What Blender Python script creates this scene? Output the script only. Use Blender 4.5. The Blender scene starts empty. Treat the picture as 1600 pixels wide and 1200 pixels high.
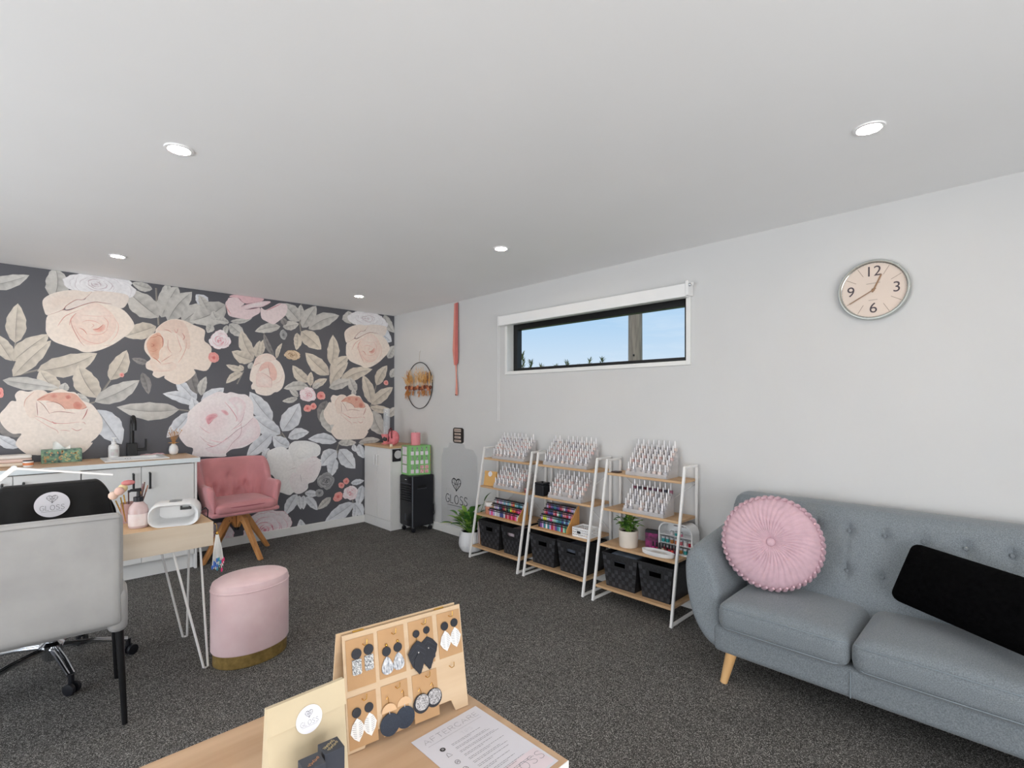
import bpy, bmesh, math, random
from math import sin, cos, pi, radians, sqrt, atan2, hypot
from mathutils import Vector, Matrix
random.seed(7)
SC = bpy.context.scene
COL = SC.collection

# ------------------------------------------------------------------ camera, world, lights, exposure
CAMH = 1.3786
cam_d = bpy.data.cameras.new('camera'); cam = bpy.data.objects.new('camera', cam_d); COL.objects.link(cam)
cam.location = (0, 0, CAMH); cam.rotation_euler = (radians(90), 0, -atan2(.6984, .7157))
cam_d.sensor_width = 36; cam_d.lens = 36 * 781 / 1600; cam_d.shift_y = 27 / 1600; cam_d.clip_start = .02
SC.camera = cam
SC.view_settings.view_transform = 'Standard'; SC.view_settings.look = 'None'
SC.view_settings.gamma = 1; SC.view_settings.use_curve_mapping = False
SC.view_settings.exposure = -0.1

def S(r, g, b):
    f = lambda c: (c / 255) / 12.92 if c / 255 <= .04045 else (((c / 255) + .055) / 1.055) ** 2.4
    return (f(r), f(g), f(b), 1)

world = bpy.data.worlds.new('sky'); SC.world = world; world.use_nodes = True
nt = world.node_tree; nt.nodes.clear()
def N(nt, t, **kw):
    n = nt.nodes.new(t)
    for k, v in kw.items(): setattr(n, k, v)
    return n
wo = N(nt, 'ShaderNodeOutputWorld'); bg = N(nt, 'ShaderNodeBackground'); tc = N(nt, 'ShaderNodeTexCoord')
sep = N(nt, 'ShaderNodeSeparateXYZ'); rp = N(nt, 'ShaderNodeValToRGB'); no = N(nt, 'ShaderNodeTexNoise'); mx = N(nt, 'ShaderNodeMix', data_type='RGBA')
mp = N(nt, 'ShaderNodeMapping'); mp.inputs['Scale'].default_value = (1, 1, 7)
no.inputs['Scale'].default_value = 2.2; no.inputs['Detail'].default_value = 6; no.inputs['Roughness'].default_value = .6
rp.color_ramp.elements[0].position = 0.0; rp.color_ramp.elements[0].color = S(228, 236, 243)
rp.color_ramp.elements[1].position = .6; rp.color_ramp.elements[1].color = S(150, 188, 228)
e = rp.color_ramp.elements.new(.16); e.color = S(176, 209, 238)
cr = N(nt, 'ShaderNodeValToRGB'); cr.color_ramp.elements[0].position = .45; cr.color_ramp.elements[1].position = .72
mul = N(nt, 'ShaderNodeMath', operation='MULTIPLY'); mul.inputs[1].default_value = .55
lk = nt.links.new
lk(tc.outputs['Generated'], sep.inputs[0]); lk(sep.outputs['Z'], rp.inputs[0]); lk(tc.outputs['Generated'], mp.inputs[0]); lk(mp.outputs[0], no.inputs[0])
lk(no.outputs[0], cr.inputs[0]); lk(cr.outputs[0], mul.inputs[0]); lk(mul.outputs[0], mx.inputs['Factor']); lk(rp.outputs[0], mx.inputs['A'])
mx.inputs['B'].default_value = S(240, 244, 248)
lk(mx.outputs['Result'], bg.inputs[0]); bg.inputs[1].default_value = 1.12; lk(bg.outputs[0], wo.inputs[0])

def area(name, loc, rot, sx, sy, power, color=(1, 1, 1)):
    l = bpy.data.lights.new(name, 'AREA'); l.shape = 'RECTANGLE'; l.size = sx; l.size_y = sy; l.energy = power; l.color = color
    o = bpy.data.objects.new(name, l); COL.objects.link(o); o.location = loc; o.rotation_euler = rot
    return o
# daylight entering by the glazed sliding doors behind and to the left of the photographer
area('daylight_front_door', (-.5, -2.12, 1.1), (radians(115), 0, 0), 3.4, 2.0, 125, (1, .985, .965))
area('daylight_left_door', (-2.52, 2.5, 1.1), (radians(105), 0, radians(-90)), 3.4, 2.0, 85, (.93, .965, 1))
sun = bpy.data.lights.new('sun', 'SUN'); sun.energy = 2.2; sun.angle = radians(1); sun.color = (1, .95, .88)
sun_o = bpy.data.objects.new('sun', sun); COL.objects.link(sun_o); sun_o.rotation_euler = Vector((-.5, -.2, .85)).to_track_quat('Z', 'Y').to_euler()

# ------------------------------------------------------------------ materials
MATS = {}
def mat(name, rgb, rough=.5, metal=0., var=.08, scale=8., bump=0., bscale=200., trans=0., ior=1.45, alpha=1., emit=0., sheen=0., coat=0., stretch=(1, 1, 1), rgb2=None, detail=4):
    if name in MATS: return MATS[name]
    m = bpy.data.materials.new(name); m.use_nodes = True; t = m.node_tree; b = t.nodes['Principled BSDF']
    c = S(*rgb)
    tcn = N(t, 'ShaderNodeTexCoord'); mpn = N(t, 'ShaderNodeMapping'); mpn.inputs['Scale'].default_value = stretch
    nz = N(t, 'ShaderNodeTexNoise'); nz.inputs['Scale'].default_value = scale; nz.inputs['Detail'].default_value = detail
    r = N(t, 'ShaderNodeValToRGB'); r.color_ramp.elements[0].position = .3; r.color_ramp.elements[1].position = .7
    if rgb2: r.color_ramp.elements[0].color = S(*rgb2); r.color_ramp.elements[1].color = c
    else:
        r.color_ramp.elements[0].color = tuple(x * (1 - var) for x in c[:3]) + (1,)
        r.color_ramp.elements[1].color = tuple(min(1, x * (1 + var)) for x in c[:3]) + (1,)
    L = t.links.new
    L(tcn.outputs['Object'], mpn.inputs[0]); L(mpn.outputs[0], nz.inputs[0]); L(nz.outputs[0], r.inputs[0]); L(r.outputs[0], b.inputs['Base Color'])
    b.inputs['Roughness'].default_value = rough; b.inputs['Metallic'].default_value = metal
    b.inputs['Transmission Weight'].default_value = trans; b.inputs['IOR'].default_value = ior; b.inputs['Alpha'].default_value = alpha
    b.inputs['Sheen Weight'].default_value = sheen; b.inputs['Sheen Roughness'].default_value = .4; b.inputs['Coat Weight'].default_value = coat
    if emit: b.inputs['Emission Color'].default_value = c; b.inputs['Emission Strength'].default_value = emit
    if bump:
        n2 = N(t, 'ShaderNodeTexNoise'); n2.inputs['Scale'].default_value = bscale; n2.inputs['Detail'].default_value = 3
        bp = N(t, 'ShaderNodeBump'); bp.inputs['Strength'].default_value = bump; bp.inputs['Distance'].default_value = .002
        L(mpn.outputs[0], n2.inputs[0]); L(n2.outputs[0], bp.inputs['Height']); L(bp.outputs[0], b.inputs['Normal'])
    MATS[name] = m; return m

def wood(name, a, b2, axis='x', scale=3., rough=.5):
    """light oak laminate: long soft grain along one axis"""
    st = {'x': (.35, 5, 5), 'y': (5, .35, 5), 'z': (5, 5, .35)}[axis]
    if name in MATS: return MATS[name]
    m = mat(name, a, rough, rgb2=b2, scale=scale, stretch=st, detail=8, bump=.08, bscale=scale * 8)
    return m

def carpet_mat():
    m = bpy.data.materials.new('charcoal carpet'); m.use_nodes = True; t = m.node_tree; b = t.nodes['Principled BSDF']; L = t.links.new
    tcn = N(t, 'ShaderNodeTexCoord'); v1 = N(t, 'ShaderNodeTexVoronoi'); v1.inputs['Scale'].default_value = 380
    n2 = N(t, 'ShaderNodeTexNoise'); n2.inputs['Scale'].default_value = 3.5; n2.inputs['Detail'].default_value = 6; n2.inputs['Roughness'].default_value = .65
    sp = N(t, 'ShaderNodeSeparateColor')
    r = N(t, 'ShaderNodeValToRGB'); r.color_ramp.elements[0].position = .0; r.color_ramp.elements[0].color = S(44, 43, 42)
    r.color_ramp.elements[1].position = 1.; r.color_ramp.elements[1].color = S(190, 187, 183)
    e = r.color_ramp.elements.new(.5); e.color = S(84, 82, 80); e = r.color_ramp.elements.new(.8); e.color = S(122, 120, 117)
    r2 = N(t, 'ShaderNodeValToRGB'); r2.color_ramp.elements[0].position = .3; r2.color_ramp.elements[0].color = (.8, .8, .8, 1); r2.color_ramp.elements[1].position = .7
    mxn = N(t, 'ShaderNodeMix', data_type='RGBA', blend_type='MULTIPLY'); mxn.inputs['Factor'].default_value = 1
    bp = N(t, 'ShaderNodeBump'); bp.inputs['Strength'].default_value = .35; bp.inputs['Distance'].default_value = .003
    L(tcn.outputs['Object'], v1.inputs['Vector']); L(tcn.outputs['Object'], n2.inputs[0]); L(v1.outputs['Color'], sp.inputs[0]); L(sp.outputs[0], r.inputs[0]); L(n2.outputs[0], r2.inputs[0])
    L(r.outputs[0], mxn.inputs['A']); L(r2.outputs[0], mxn.inputs['B']); L(mxn.outputs['Result'], b.inputs['Base Color']); L(sp.outputs[1], bp.inputs['Height']); L(bp.outputs[0], b.inputs['Normal'])
    b.inputs['Roughness'].default_value = .95; b.inputs['Specular IOR Level'].default_value = .1
    return m

def vcol_mat(name, rough=.6):
    m = bpy.data.materials.new(name); m.use_nodes = True; t = m.node_tree; b = t.nodes['Principled BSDF']; L = t.links.new
    a = N(t, 'ShaderNodeAttribute', attribute_name='print'); n1 = N(t, 'ShaderNodeTexNoise'); n1.inputs['Scale'].default_value = 45; n1.inputs['Detail'].default_value = 6
    tcn = N(t, 'ShaderNodeTexCoord'); r = N(t, 'ShaderNodeValToRGB'); r.color_ramp.elements[0].color = (.94, .94, .94, 1); r.color_ramp.elements[0].position = .3; r.color_ramp.elements[1].color = (1.06, 1.06, 1.06, 1); r.color_ramp.elements[1].position = .7
    mxn = N(t, 'ShaderNodeMix', data_type='RGBA', blend_type='MULTIPLY'); mxn.inputs['Factor'].default_value = 1
    L(tcn.outputs['Object'], n1.inputs[0]); L(n1.outputs[0], r.inputs[0]); L(a.outputs['Color'], mxn.inputs['A']); L(r.outputs[0], mxn.inputs['B']); L(mxn.outputs['Result'], b.inputs['Base Color'])
    b.inputs['Roughness'].default_value = rough; b.inputs['Specular IOR Level'].default_value = .4
    return m

WALL = mat('white wall paint', (208, 208, 208), .75, var=.012, scale=3, bump=.03, bscale=160)
CEIL = mat('white ceiling paint', (244, 244, 244), .85, var=.01, scale=2)
TRIM = mat('white trim enamel', (232, 232, 230), .4, var=.01)
WHITEM = mat('white powder-coated metal', (236, 235, 233), .4, var=.02)
WHITEP = mat('white plastic', (238, 238, 238), .3, var=.01)
BLACKM = mat('matt black metal', (18, 18, 20), .38, var=.1)
BLACKP = mat('black plastic', (22, 23, 29), .4, var=.08)
CHROME = mat('chrome', (205, 208, 212), .12, 1., var=.02)
GOLD = mat('polished gold wire', (214, 170, 84), .25, 1., var=.05)
SILVER = mat('silver cap', (222, 220, 222), .3, .45, var=.04)
GLASS = mat('clear glass', (250, 252, 252), .03, trans=1., var=0.)
ACRYL = mat('clear acrylic', (250, 248, 248), .1, trans=.7, var=.01, ior=1.1)
INK = mat('dark grey ink', (60, 60, 64), .6, var=.05)
PAPER = mat('white paper', (214, 212, 219), .7, var=.02, scale=4)
KRAFT = mat('kraft card', (186, 148, 108), .8, var=.06, scale=14, bump=.05)
OAKX = wood('light oak x', (205, 174, 140), (182, 148, 112), 'x')
OAKY = wood('light oak y', (212, 178, 140), (190, 152, 112), 'y')
OAKD = wood('pale washed oak', (224, 210, 192), (206, 188, 166), 'x')
STICK = mat('white sticker', (232, 231, 238), .5, var=.01)

# ------------------------------------------------------------------ mesh helpers
class MB:
    """collects vertices and faces of one part"""
    def __init__(s, origin=(0, 0, 0)): s.v = []; s.f = []; s.o = Vector(origin); s.c = None
    def add(s, vs, fs):
        b = len(s.v); s.v += [tuple(v) for v in vs]; s.f += [tuple(b + i for i in f) for f in fs]; return s
    def box(s, x0, x1, y0, y1, z0, z1, M=None):
        vs = [Vector((x, y, z)) for z in (z0, z1) for y in (y0, y1) for x in (x0, x1)]
        if M: vs = [M @ v for v in vs]
        return s.add(vs, [(0, 2, 3, 1), (4, 5, 7, 6), (0, 1, 5, 4), (2, 6, 7, 3), (0, 4, 6, 2), (1, 3, 7, 5)])
    def bar(s, a, b, w, d=None, up=(0, 0, 1)):
        """rectangular bar from a to b, w across and d along up"""
        a = Vector(a); b = Vector(b); d = d or w; t = (b - a).normalized(); u = Vector(up)
        if abs(t.dot(u)) > .98: u = Vector((1, 0, 0))
        r = t.cross(u).normalized(); u = r.cross(t)
        vs = [p + r * sx * w / 2 + u * sy * d / 2 for p in (a, b) for sx, sy in ((-1, -1), (1, -1), (1, 1), (-1, 1))]
        return s.add(vs, [(3, 2, 1, 0), (4, 5, 6, 7), (0, 1, 5, 4), (1, 2, 6, 5), (2, 3, 7, 6), (3, 0, 4, 7)])
    def tube(s, pts, r, n=8, closed=False, cap=True):
        P = [Vector(p) for p in pts]; k = len(P); R = r if isinstance(r, (list, tuple)) else [r] * k
        vs = []; prev = None
        for i in range(k):
            a = P[i - 1] if (i > 0 or closed) else P[i]; b = P[(i + 1) % k] if (i < k - 1 or closed) else P[i]
            t = (b - a).normalized()
            if prev is None:
                u = Vector((0, 0, 1)) if abs(t.z) < .9 else Vector((1, 0, 0))
                prev = (u - t * u.dot(t)).normalized()
            else:
                q = prev - t * prev.dot(t)
                prev = q.normalized() if q.length > 1e-6 else prev
            w = t.cross(prev)
            for j in range(n):
                a2 = 2 * pi * j / n; vs.append(P[i] + (prev * cos(a2) + w * sin(a2)) * R[i])
        fs = []
        for i in range(k if closed else k - 1):
            for j in range(n):
                i2 = (i + 1) % k; fs.append((i * n + j, i * n + (j + 1) % n, i2 * n + (j + 1) % n, i2 * n + j))
        if cap and not closed:
            fs.append(tuple(range(n - 1, -1, -1))); fs.append(tuple((k - 1) * n + j for j in range(n)))
        return s.add(vs, fs)
    def lathe(s, prof, n=24, c=(0, 0, 0), fn=None, M=None, sx=1, sy=1, cap=True):
        """revolve (r, z) pairs round z; fn(theta, r, z) may change the radius"""
        vs = []; fs = []; c = Vector(c)
        for r, z in prof:
            for j in range(n):
                a = 2 * pi * j / n; q = fn(a, r, z) if fn else r
                v = Vector((q * cos(a) * sx, q * sin(a) * sy, z))
                if M: v = M @ v
                vs.append(v + c)
        k = len(prof)
        for i in range(k - 1):
            for j in range(n): fs.append((i * n + j, i * n + (j + 1) % n, (i + 1) * n + (j + 1) % n, (i + 1) * n + j))
        if cap and prof[0][0] > 1e-3: fs.append(tuple(range(n - 1, -1, -1)))
        if cap and prof[-1][0] > 1e-3: fs.append(tuple((k - 1) * n + j for j in range(n)))
        return s.add(vs, fs)
    def prism(s, poly, t0, t1, fn):
        """extrude a 2D polygon between t0 and t1; fn(u, v, t) gives the point"""
        k = len(poly); vs = [fn(u, v, t) for t in (t0, t1) for u, v in poly]
        fs = [tuple(range(k - 1, -1, -1)), tuple(range(k, 2 * k))] + [(i, (i + 1) % k, k + (i + 1) % k, k + i) for i in range(k)]
        return s.add(vs, fs)
    def soft(s, hx, hy, hz, r, c=(0, 0, 0), dome=0., n=14, M=None, nz=6, puff=0.):
        """a cushion: rounded box with a domed top"""
        c = Vector(c); r = min(r, hx, hy, hz); bm = bmesh.new(); bmesh.ops.create_cube(bm, size=2)
        bmesh.ops.subdivide_edges(bm, edges=bm.edges[:], cuts=n, use_grid_fill=True)
        vs = []
        bm.verts.ensure_lookup_table()
        ww = lambda t: math.copysign(1 - (1 - abs(t)) ** 1.7, t)
        for v in bm.verts:
            p = Vector((ww(v.co.x) * hx, ww(v.co.y) * hy, ww(v.co.z) * hz)); q = Vector((max(-hx + r, min(hx - r, p.x)), max(-hy + r, min(hy - r, p.y)), max(-hz + r, min(hz - r, p.z))))
            d = p - q
            if d.length > 1e-9: p = q + d.normalized() * r
            k = (1 - min(1, abs(p.x / hx)) ** 2) * (1 - min(1, abs(p.y / hy)) ** 2)
            if dome and p.z > 0: p.z += dome * k * (p.z / hz)
            if puff: p.z += puff * k * (p.z / hz)
            if M: p = M @ p
            vs.append(p + c)
        fs = [tuple(v.index for v in f.verts) for f in bm.faces]; bm.free()
        return s.add(vs, fs)
    def ball(s, c, rx, ry=None, rz=None, n=12, M=None):
        ry = ry or rx; rz = rz or rx; prof = [(sin(pi * i / (n // 2)), -cos(pi * i / (n // 2))) for i in range(n // 2 + 1)]
        prof[0] = (0.0001, -1); prof[-1] = (.0001, 1); vs = []; fs = []; c = Vector(c); k = len(prof)
        for r, z in prof:
            for j in range(n):
                v = Vector((r * cos(2 * pi * j / n) * rx, r * sin(2 * pi * j / n) * ry, z * rz))
                if M: v = M @ v
                vs.append(v + c)
        for i in range(k - 1):
            for j in range(n): fs.append((i * n + j, i * n + (j + 1) % n, (i + 1) * n + (j + 1) % n, (i + 1) * n + j))
        return s.add(vs, fs)
    def ribbon(s, pts, w, z=0., fn=None):
        """flat stroke along a 2D polyline; lies in local xy at height z"""
        fn = fn or (lambda u, v: (u, v, z)); k = len(pts); vs = []; fs = []
        for i in range(k):
            a = Vector(pts[max(0, i - 1)]); b = Vector(pts[min(k - 1, i + 1)]); t = (b - a)
            t = t.normalized() if t.length > 1e-9 else Vector((1, 0)); nrm = Vector((-t.y, t.x)) * w / 2; p = Vector(pts[i])
            vs += [fn(*(p + nrm)), fn(*(p - nrm))]
        for i in range(k - 1): fs.append((2 * i, 2 * i + 1, 2 * i + 3, 2 * i + 2))
        return s.add(vs, fs)
    def disc(s, c, r, z=0., n=24, sx=1., fn=None):
        fn = fn or (lambda u, v: (u, v, z))
        return s.add([fn(c[0] + r * sx * cos(2 * pi * i / n), c[1] + r * sin(2 * pi * i / n)) for i in range(n)], [tuple(range(n))])
    def grid(s, nu, nv, fn, flip=False):
        vs = [fn(i / nu, j / nv) for j in range(nv + 1) for i in range(nu + 1)]; w = nu + 1
        fs = [(j * w + i, j * w + i + 1, (j + 1) * w + i + 1, (j + 1) * w + i) for j in range(nv) for i in range(nu)]
        if flip: fs = [f[::-1] for f in fs]
        return s.add(vs, fs)
    def mesh(s, name):
        me = bpy.data.meshes.new(name); me.from_pydata([tuple(Vector(v) - s.o) for v in s.v], [], s.f); me.update(); return me
    def build(s, name, m, parent=None, smooth=True, bevel=0., sharp=35, normals=True):
        me = s.mesh(name)
        if normals:
            bm = bmesh.new(); bm.from_mesh(me); bmesh.ops.recalc_face_normals(bm, faces=bm.faces); bm.to_mesh(me); bm.free()
        me.materials.append(m)
        if smooth: me.polygons.foreach_set('use_smooth', [True] * len(me.polygons)); me.set_sharp_from_angle(angle=radians(sharp))
        o = bpy.data.objects.new(name, me); COL.objects.link(o)
        if parent: o.parent = parent
        elif s.o.length: o.location = s.o
        if bevel:
            bv = o.modifiers.new('edge', 'BEVEL'); bv.width = bevel; bv.segments = 2; bv.limit_method = 'ANGLE'; bv.angle_limit = radians(40)
        return o

def tag(o, label=None, cat=None, group=None, kind=None):
    if label: o['label'] = label
    if cat: o['category'] = cat
    if group: o['group'] = group
    if kind: o['kind'] = kind
    return o
def thing(name, loc, label, cat, group=None, rz=0., M=None):
    o = bpy.data.objects.new(name, None); COL.objects.link(o); o.empty_display_size = .05
    if M is not None: o.matrix_world = Matrix.Translation(loc) @ M.to_4x4()
    else: o.location = loc; o.rotation_euler = (0, 0, rz)
    return tag(o, label, cat, group)
def copy_tree(o, parent=None):
    c = o.copy(); COL.objects.link(c); c.parent = parent
    for ch in o.children: copy_tree(ch, c)
    return c
def struct(name, mb, m, parent=None, **kw):
    o = mb.build(name, m, parent, **kw)
    if not parent: o['kind'] = 'structure'
    return o
# frame of a sign on the window wall: local x to the viewer's right, y up, z out of the wall
RW = Matrix(((0, 0, -1), (-1, 0, 0), (0, 1, 0)))

STROKES = {
 'A': [[(0, 0), (.42, 1), (.84, 0)], [(.16, .36), (.68, .36)]], 'F': [[(.6, 1), (0, 1), (0, 0)], [(0, .52), (.5, .52)]],
 'T': [[(0, 1), (.7, 1)], [(.35, 1), (.35, 0)]], 'E': [[(.6, 1), (0, 1), (0, 0), (.6, 0)], [(0, .52), (.5, .52)]],
 'R': [[(0, 0), (0, 1), (.4, 1), (.56, .92), (.6, .76), (.56, .6), (.4, .5), (0, .5)], [(.36, .5), (.64, 0)]],
 'C': [[(.72, .84), (.6, .96), (.42, 1), (.2, .93), (.05, .74), (0, .5), (.05, .26), (.2, .07), (.42, 0), (.6, .04), (.72, .16)]],
 'G': [[(.7, .86), (.58, .97), (.4, 1), (.2, .93), (.05, .74), (0, .5), (.05, .26), (.2, .07), (.4, 0), (.6, .06), (.72, .2), (.72, .46), (.4, .46)]],
 'L': [[(0, 1), (0, 0), (.58, 0)]], 'O': [[(.4 + .4 * sin(2 * pi * i / 16), .5 + .5 * cos(2 * pi * i / 16)) for i in range(17)]],
 'S': [[(.58, .86), (.46, .97), (.3, 1), (.12, .94), (.03, .8), (.08, .64), (.3, .54), (.5, .44), (.6, .26), (.52, .08), (.3, 0), (.12, .03), (0, .16)]],
 'P': [[(0, 0), (0, 1), (.4, 1), (.56, .9), (.6, .74), (.54, .56), (.4, .48), (0, .48)]], 'I': [[(0, 0), (0, 1)]]}
WID = {'A': .84, 'F': .6, 'T': .7, 'E': .6, 'R': .64, 'C': .72, 'G': .72, 'L': .58, 'O': .8, 'S': .6, 'P': .6, 'I': .02}
def write(mb, text, x, y, h, w, z=0., gap=.28, center=True, fn=None, ax=1.):
    tot = sum(WID[c] for c in text) + gap * (len(text) - 1)
    px = x - (tot * h * ax / 2 if center else 0)
    for c in text:
        for st in STROKES[c]: mb.ribbon([(px + u * h * ax, y + v * h) for u, v in st], w, z, fn)
        px += (WID[c] + gap) * h * ax
def heart(mb, x, y, h, w, z=0., fn=None):
    pts = []
    for i in range(33):
        t = 2 * pi * i / 32; pts.append((x + h * .5 * (16 * sin(t) ** 3) / 17, y + h * .5 * (13 * cos(t) - 5 * cos(2 * t) - 2 * cos(3 * t) - cos(4 * t)) / 17 + .08 * h))
    mb.ribbon(pts, w, z, fn)
    P = lambda a, b: (x + a * h, y + b * h)
    for seg in ([P(-.3, .42), P(-.12, .05), P(0, -.42), P(.12, .05), P(.3, .42)], [P(-.45, .18), P(-.12, .05), P(0, .3), P(.12, .05), P(.45, .18)], [P(0, .3), P(0, -.42)], [P(-.3, .42), P(0, .3), P(.3, .42)], [P(-.3, -.1), P(-.12, .05), P(.12, .05), P(.3, -.1)]):
        mb.ribbon(seg, w * .7, z, fn)
def logo(name, parent, x, y, s, w, m, z=0., fn=None, ax=1., underline=True):
    mb = MB(); heart(mb, x, y + .28 * s, .48 * s, w, z, fn); write(mb, 'GLOSS', x, y - .30 * s, .26 * s, w, z, fn=fn, ax=ax)
    if underline: mb.ribbon([(x - .45 * s, y - .37 * s), (x + .45 * s, y - .37 * s)], w * .6, z, fn)
    return mb.build(name, m, parent, smooth=False, normals=False)

# ------------------------------------------------------------------ the room
XR, YB, ZC = 3.178, 5.28, 2.4
XL, YF = -2.5, -2.1
CARPET = carpet_mat()
struct('floor', MB().box(XL - .15, XR + .15, YF - .15, YB + .15, -.12, 0), CARPET, smooth=False)
struct('ceiling', MB().box(XL - .15, XR + .15, YF - .15, YB + .15, ZC, ZC + .12), CEIL, smooth=False)
wb = struct('wall_back', MB().box(XL - .15, XR + .15, YB, YB + .15, 0, ZC), mat('charcoal wallpaper ground', (90, 90, 96), .42, var=.04, scale=3), smooth=False)
# window wall with its opening
WY0, WY1, WZ0, WZ1 = 1.58, 3.31, 1.652, 2.085
a0, a1, b0, b1 = WY0 - .0305, WY1 + .0305, WZ0 - .0305, WZ1 + .0305
m = MB(); m.box(XR, XR + .15, YF - .15, a0, 0, ZC); m.box(XR, XR + .15, a1, YB, 0, ZC); m.box(XR, XR + .15, a0, a1, 0, b0); m.box(XR, XR + .15, a0, a1, b1, ZC)
struct('wall_right', m, WALL, smooth=False)
# glazed sliding doors stand in these two walls, out of the picture
m = MB(); m.box(XL - .15, XL, YF, .7, 0, ZC); m.box(XL - .15, XL, 4.3, YB, 0, ZC); m.box(XL - .15, XL, .7, 4.3, 2.12, ZC)
struct('wall_left', m, WALL, smooth=False)
m = MB(); m.box(XL - .15, -2.3, YF - .15, YF, 0, ZC); m.box(1.3, XR, YF - .15, YF, 0, ZC); m.box(-2.3, 1.3, YF - .15, YF, 2.12, ZC)
struct('wall_front', m, WALL, smooth=False)
struct('baseboard_back', MB().box(1.03, XR, YB - .014, YB, 0, .082), TRIM, smooth=False, bevel=.004)
struct('baseboard_right', MB().box(XR - .014, XR, YF, YB - .014, 0, .082), TRIM, smooth=False, bevel=.004)
for nm, vert in (('door_1', False), ('door_2', True)):     # black sliding-door frames in the two openings
    m = MB()
    if not vert:
        for x in (-2.299, -.53, 1.249): m.box(x, x + .05, YF - .14, YF - .09, 0, 2.119)
        m.box(-2.249, 1.249, YF - .14, YF - .09, 2.069, 2.119); m.box(-2.249, 1.249, YF - .14, YF - .09, 0, .04)
    else:
        for y in (.701, 2.475, 4.249): m.box(XL - .14, XL - .09, y, y + .05, 0, 2.119)
        m.box(XL - .14, XL - .09, .751, 4.249, 2.069, 2.119); m.box(XL - .14, XL - .09, .751, 4.249, 0, .04)
    struct(nm, m, BLACKM, smooth=False)
# window: reveal lining, black aluminium frame, pane
w = bpy.data.objects.new('window_1', None); COL.objects.link(w); w.location = (XR, (WY0 + WY1) / 2, WZ0); w['kind'] = 'structure'
o3 = (XR, (WY0 + WY1) / 2, WZ0)
def frame_boxes(m, x0, x1, y0, y1, z0, z1, ty, tz0, tz1):
    m.box(x0, x1, y0, y0 + ty, z0, z1); m.box(x0, x1, y1 - ty, y1, z0, z1); m.box(x0, x1, y0 + ty, y1 - ty, z0, z0 + tz0); m.box(x0, x1, y0 + ty, y1 - ty, z1 - tz1, z1); return m
frame_boxes(MB(o3), XR - .012, XR + .14, WY0 - .03, WY1 + .03, WZ0 - .03, WZ1 + .03, .03, .03, .03).build('window_lining', TRIM, w, smooth=False, bevel=.002)
frame_boxes(MB(o3), XR + .07, XR + .13, WY0 + .0005, WY1 - .0005, WZ0 + .0005, WZ1 - .0005, .05, .03, .05).build('window_frame', BLACKM, w, smooth=False, bevel=.002)
m = MB(o3).box(XR + .097, XR + .103, WY0 + .05, WY1 - .05, WZ0 + .03, WZ1 - .05)
PANE = mat('window glass', (250, 253, 255), .0, trans=1., var=0., ior=1.01); m.build('pane', PANE, w, smooth=False)

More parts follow.
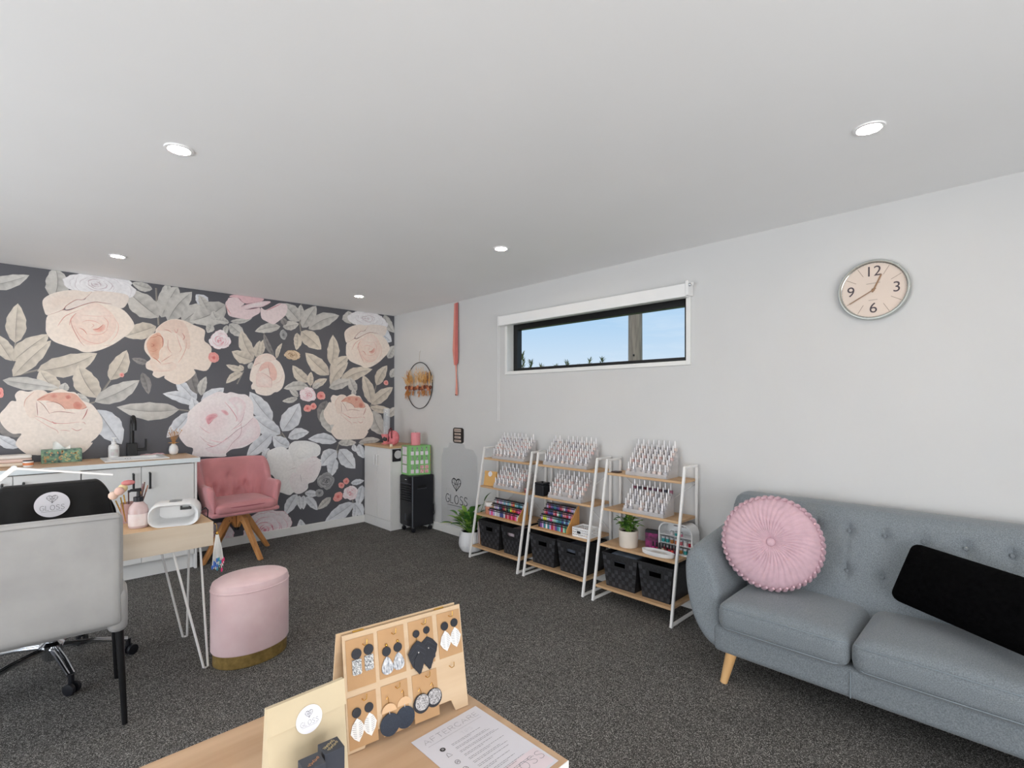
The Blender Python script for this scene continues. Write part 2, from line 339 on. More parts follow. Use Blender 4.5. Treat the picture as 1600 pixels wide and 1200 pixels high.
# mural printed on the back wall: flat, all on the wallpaper
LEAVES = [(-0.225,2.209,0.028,2.337,0.1,1), (-0.048,1.815,-0.034,2.114,0.112,0), (-0.068,1.68,-0.174,1.889,0.096,0), (-0.061,1.68,0.135,1.899,0.129,0),
 (-0.061,1.565,0.15,1.851,0.109,0), (0.071,1.609,0.426,1.77,0.167,0), (0.165,2.181,0.172,2.432,0.141,1), (0.426,1.405,0.308,1.67,0.156,0),
 (0.508,1.553,0.618,1.81,0.124,0), (0.41,1.373,0.705,1.559,0.143,1), (0.194,1.464,0.085,1.619,0.122,0), (-0.115,1.535,0.194,1.484,0.097,1),
 (0.224,1.454,0.232,1.525,0.061,1), (0.339,1.312,0.308,1.445,0.105,1), (0.841,2.111,0.609,2.321,0.195,1), (0.85,2.123,0.906,2.435,0.12,1),
 (0.859,2.113,0.983,2.413,0.159,1), (0.906,2.085,1.091,2.373,0.157,1), (0.822,2.031,0.601,1.922,0.137,0), (0.795,2.35,0.652,2.382,0.078,1),
 (1.012,2.085,1.223,2.274,0.159,1), (1.203,2.26,1.121,2.354,0.106,2), (0.723,1.625,0.768,1.439,0.07,3), (0.768,1.705,0.652,1.742,0.055,3),
 (1.121,1.373,0.963,1.567,0.118,2), (1.131,1.349,0.869,1.446,0.101,2), (0.992,1.304,0.55,1.331,0.154,1), (0.426,1.311,0.584,1.019,0.179,2),
 (1.081,1.28,0.897,1.057,0.128,2), (-0.013,1.113,-0.148,1.27,0.109,3), (-0.034,1.028,-0.148,1.129,0.078,2), (1.362,2.293,1.071,2.103,0.211,1),
 (1.213,2.226,1.146,2.352,0.08,1), (1.297,2.14,1.255,2.219,0.081,1), (1.394,2.115,1.528,2.005,0.112,1), (1.609,1.799,1.5,2.065,0.12,0),
 (1.609,1.78,1.416,1.855,0.125,0), (1.394,2.127,1.265,2.137,0.067,1), (1.405,2.14,1.597,2.193,0.049,1), (1.378,2.101,1.356,1.996,0.049,1),
 (1.244,2.099,1.213,2.012,0.072,1), (1.632,1.813,1.668,1.98,0.081,0), (1.68,1.841,1.703,1.996,0.059,0), (1.863,2.14,1.621,2.064,0.094,1),
 (1.888,2.136,2.049,2.186,0.097,1), (1.913,2.158,1.875,2.232,0.067,3), (2.055,2.213,1.888,2.377,0.159,1), (2.068,2.228,2.068,2.389,0.08,1),
 (2.082,2.149,2.231,2.397,0.143,1), (2.149,2.142,2.488,2.325,0.153,1), (2.068,2.108,2.286,1.936,0.17,0), (2.029,2.09,2.022,1.91,0.085,0),
 (1.801,1.83,1.703,2.059,0.057,3), (1.825,1.812,1.881,1.972,0.043,0), (2.371,1.664,2.115,1.89,0.162,0), (2.393,1.776,2.415,2.106,0.137,0),
 (2.386,1.664,2.6,1.887,0.14,0), (2.386,1.553,2.592,1.815,0.128,0), (2.488,1.583,2.891,1.75,0.137,0), (2.371,1.525,2.638,1.616,0.113,1),
 (2.684,1.487,2.608,1.644,0.107,1), (2.875,1.356,2.771,1.679,0.144,0), (2.94,1.565,3.083,1.804,0.128,0), (2.875,1.342,3.16,1.547,0.141,0),
 (2.859,1.312,3.143,1.272,0.09,0), (2.891,1.267,3.04,0.978,0.193,1), (2.669,1.444,2.654,1.516,0.062,1), (2.149,1.581,1.983,1.749,0.115,0),
 (2.149,1.534,1.894,1.509,0.099,1), (2.169,1.541,2.176,1.691,0.075,0), (2.19,1.542,2.35,1.622,0.082,0), (2.19,1.521,2.272,1.578,0.061,1),
 (2.042,1.425,1.951,1.504,0.06,1), (2.036,1.412,1.881,1.379,0.059,1), (1.523,1.682,1.367,1.724,0.061,0), (1.511,1.657,1.367,1.548,0.07,0),
 (1.517,1.682,1.483,1.73,0.043,0), (1.563,1.697,1.597,1.761,0.052,1), (1.782,1.179,1.574,1.472,0.164,2), (1.881,1.072,2.055,1.359,0.19,2),
 (1.863,1.047,1.609,1.234,0.161,2), (1.938,1.004,2.156,1.054,0.115,2), (1.782,1.051,1.545,0.837,0.146,2), (1.951,0.911,1.788,1.025,0.138,2),
 (1.703,0.812,1.752,0.911,0.087,2), (2.458,0.935,2.142,0.98,0.116,2), (2.473,0.92,2.692,0.908,0.078,1), (2.458,0.837,2.286,0.683,0.168,2),
 (2.444,0.753,2.393,0.555,0.126,2), (2.488,0.849,2.677,0.619,0.17,2), (2.716,0.906,2.99,0.928,0.089,1), (2.716,0.892,2.786,0.726,0.099,2),
 (2.654,0.895,2.684,0.807,0.06,2), (1.172,1.314,1.351,1.506,0.136,2), (1.121,1.244,1.091,1.419,0.09,2), (1.131,1.443,1.091,1.71,0.092,3),
 (1.161,1.431,1.203,1.609,0.073,1), (2.029,0.414,1.907,0.214,0.118,2), (2.049,0.398,2.068,0.248,0.059,2), (2.095,0.392,2.095,0.244,0.068,2),
 (2.122,0.375,2.245,0.215,0.083,2), (2.108,0.417,2.258,0.377,0.074,2), (2.393,0.332,2.245,0.222,0.082,1), (2.654,0.232,2.322,0.072,0.162,2),
 (2.654,0.232,2.771,0.054,0.122,2), (2.623,0.459,2.786,0.47,0.067,2), (2.763,0.421,2.708,0.188,0.121,2), (2.684,0.199,2.654,0.044,0.071,2),
 (2.068,-0.019,2.062,0.149,0.094,2), (1.668,0.651,1.517,0.79,0.14,2), (1.603,0.482,1.752,0.335,0.104,2), (2.343,1.386,2.272,1.152,0.142,3),
 (2.3,1.289,2.415,1.022,0.155,1), (2.562,0.887,2.6,0.97,0.077,1), (2.94,2.222,3.143,2.09,0.166,2), (3.091,1.888,3.178,2.047,0.115,1),
 (3.04,2.399,3.178,2.2,0.122,1), (2.623,2.248,2.592,2.388,0.172,1), (3.126,1.661,3.195,1.779,0.084,1), (3.074,1.204,3.195,1.309,0.098,1)]
STEMS = [[(-0.061,1.565),(0.078,1.619)], [(-0.061,1.68),(-0.044,1.815)], [(0.508,1.553),(0.418,1.384)], [(0.841,2.044),(0.827,2.254),(0.822,2.365)],
 [(0.983,1.304),(1.091,1.286)], [(0.41,1.373),(0.224,1.313)], [(2.068,2.108),(2.055,2.227),(2.075,2.403)], [(1.609,1.787),(1.621,1.825)],
 [(2.371,1.664),(2.393,1.776)], [(2.386,1.553),(2.488,1.583)], [(2.875,1.327),(2.94,1.565)], [(2.169,1.521),(2.169,1.575)],
 [(1.875,1.059),(2.068,0.757)], [(1.782,1.192),(1.863,1.06)], [(2.458,0.837),(2.488,0.919),(2.684,0.923)], [(2.444,0.753),(2.473,0.836)],
 [(2.654,0.232),(2.638,0.047)], [(2.654,0.232),(2.623,0.351)], [(1.776,1.051),(1.875,1.033)], [(1.517,1.67),(1.461,1.545)],
 [(2.859,1.327),(3.04,1.295)], [(1.813,1.811),(1.776,1.713)], [(1.121,1.349),(1.151,1.302)], [(0.187,1.514),(0.078,1.56)]]
ROSES = [(0.45,2.316,0.211,0.137,'w',5,-0.2,-0.2), (2.843,2.315,0.258,0.103,'w',8,-0.2,-0.2), (1.729,0.109,0.229,0.192,'m',12,-0.1,0.1), (1.265,0.12,0.179,0.131,'m',22,0.1,0.1),
 (0.788,0.885,0.128,0.05,'m',13,0.0,0.0), (1.314,1.956,0.091,0.09,'k',14,0.0,0.2), (1.265,1.785,0.047,0.053,'c',15,0.0,0.0), (2.143,1.446,0.088,0.081,'k',16,0.0,0.0),
 (2.28,1.434,0.049,0.048,'c',17,0.0,0.0), (2.136,1.304,0.04,0.04,'c',18,0.0,0.0), (2.197,1.324,0.041,0.041,'c',19,0.0,0.0), (2.617,0.352,0.092,0.086,'k',20,0.0,0.0),
 (2.474,0.328,0.058,0.056,'c',21,0.0,0.0), (2.51,0.451,0.037,0.036,'c',23,0.0,0.0), (2.57,0.487,0.038,0.036,'c',24,0.0,0.0), (1.978,1.854,0.084,0.053,'b',25,0.0,0.0),
 (1.894,2.058,0.038,0.052,'g',26,0.0,0.0), (2.337,0.513,0.099,0.09,'g',27,0.0,0.0), (2.266,0.397,0.049,0.041,'g',28,0.0,0.0), (0.584,1.598,0.017,0.022,'c',29,0.0,0.0),
 (3.066,1.598,0.034,0.03,'c',30,0.0,0.0), (-0.128,1.44,0.02,0.038,'c',31,0.0,0.0)]

PAL = {'p': ((242, 226, 214), (236, 192, 178), (214, 130, 114), (250, 242, 234)), 's': ((240, 222, 210), (232, 184, 166), (206, 122, 102), (248, 238, 228)),
       'k': ((240, 228, 230), (236, 198, 206), (214, 126, 140), (246, 240, 242)), 'w': ((234, 232, 234), (220, 214, 217), (196, 178, 184), (243, 241, 243)),
       'm': ((234, 222, 226), (226, 160, 176), (196, 92, 118), (242, 234, 238)), 'c': ((234, 152, 148), (220, 110, 108), (196, 82, 84), (240, 180, 172)),
       'b': ((214, 190, 160), (176, 148, 116), (140, 110, 84), (226, 206, 180)), 'g': ((150, 150, 152), (110, 110, 114), (70, 70, 76), (180, 180, 182))}
class Print:
    def __init__(s): s.v = []; s.f = []; s.c = []; s.k = 0
    def quad_strip(s, rows, cols):
        b = len(s.v); w_ = len(rows[0]); s.k += 1; y = YB - .0004 - s.k * 8e-6
        for r, c in zip(rows, cols):
            for (x, z), q in zip(r, c): s.v.append((min(max(x, -.9), XR - .001), y, min(max(z, .004), ZC - .001))); s.c.append(q)
        for j in range(len(rows) - 1):
            for i in range(w_ - 1): s.f.append((b + j * w_ + i, b + j * w_ + i + 1, b + (j + 1) * w_ + i + 1, b + (j + 1) * w_ + i))
    def flat(s, pts, c, dx, dz):
        from mathutils.geometry import tessellate_polygon
        b = len(s.v); s.k += 1; y = YB - .0004 - s.k * 8e-6
        for x, z in pts: s.v.append((min(max(x + dx, -.9), XR - .001), y, min(max(z + dz, .004), ZC - .001))); s.c.append(c)
        for t in tessellate_polygon([[Vector((x, z, 0)) for x, z in pts]]): s.f.append(tuple(b + i for i in t))
def mixc(a, b, t): return tuple(a[i] + (b[i] - a[i]) * t for i in range(3))
def leaf_print(P, bx, bz, tx, tz, wd, tone, rnd):
    cols = [((220, 211, 198), (170, 161, 150)), ((210, 207, 202), (156, 154, 151)), ((226, 228, 233), (178, 182, 190)), ((150, 146, 144), (100, 98, 100))][tone]  # cool pale tone bakes the bluish daylight on the lower leaves into the print
    dx, dz = tx - bx, tz - bz; L = hypot(dx, dz); ux, uz = dx / L, dz / L; nx, nz = -uz, ux; bend = rnd.uniform(-.08, .08) * L; K = 10
    def pt(t, s_):
        hw = wd / 2 * (sin(pi * min(1, t ** .85)) ** .8 if 0 < t < 1 else 0) * (1 + .06 * sin(t * 23 + bx * 9)); o = bend * sin(pi * t)
        return (bx + dx * t + nx * (hw * s_ + o), bz + dz * t + nz * (hw * s_ + o))
    rows = []; cc = []
    for j in range(K + 1):
        t = j / K; rows.append([pt(t, s_) for s_ in (-1, -.5, -.04, .04, .5, 1)])
        lo, hi = cols[1], cols[0]; a = .35 + .5 * t
        vein = .18 * (1 if j % 2 else -1)
        cc.append([mixc(lo, hi, max(0, min(1, a + k + (vein if abs(k) < .2 else 0)))) for k in (.25, .1, -.18, .22, .3, .12)])
    P.quad_strip(rows, cc)
    P.quad_strip([[pt(j / K, -.03), pt(j / K, .03)] for j in range(1, K)], [[mixc(cols[1], (110, 106, 102), .4)] * 2 for j in range(1, K)])
def rose_print(P, cx, cz, rx, rz, pal, seed, kx, kz):
    rnd = random.Random(seed); base, mid, deep, light = PAL[pal]; small = rx < .06
    rings = [(1., .3, 6, 1.75, 0.), (.94, .2, 4, 1.35, .03), (.74, .12, 3, 1.35, .1), (.56, .08, 3, 1.5, .22), (.42, .04, 3, 1.5, .5), (.29, .0, 3, 1.5, .8), (.17, 0, 2, 1.8, 1.)] if not small else [(1., .1, 4, 1.6, .2), (.65, 0, 3, 1.9, .6)]
    for ri, (ro, rin, n, spread, f) in enumerate(rings):
        g = ri / (len(rings) - 1); ox = cx + kx * rx * g * .75 + rnd.uniform(-.05, .05) * rx * (0 if ri == 0 else 1); oz = cz - kz * rz * g * .75 + rnd.uniform(-.05, .05) * rz * (0 if ri == 0 else 1); ph = rnd.uniform(0, 6.28)
        order = list(range(n)); rnd.shuffle(order)
        for j in order:
            th = ph + 2 * pi * j / n + rnd.uniform(-.35, .35); r0 = ro * rnd.uniform(.84, 1.06); sp = min(1.5, spread * pi / n * rnd.uniform(.85, 1.15)); K = 16; wob = rnd.uniform(0, 6); sk = rnd.uniform(-.12, .12)
            tip = mixc(base, light, rnd.uniform(.1, 1.)); inn = mixc(base, mid, .12 + .75 * f); core = mixc(mixc(base, mid, .75), deep, f * f)
            rows = []; cc = []; arc = []
            for q in range(K + 1):
                s_ = -1 + 2 * q / K; a = th + s_ * sp; rr = r0 * (1 + sk * s_ - .26 * abs(s_) ** 3) * (1 + .05 * sin(s_ * 4 + wob) + .022 * sin(s_ * 13 + wob) + (.012 * sin(s_ * 31 + wob) if ri < 2 else 0))
                rows.append([(ox + rx * cos(a) * (rin + (rr - rin) * t), oz + rz * sin(a) * (rin + (rr - rin) * t)) for t in (0, .25, .55, .8, .94, 1)])
                sh = .5 + .5 * sin(s_ * 2.6 + wob)
                cc.append([core, mixc(core, inn, .55), mixc(inn, base, .5 + .4 * sh), mixc(tip, inn, .25 * sh), mixc(tip, light, .3), mixc(tip, inn, .25)])
                arc.append((a, rr))
            P.quad_strip(rows, cc)
            if not small:
                ln = mixc(mid, deep, .1 + .7 * f) if ri > 1 else mixc(base, mid, .75); wln = .0042 + .004 * f
                q0 = rnd.randint(0, 5); q1 = K - rnd.randint(0, 5)
                seg = [(q, a, rr) for q, (a, rr) in enumerate(arc) if q0 <= q <= q1]; kk = len(seg) - 1
                P.quad_strip([[(ox + rx * cos(a) * rr, oz + rz * sin(a) * rr), (ox + rx * cos(a) * (rr - wln / rx * sin(pi * i / kk)), oz + rz * sin(a) * (rr - wln / rz * sin(pi * i / kk)))] for i, (q, a, rr) in enumerate(seg)], [[ln, ln]] * (kk + 1))
                for fold in range(2):   # fine painted fold lines running in from the rim
                    q = rnd.randint(3, K - 3); a, rr = arc[q]; t0 = rnd.uniform(.3, .5); t1 = rnd.uniform(.7, .95); da = rnd.uniform(-.12, .12); wl = .0022
                    pts = [(a + da * t, rin + (rr - rin) * (t0 + (t1 - t0) * t)) for t in (0, .33, .66, 1)]; lc = mixc(base, mid, .8) if ri < 3 else mixc(mid, deep, .6)
                    P.quad_strip([[(ox + rx * cos(b_) * r_, oz + rz * sin(b_) * r_), (ox + rx * cos(b_ + wl * k_ / rx / max(r_, .1)) * r_, oz + rz * sin(b_ + wl * k_ / rx / max(r_, .1)) * r_)] for (b_, r_), k_ in zip(pts, (.3, 1, 1, .2))], [[lc, lc]] * 4)
P = Print(); rnd = random.Random(3)
for st in STEMS:
    pts = st; rows = []
    for i, (x, z) in enumerate(pts):
        a = pts[max(0, i - 1)]; b = pts[min(len(pts) - 1, i + 1)]; l = hypot(b[0] - a[0], b[1] - a[1]); nx, nz = -(b[1] - a[1]) / l * .007, (b[0] - a[0]) / l * .007
        rows.append([(x + nx, z + nz), (x - nx, z - nz)])
    P.quad_strip(rows, [[(160, 155, 148), (112, 108, 104)]] * len(rows))
for lf in LEAVES: leaf_print(P, *lf, rnd)
for rs in ROSES:
    P.k = 540 if rs[2] < .1 else (260 if rs[4] == 'w' else 400)
    rose_print(P, *rs)
TRACED = {
 'one': [('f',(228,208,194),(234,220,208),(0.185,2.157),[(0.101,2.152),(0.136,2.201),(0.201,2.24),(0.284,2.264),(0.353,2.26),(0.394,2.266),(0.341,2.194),(0.24,2.127),(0.212,2.094),(0.131,2.044),(0.109,2.081)]),
  ('f',(234,222,212),(228,214,206),(0.441,2.216),[(0.394,2.266),(0.471,2.282),(0.594,2.281),(0.631,2.259),(0.619,2.201),(0.587,2.158),(0.519,2.164),(0.411,2.185),(0.336,2.151),(0.24,2.101),(0.24,2.135),(0.296,2.187),(0.347,2.195)]),
  ('f',(238,216,200),(240,226,213),(0.388,1.964),[(0.131,2.044),(0.212,2.094),(0.256,2.1),(0.336,2.151),(0.411,2.185),(0.471,2.177),(0.581,2.153),(0.644,2.085),(0.669,2.016),(0.631,1.949),(0.587,1.905),(0.532,1.853),(0.465,1.809),(0.405,1.782),(0.341,1.774),(0.296,1.797),(0.234,1.815),(0.163,1.846),(0.125,1.901),(0.119,1.951)]),
  ('f',(240,220,206),(235,206,192),(0.399,2.003),[(0.265,2.034),(0.296,2.082),(0.336,2.125),(0.411,2.179),(0.483,2.144),(0.532,2.088),(0.55,2.012),(0.525,1.931),(0.471,1.864),(0.388,1.834),(0.341,1.846),(0.301,1.895),(0.267,1.967)]),
  ('f',(242,226,214),(238,212,200),(0.399,2.087),[(0.296,2.075),(0.353,2.142),(0.417,2.174),(0.471,2.142),(0.507,2.085),(0.465,2.034),(0.388,2.017),(0.318,2.017)]),
  ('f',(214,132,114),(234,186,170),(0.441,1.965),[(0.399,1.965),(0.435,1.98),(0.465,2.01),(0.478,1.996),(0.471,1.965),(0.441,1.942),(0.411,1.947)]),
  ('l',(226,176,162),0.0055,[(0.284,1.983),(0.313,1.911),(0.364,1.863),(0.435,1.85),(0.495,1.889)]),
  ('l',(222,166,150),0.0046,[(0.33,2.011),(0.364,2.031),(0.411,2.028),(0.447,2.008)]),
  ('l',(220,160,146),0.0046,[(0.37,1.924),(0.411,1.92),(0.459,1.933),(0.495,1.975)]),
  ('l',(214,150,136),0.0036,[(0.388,2.01),(0.405,1.996),(0.388,1.972)]),
  ('l',(226,180,166),0.0046,[(0.532,2.072),(0.562,2.013),(0.55,1.933),(0.507,1.867)]),
  ('l',(160,92,84),0.0046,[(0.131,2.044),(0.212,2.094),(0.24,2.135),(0.296,2.187),(0.341,2.198),(0.394,2.266)]),
  ('l',(150,84,76),0.0055,[(0.212,2.094),(0.256,2.1),(0.336,2.151),(0.411,2.185),(0.471,2.185),(0.519,2.184)]),
  ('l',(206,140,128),0.0055,[(0.187,1.966),(0.217,2.028),(0.245,2.061),(0.313,2.107)]),
  ('l',(190,124,112),0.0046,[(0.265,2.034),(0.27,1.982),(0.296,1.91),(0.324,1.852),(0.347,1.824)]),
  ('l',(214,150,138),0.0073,[(0.296,2.082),(0.267,2.034),(0.256,1.98)]),
  ('l',(222,168,156),0.0027,[(0.318,2.07),(0.411,2.07),(0.532,2.088)]),
  ('l',(220,160,146),0.0046,[(0.465,2.072),(0.495,2.029),(0.483,1.966)]),
  ('l',(190,96,80),0.0055,[(0.397,1.961),(0.429,1.968),(0.465,2.01)]),
  ('l',(196,104,88),0.0055,[(0.313,1.965),(0.341,1.952),(0.364,1.916)]),
  ('l',(200,150,136),0.0027,[(0.465,1.833),(0.495,1.839),(0.525,1.847)])],
 'two': [('f',(236,214,198),(240,226,212),(0.995,1.824),[(0.822,2.009),(0.875,2.071),(0.94,2.107),(1.019,2.108),(1.101,2.074),(1.164,2.051),(1.194,2.024),(1.187,1.941),(1.223,1.907),(1.246,1.871),(1.243,1.819),(1.249,1.744),(1.203,1.66),(1.107,1.67),(1.116,1.634),(1.057,1.566),(0.977,1.528),(0.887,1.575),(0.881,1.603),(0.834,1.581),(0.796,1.607),(0.799,1.639),(0.753,1.661),(0.751,1.71),(0.782,1.746),(0.748,1.8),(0.737,1.841),(0.748,1.904),(0.788,1.956),(0.816,1.977)]),
  ('f',(234,208,192),(226,194,178),(0.964,2.037),[(0.828,2.009),(0.881,2.071),(0.952,2.104),(1.032,2.081),(1.069,1.983),(1.075,1.866),(1.044,1.857),(1.019,1.934),(0.971,1.981),(0.922,2.001),(0.863,1.995)]),
  ('f',(242,228,213),(232,204,186),(0.946,1.856),[(0.869,1.964),(0.934,1.977),(0.983,1.924),(1.007,1.854),(0.989,1.787),(0.94,1.734),(0.869,1.709),(0.863,1.751),(0.91,1.818),(0.904,1.896)]),
  ('f',(242,224,208),(236,208,190),(0.887,1.795),[(0.851,1.807),(0.881,1.859),(0.916,1.861),(0.922,1.805),(0.898,1.753),(0.857,1.723)]),
  ('f',(240,224,210),(234,208,192),(0.869,1.681),[(0.776,1.732),(0.816,1.72),(0.863,1.702),(0.946,1.72),(0.971,1.686),(0.934,1.648),(0.851,1.645),(0.793,1.663)]),
  ('f',(204,126,94),(226,172,142),(0.808,1.867),[(0.753,1.87),(0.776,1.927),(0.811,1.965),(0.845,1.976),(0.869,1.928),(0.869,1.865),(0.845,1.814),(0.84,1.75),(0.805,1.748),(0.771,1.794)]),
  ('l',(176,84,62),0.007,[(0.822,1.96),(0.863,1.942),(0.872,1.893),(0.866,1.85)]),
  ('l',(176,84,62),0.0055,[(0.785,1.879),(0.805,1.87),(0.799,1.856),(0.785,1.855)]),
  ('l',(190,96,72),0.0063,[(0.799,1.761),(0.828,1.739),(0.857,1.708)]),
  ('l',(190,104,80),0.0047,[(0.776,1.927),(0.811,1.937),(0.84,1.954)]),
  ('l',(196,110,84),0.0039,[(0.776,1.816),(0.805,1.811),(0.834,1.834)]),
  ('l',(196,124,108),0.0039,[(0.91,1.925),(0.907,1.854),(0.934,1.805)]),
  ('l',(190,116,100),0.0039,[(0.857,1.723),(0.893,1.753),(0.94,1.792)]),
  ('l',(206,140,124),0.0031,[(0.869,1.706),(0.91,1.715),(0.946,1.724)]),
  ('l',(196,118,104),0.0055,[(0.881,2.011),(0.91,2.003),(0.94,1.985)]),
  ('l',(206,130,118),0.0047,[(0.952,2.022),(0.971,1.988),(0.983,2.032)]),
  ('l',(214,146,132),0.0047,[(0.971,1.973),(0.995,1.889),(1.007,1.847),(0.995,1.817)]),
  ('l',(196,112,98),0.0063,[(1.013,1.992),(1.032,1.957),(1.019,1.927)]),
  ('l',(214,158,140),0.0047,[(1.044,1.937),(1.044,1.864),(1.013,1.775),(0.983,1.722)]),
  ('l',(206,150,134),0.0031,[(0.799,1.642),(0.863,1.642),(0.922,1.648)])],
 'three': [('f',(238,222,210),(240,228,217),(0.132,1.194),[(-0.128,1.285),(-0.101,1.329),(-0.07,1.38),(-0.043,1.38),(-0.05,1.425),(-0.024,1.46),(0.022,1.451),(0.064,1.465),(0.103,1.462),(0.132,1.443),(0.171,1.463),(0.21,1.474),(0.251,1.454),(0.292,1.448),(0.333,1.387),(0.386,1.359),(0.413,1.324),(0.44,1.275),(0.459,1.225),(0.456,1.148),(0.423,1.086),(0.386,1.047),(0.397,1.039),(0.354,0.979),(0.302,0.961),(0.103,0.964),(0.064,0.967),(0.013,0.98),(-0.043,1.046),(-0.038,1.09),(-0.015,1.134),(-0.061,1.136),(-0.101,1.176),(-0.128,1.234)]),
  ('f',(240,226,214),(230,204,188),(0.05,1.354),[(0.003,1.328),(0.008,1.393),(0.041,1.445),(0.083,1.465),(0.122,1.453),(0.122,1.426),(0.069,1.386),(0.067,1.314),(0.074,1.262),(0.055,1.249),(0.022,1.263)]),
  ('f',(242,230,220),(236,212,200),(0.201,1.252),[(0.067,1.376),(0.103,1.353),(0.141,1.283),(0.226,1.292),(0.292,1.284),(0.359,1.331),(0.375,1.283),(0.333,1.228),(0.251,1.21),(0.161,1.226),(0.093,1.255),(0.069,1.314)]),
  ('f',(206,126,102),(230,176,156),(0.231,1.386),[(0.069,1.386),(0.093,1.413),(0.132,1.439),(0.181,1.447),(0.241,1.447),(0.292,1.434),(0.328,1.387),(0.359,1.335),(0.333,1.314),(0.281,1.318),(0.231,1.319),(0.201,1.353),(0.151,1.376),(0.117,1.386)]),
  ('f',(242,226,214),(238,214,202),(0.176,1.326),[(0.122,1.373),(0.161,1.373),(0.201,1.346),(0.231,1.312),(0.287,1.284),(0.201,1.292),(0.141,1.283),(0.132,1.313)]),
  ('f',(192,92,74),(208,118,96),(0.305,1.342),[(0.279,1.356),(0.302,1.376),(0.331,1.352),(0.32,1.317),(0.287,1.322)]),
  ('f',(186,86,72),(206,112,94),(0.248,1.41),[(0.233,1.42),(0.256,1.427),(0.264,1.404),(0.241,1.397)]),
  ('f',(200,108,90),(216,138,118),(0.163,1.42),[(0.144,1.426),(0.171,1.44),(0.185,1.413),(0.156,1.403)]),
  ('l',(130,70,62),0.0041,[(0.067,1.376),(0.071,1.314),(0.074,1.268)]),
  ('l',(136,76,68),0.0041,[(0.074,1.383),(0.107,1.347),(0.141,1.28)]),
  ('l',(130,70,62),0.0041,[(0.122,1.373),(0.171,1.372),(0.21,1.346),(0.233,1.312)]),
  ('l',(140,78,70),0.0041,[(0.141,1.287),(0.191,1.298),(0.251,1.29),(0.292,1.281)]),
  ('l',(140,70,62),0.0041,[(0.333,1.314),(0.354,1.325),(0.362,1.335)]),
  ('l',(160,80,78),0.0066,[(0.333,1.232),(0.354,1.276),(0.365,1.318)]),
  ('l',(206,150,130),0.0041,[(-0.001,1.334),(0.008,1.393),(0.055,1.452)]),
  ('l',(214,146,138),0.005,[(0.055,1.268),(0.103,1.248),(0.161,1.213),(0.231,1.204),(0.328,1.215)]),
  ('l',(214,156,146),0.0041,[(0.06,1.249),(0.132,1.187),(0.181,1.152),(0.191,1.125)]),
  ('l',(206,140,134),0.0041,[(0.201,1.151),(0.231,1.15),(0.261,1.141)]),
  ('l',(196,120,116),0.005,[(0.266,1.166),(0.302,1.144),(0.333,1.16)]),
  ('l',(206,126,124),0.0075,[(0.154,1.223),(0.166,1.209),(0.181,1.204)]),
  ('l',(206,140,134),0.0041,[(0.328,1.211),(0.344,1.208),(0.354,1.192)]),
  ('l',(176,84,68),0.0041,[(0.069,1.383),(0.093,1.403),(0.132,1.426)])],
 'four': [('f',(240,226,230),(243,238,240),(1.3,1.178),[(1.162,1.359),(1.175,1.397),(1.247,1.442),(1.307,1.469),(1.368,1.454),(1.409,1.466),(1.479,1.448),(1.544,1.441),(1.595,1.382),(1.609,1.319),(1.609,1.232),(1.646,1.191),(1.672,1.102),(1.661,1.031),(1.58,0.964),(1.508,0.93),(1.416,0.92),(1.368,0.885),(1.354,0.856),(1.169,0.87),(1.092,0.876),(1.098,0.949),(1.048,0.974),(0.999,1.042),(0.99,1.086),(1.005,1.129),(1.048,1.192),(1.061,1.28),(1.117,1.33)]),
  ('f',(236,214,219),(242,234,236),(1.273,1.201),[(1.067,1.258),(1.105,1.33),(1.194,1.397),(1.3,1.427),(1.382,1.397),(1.458,1.289),(1.465,1.196),(1.423,1.112),(1.354,1.023),(1.287,0.974),(1.194,1.009),(1.149,1.064),(1.111,1.124),(1.079,1.184)]),
  ('f',(241,234,238),(238,220,226),(1.354,0.962),[(1.194,0.942),(1.287,0.967),(1.368,1.015),(1.451,1.088),(1.494,1.125),(1.515,1.109),(1.494,1.039),(1.423,0.974),(1.368,0.893),(1.26,0.893)]),
  ('f',(243,238,240),(236,212,219),(1.487,1.32),[(1.389,1.397),(1.465,1.421),(1.537,1.358),(1.529,1.28),(1.494,1.18),(1.458,1.204),(1.458,1.289),(1.423,1.351)]),
  ('f',(242,235,239),(236,216,223),(1.558,1.06),[(1.522,1.124),(1.609,1.216),(1.661,1.135),(1.661,1.039),(1.58,0.972),(1.423,0.927),(1.396,0.921),(1.437,0.988),(1.501,1.062)]),
  ('f',(206,104,120),(234,178,187),(1.234,1.213),[(1.198,1.218),(1.224,1.255),(1.28,1.265),(1.297,1.238),(1.254,1.201),(1.221,1.161)]),
  ('f',(214,132,146),(234,186,194),(1.365,1.271),[(1.324,1.291),(1.361,1.294),(1.39,1.259),(1.368,1.246)]),
  ('l',(216,146,160),0.0063,[(1.354,1.374),(1.409,1.305),(1.458,1.219),(1.451,1.181)]),
  ('l',(150,100,116),0.0039,[(1.194,0.942),(1.287,0.967),(1.382,1.03),(1.465,1.103),(1.537,1.147),(1.609,1.224)]),
  ('l',(170,120,134),0.0039,[(1.529,1.28),(1.508,1.202),(1.487,1.172),(1.409,1.097)]),
  ('l',(170,116,132),0.0039,[(1.494,1.18),(1.501,1.109),(1.487,1.048),(1.423,0.981),(1.368,0.893)]),
  ('l',(214,150,164),0.0039,[(1.149,1.152),(1.194,1.106),(1.234,1.082)]),
  ('l',(200,150,160),0.0031,[(1.149,1.064),(1.207,1.001),(1.287,0.97)]),
  ('l',(236,190,200),0.007,[(1.227,1.023),(1.327,0.994),(1.382,1.045)]),
  ('l',(226,160,172),0.0078,[(1.207,0.986),(1.247,0.96),(1.29,0.966)]),
  ('l',(190,84,104),0.0047,[(1.211,1.218),(1.224,1.172),(1.26,1.209)]),
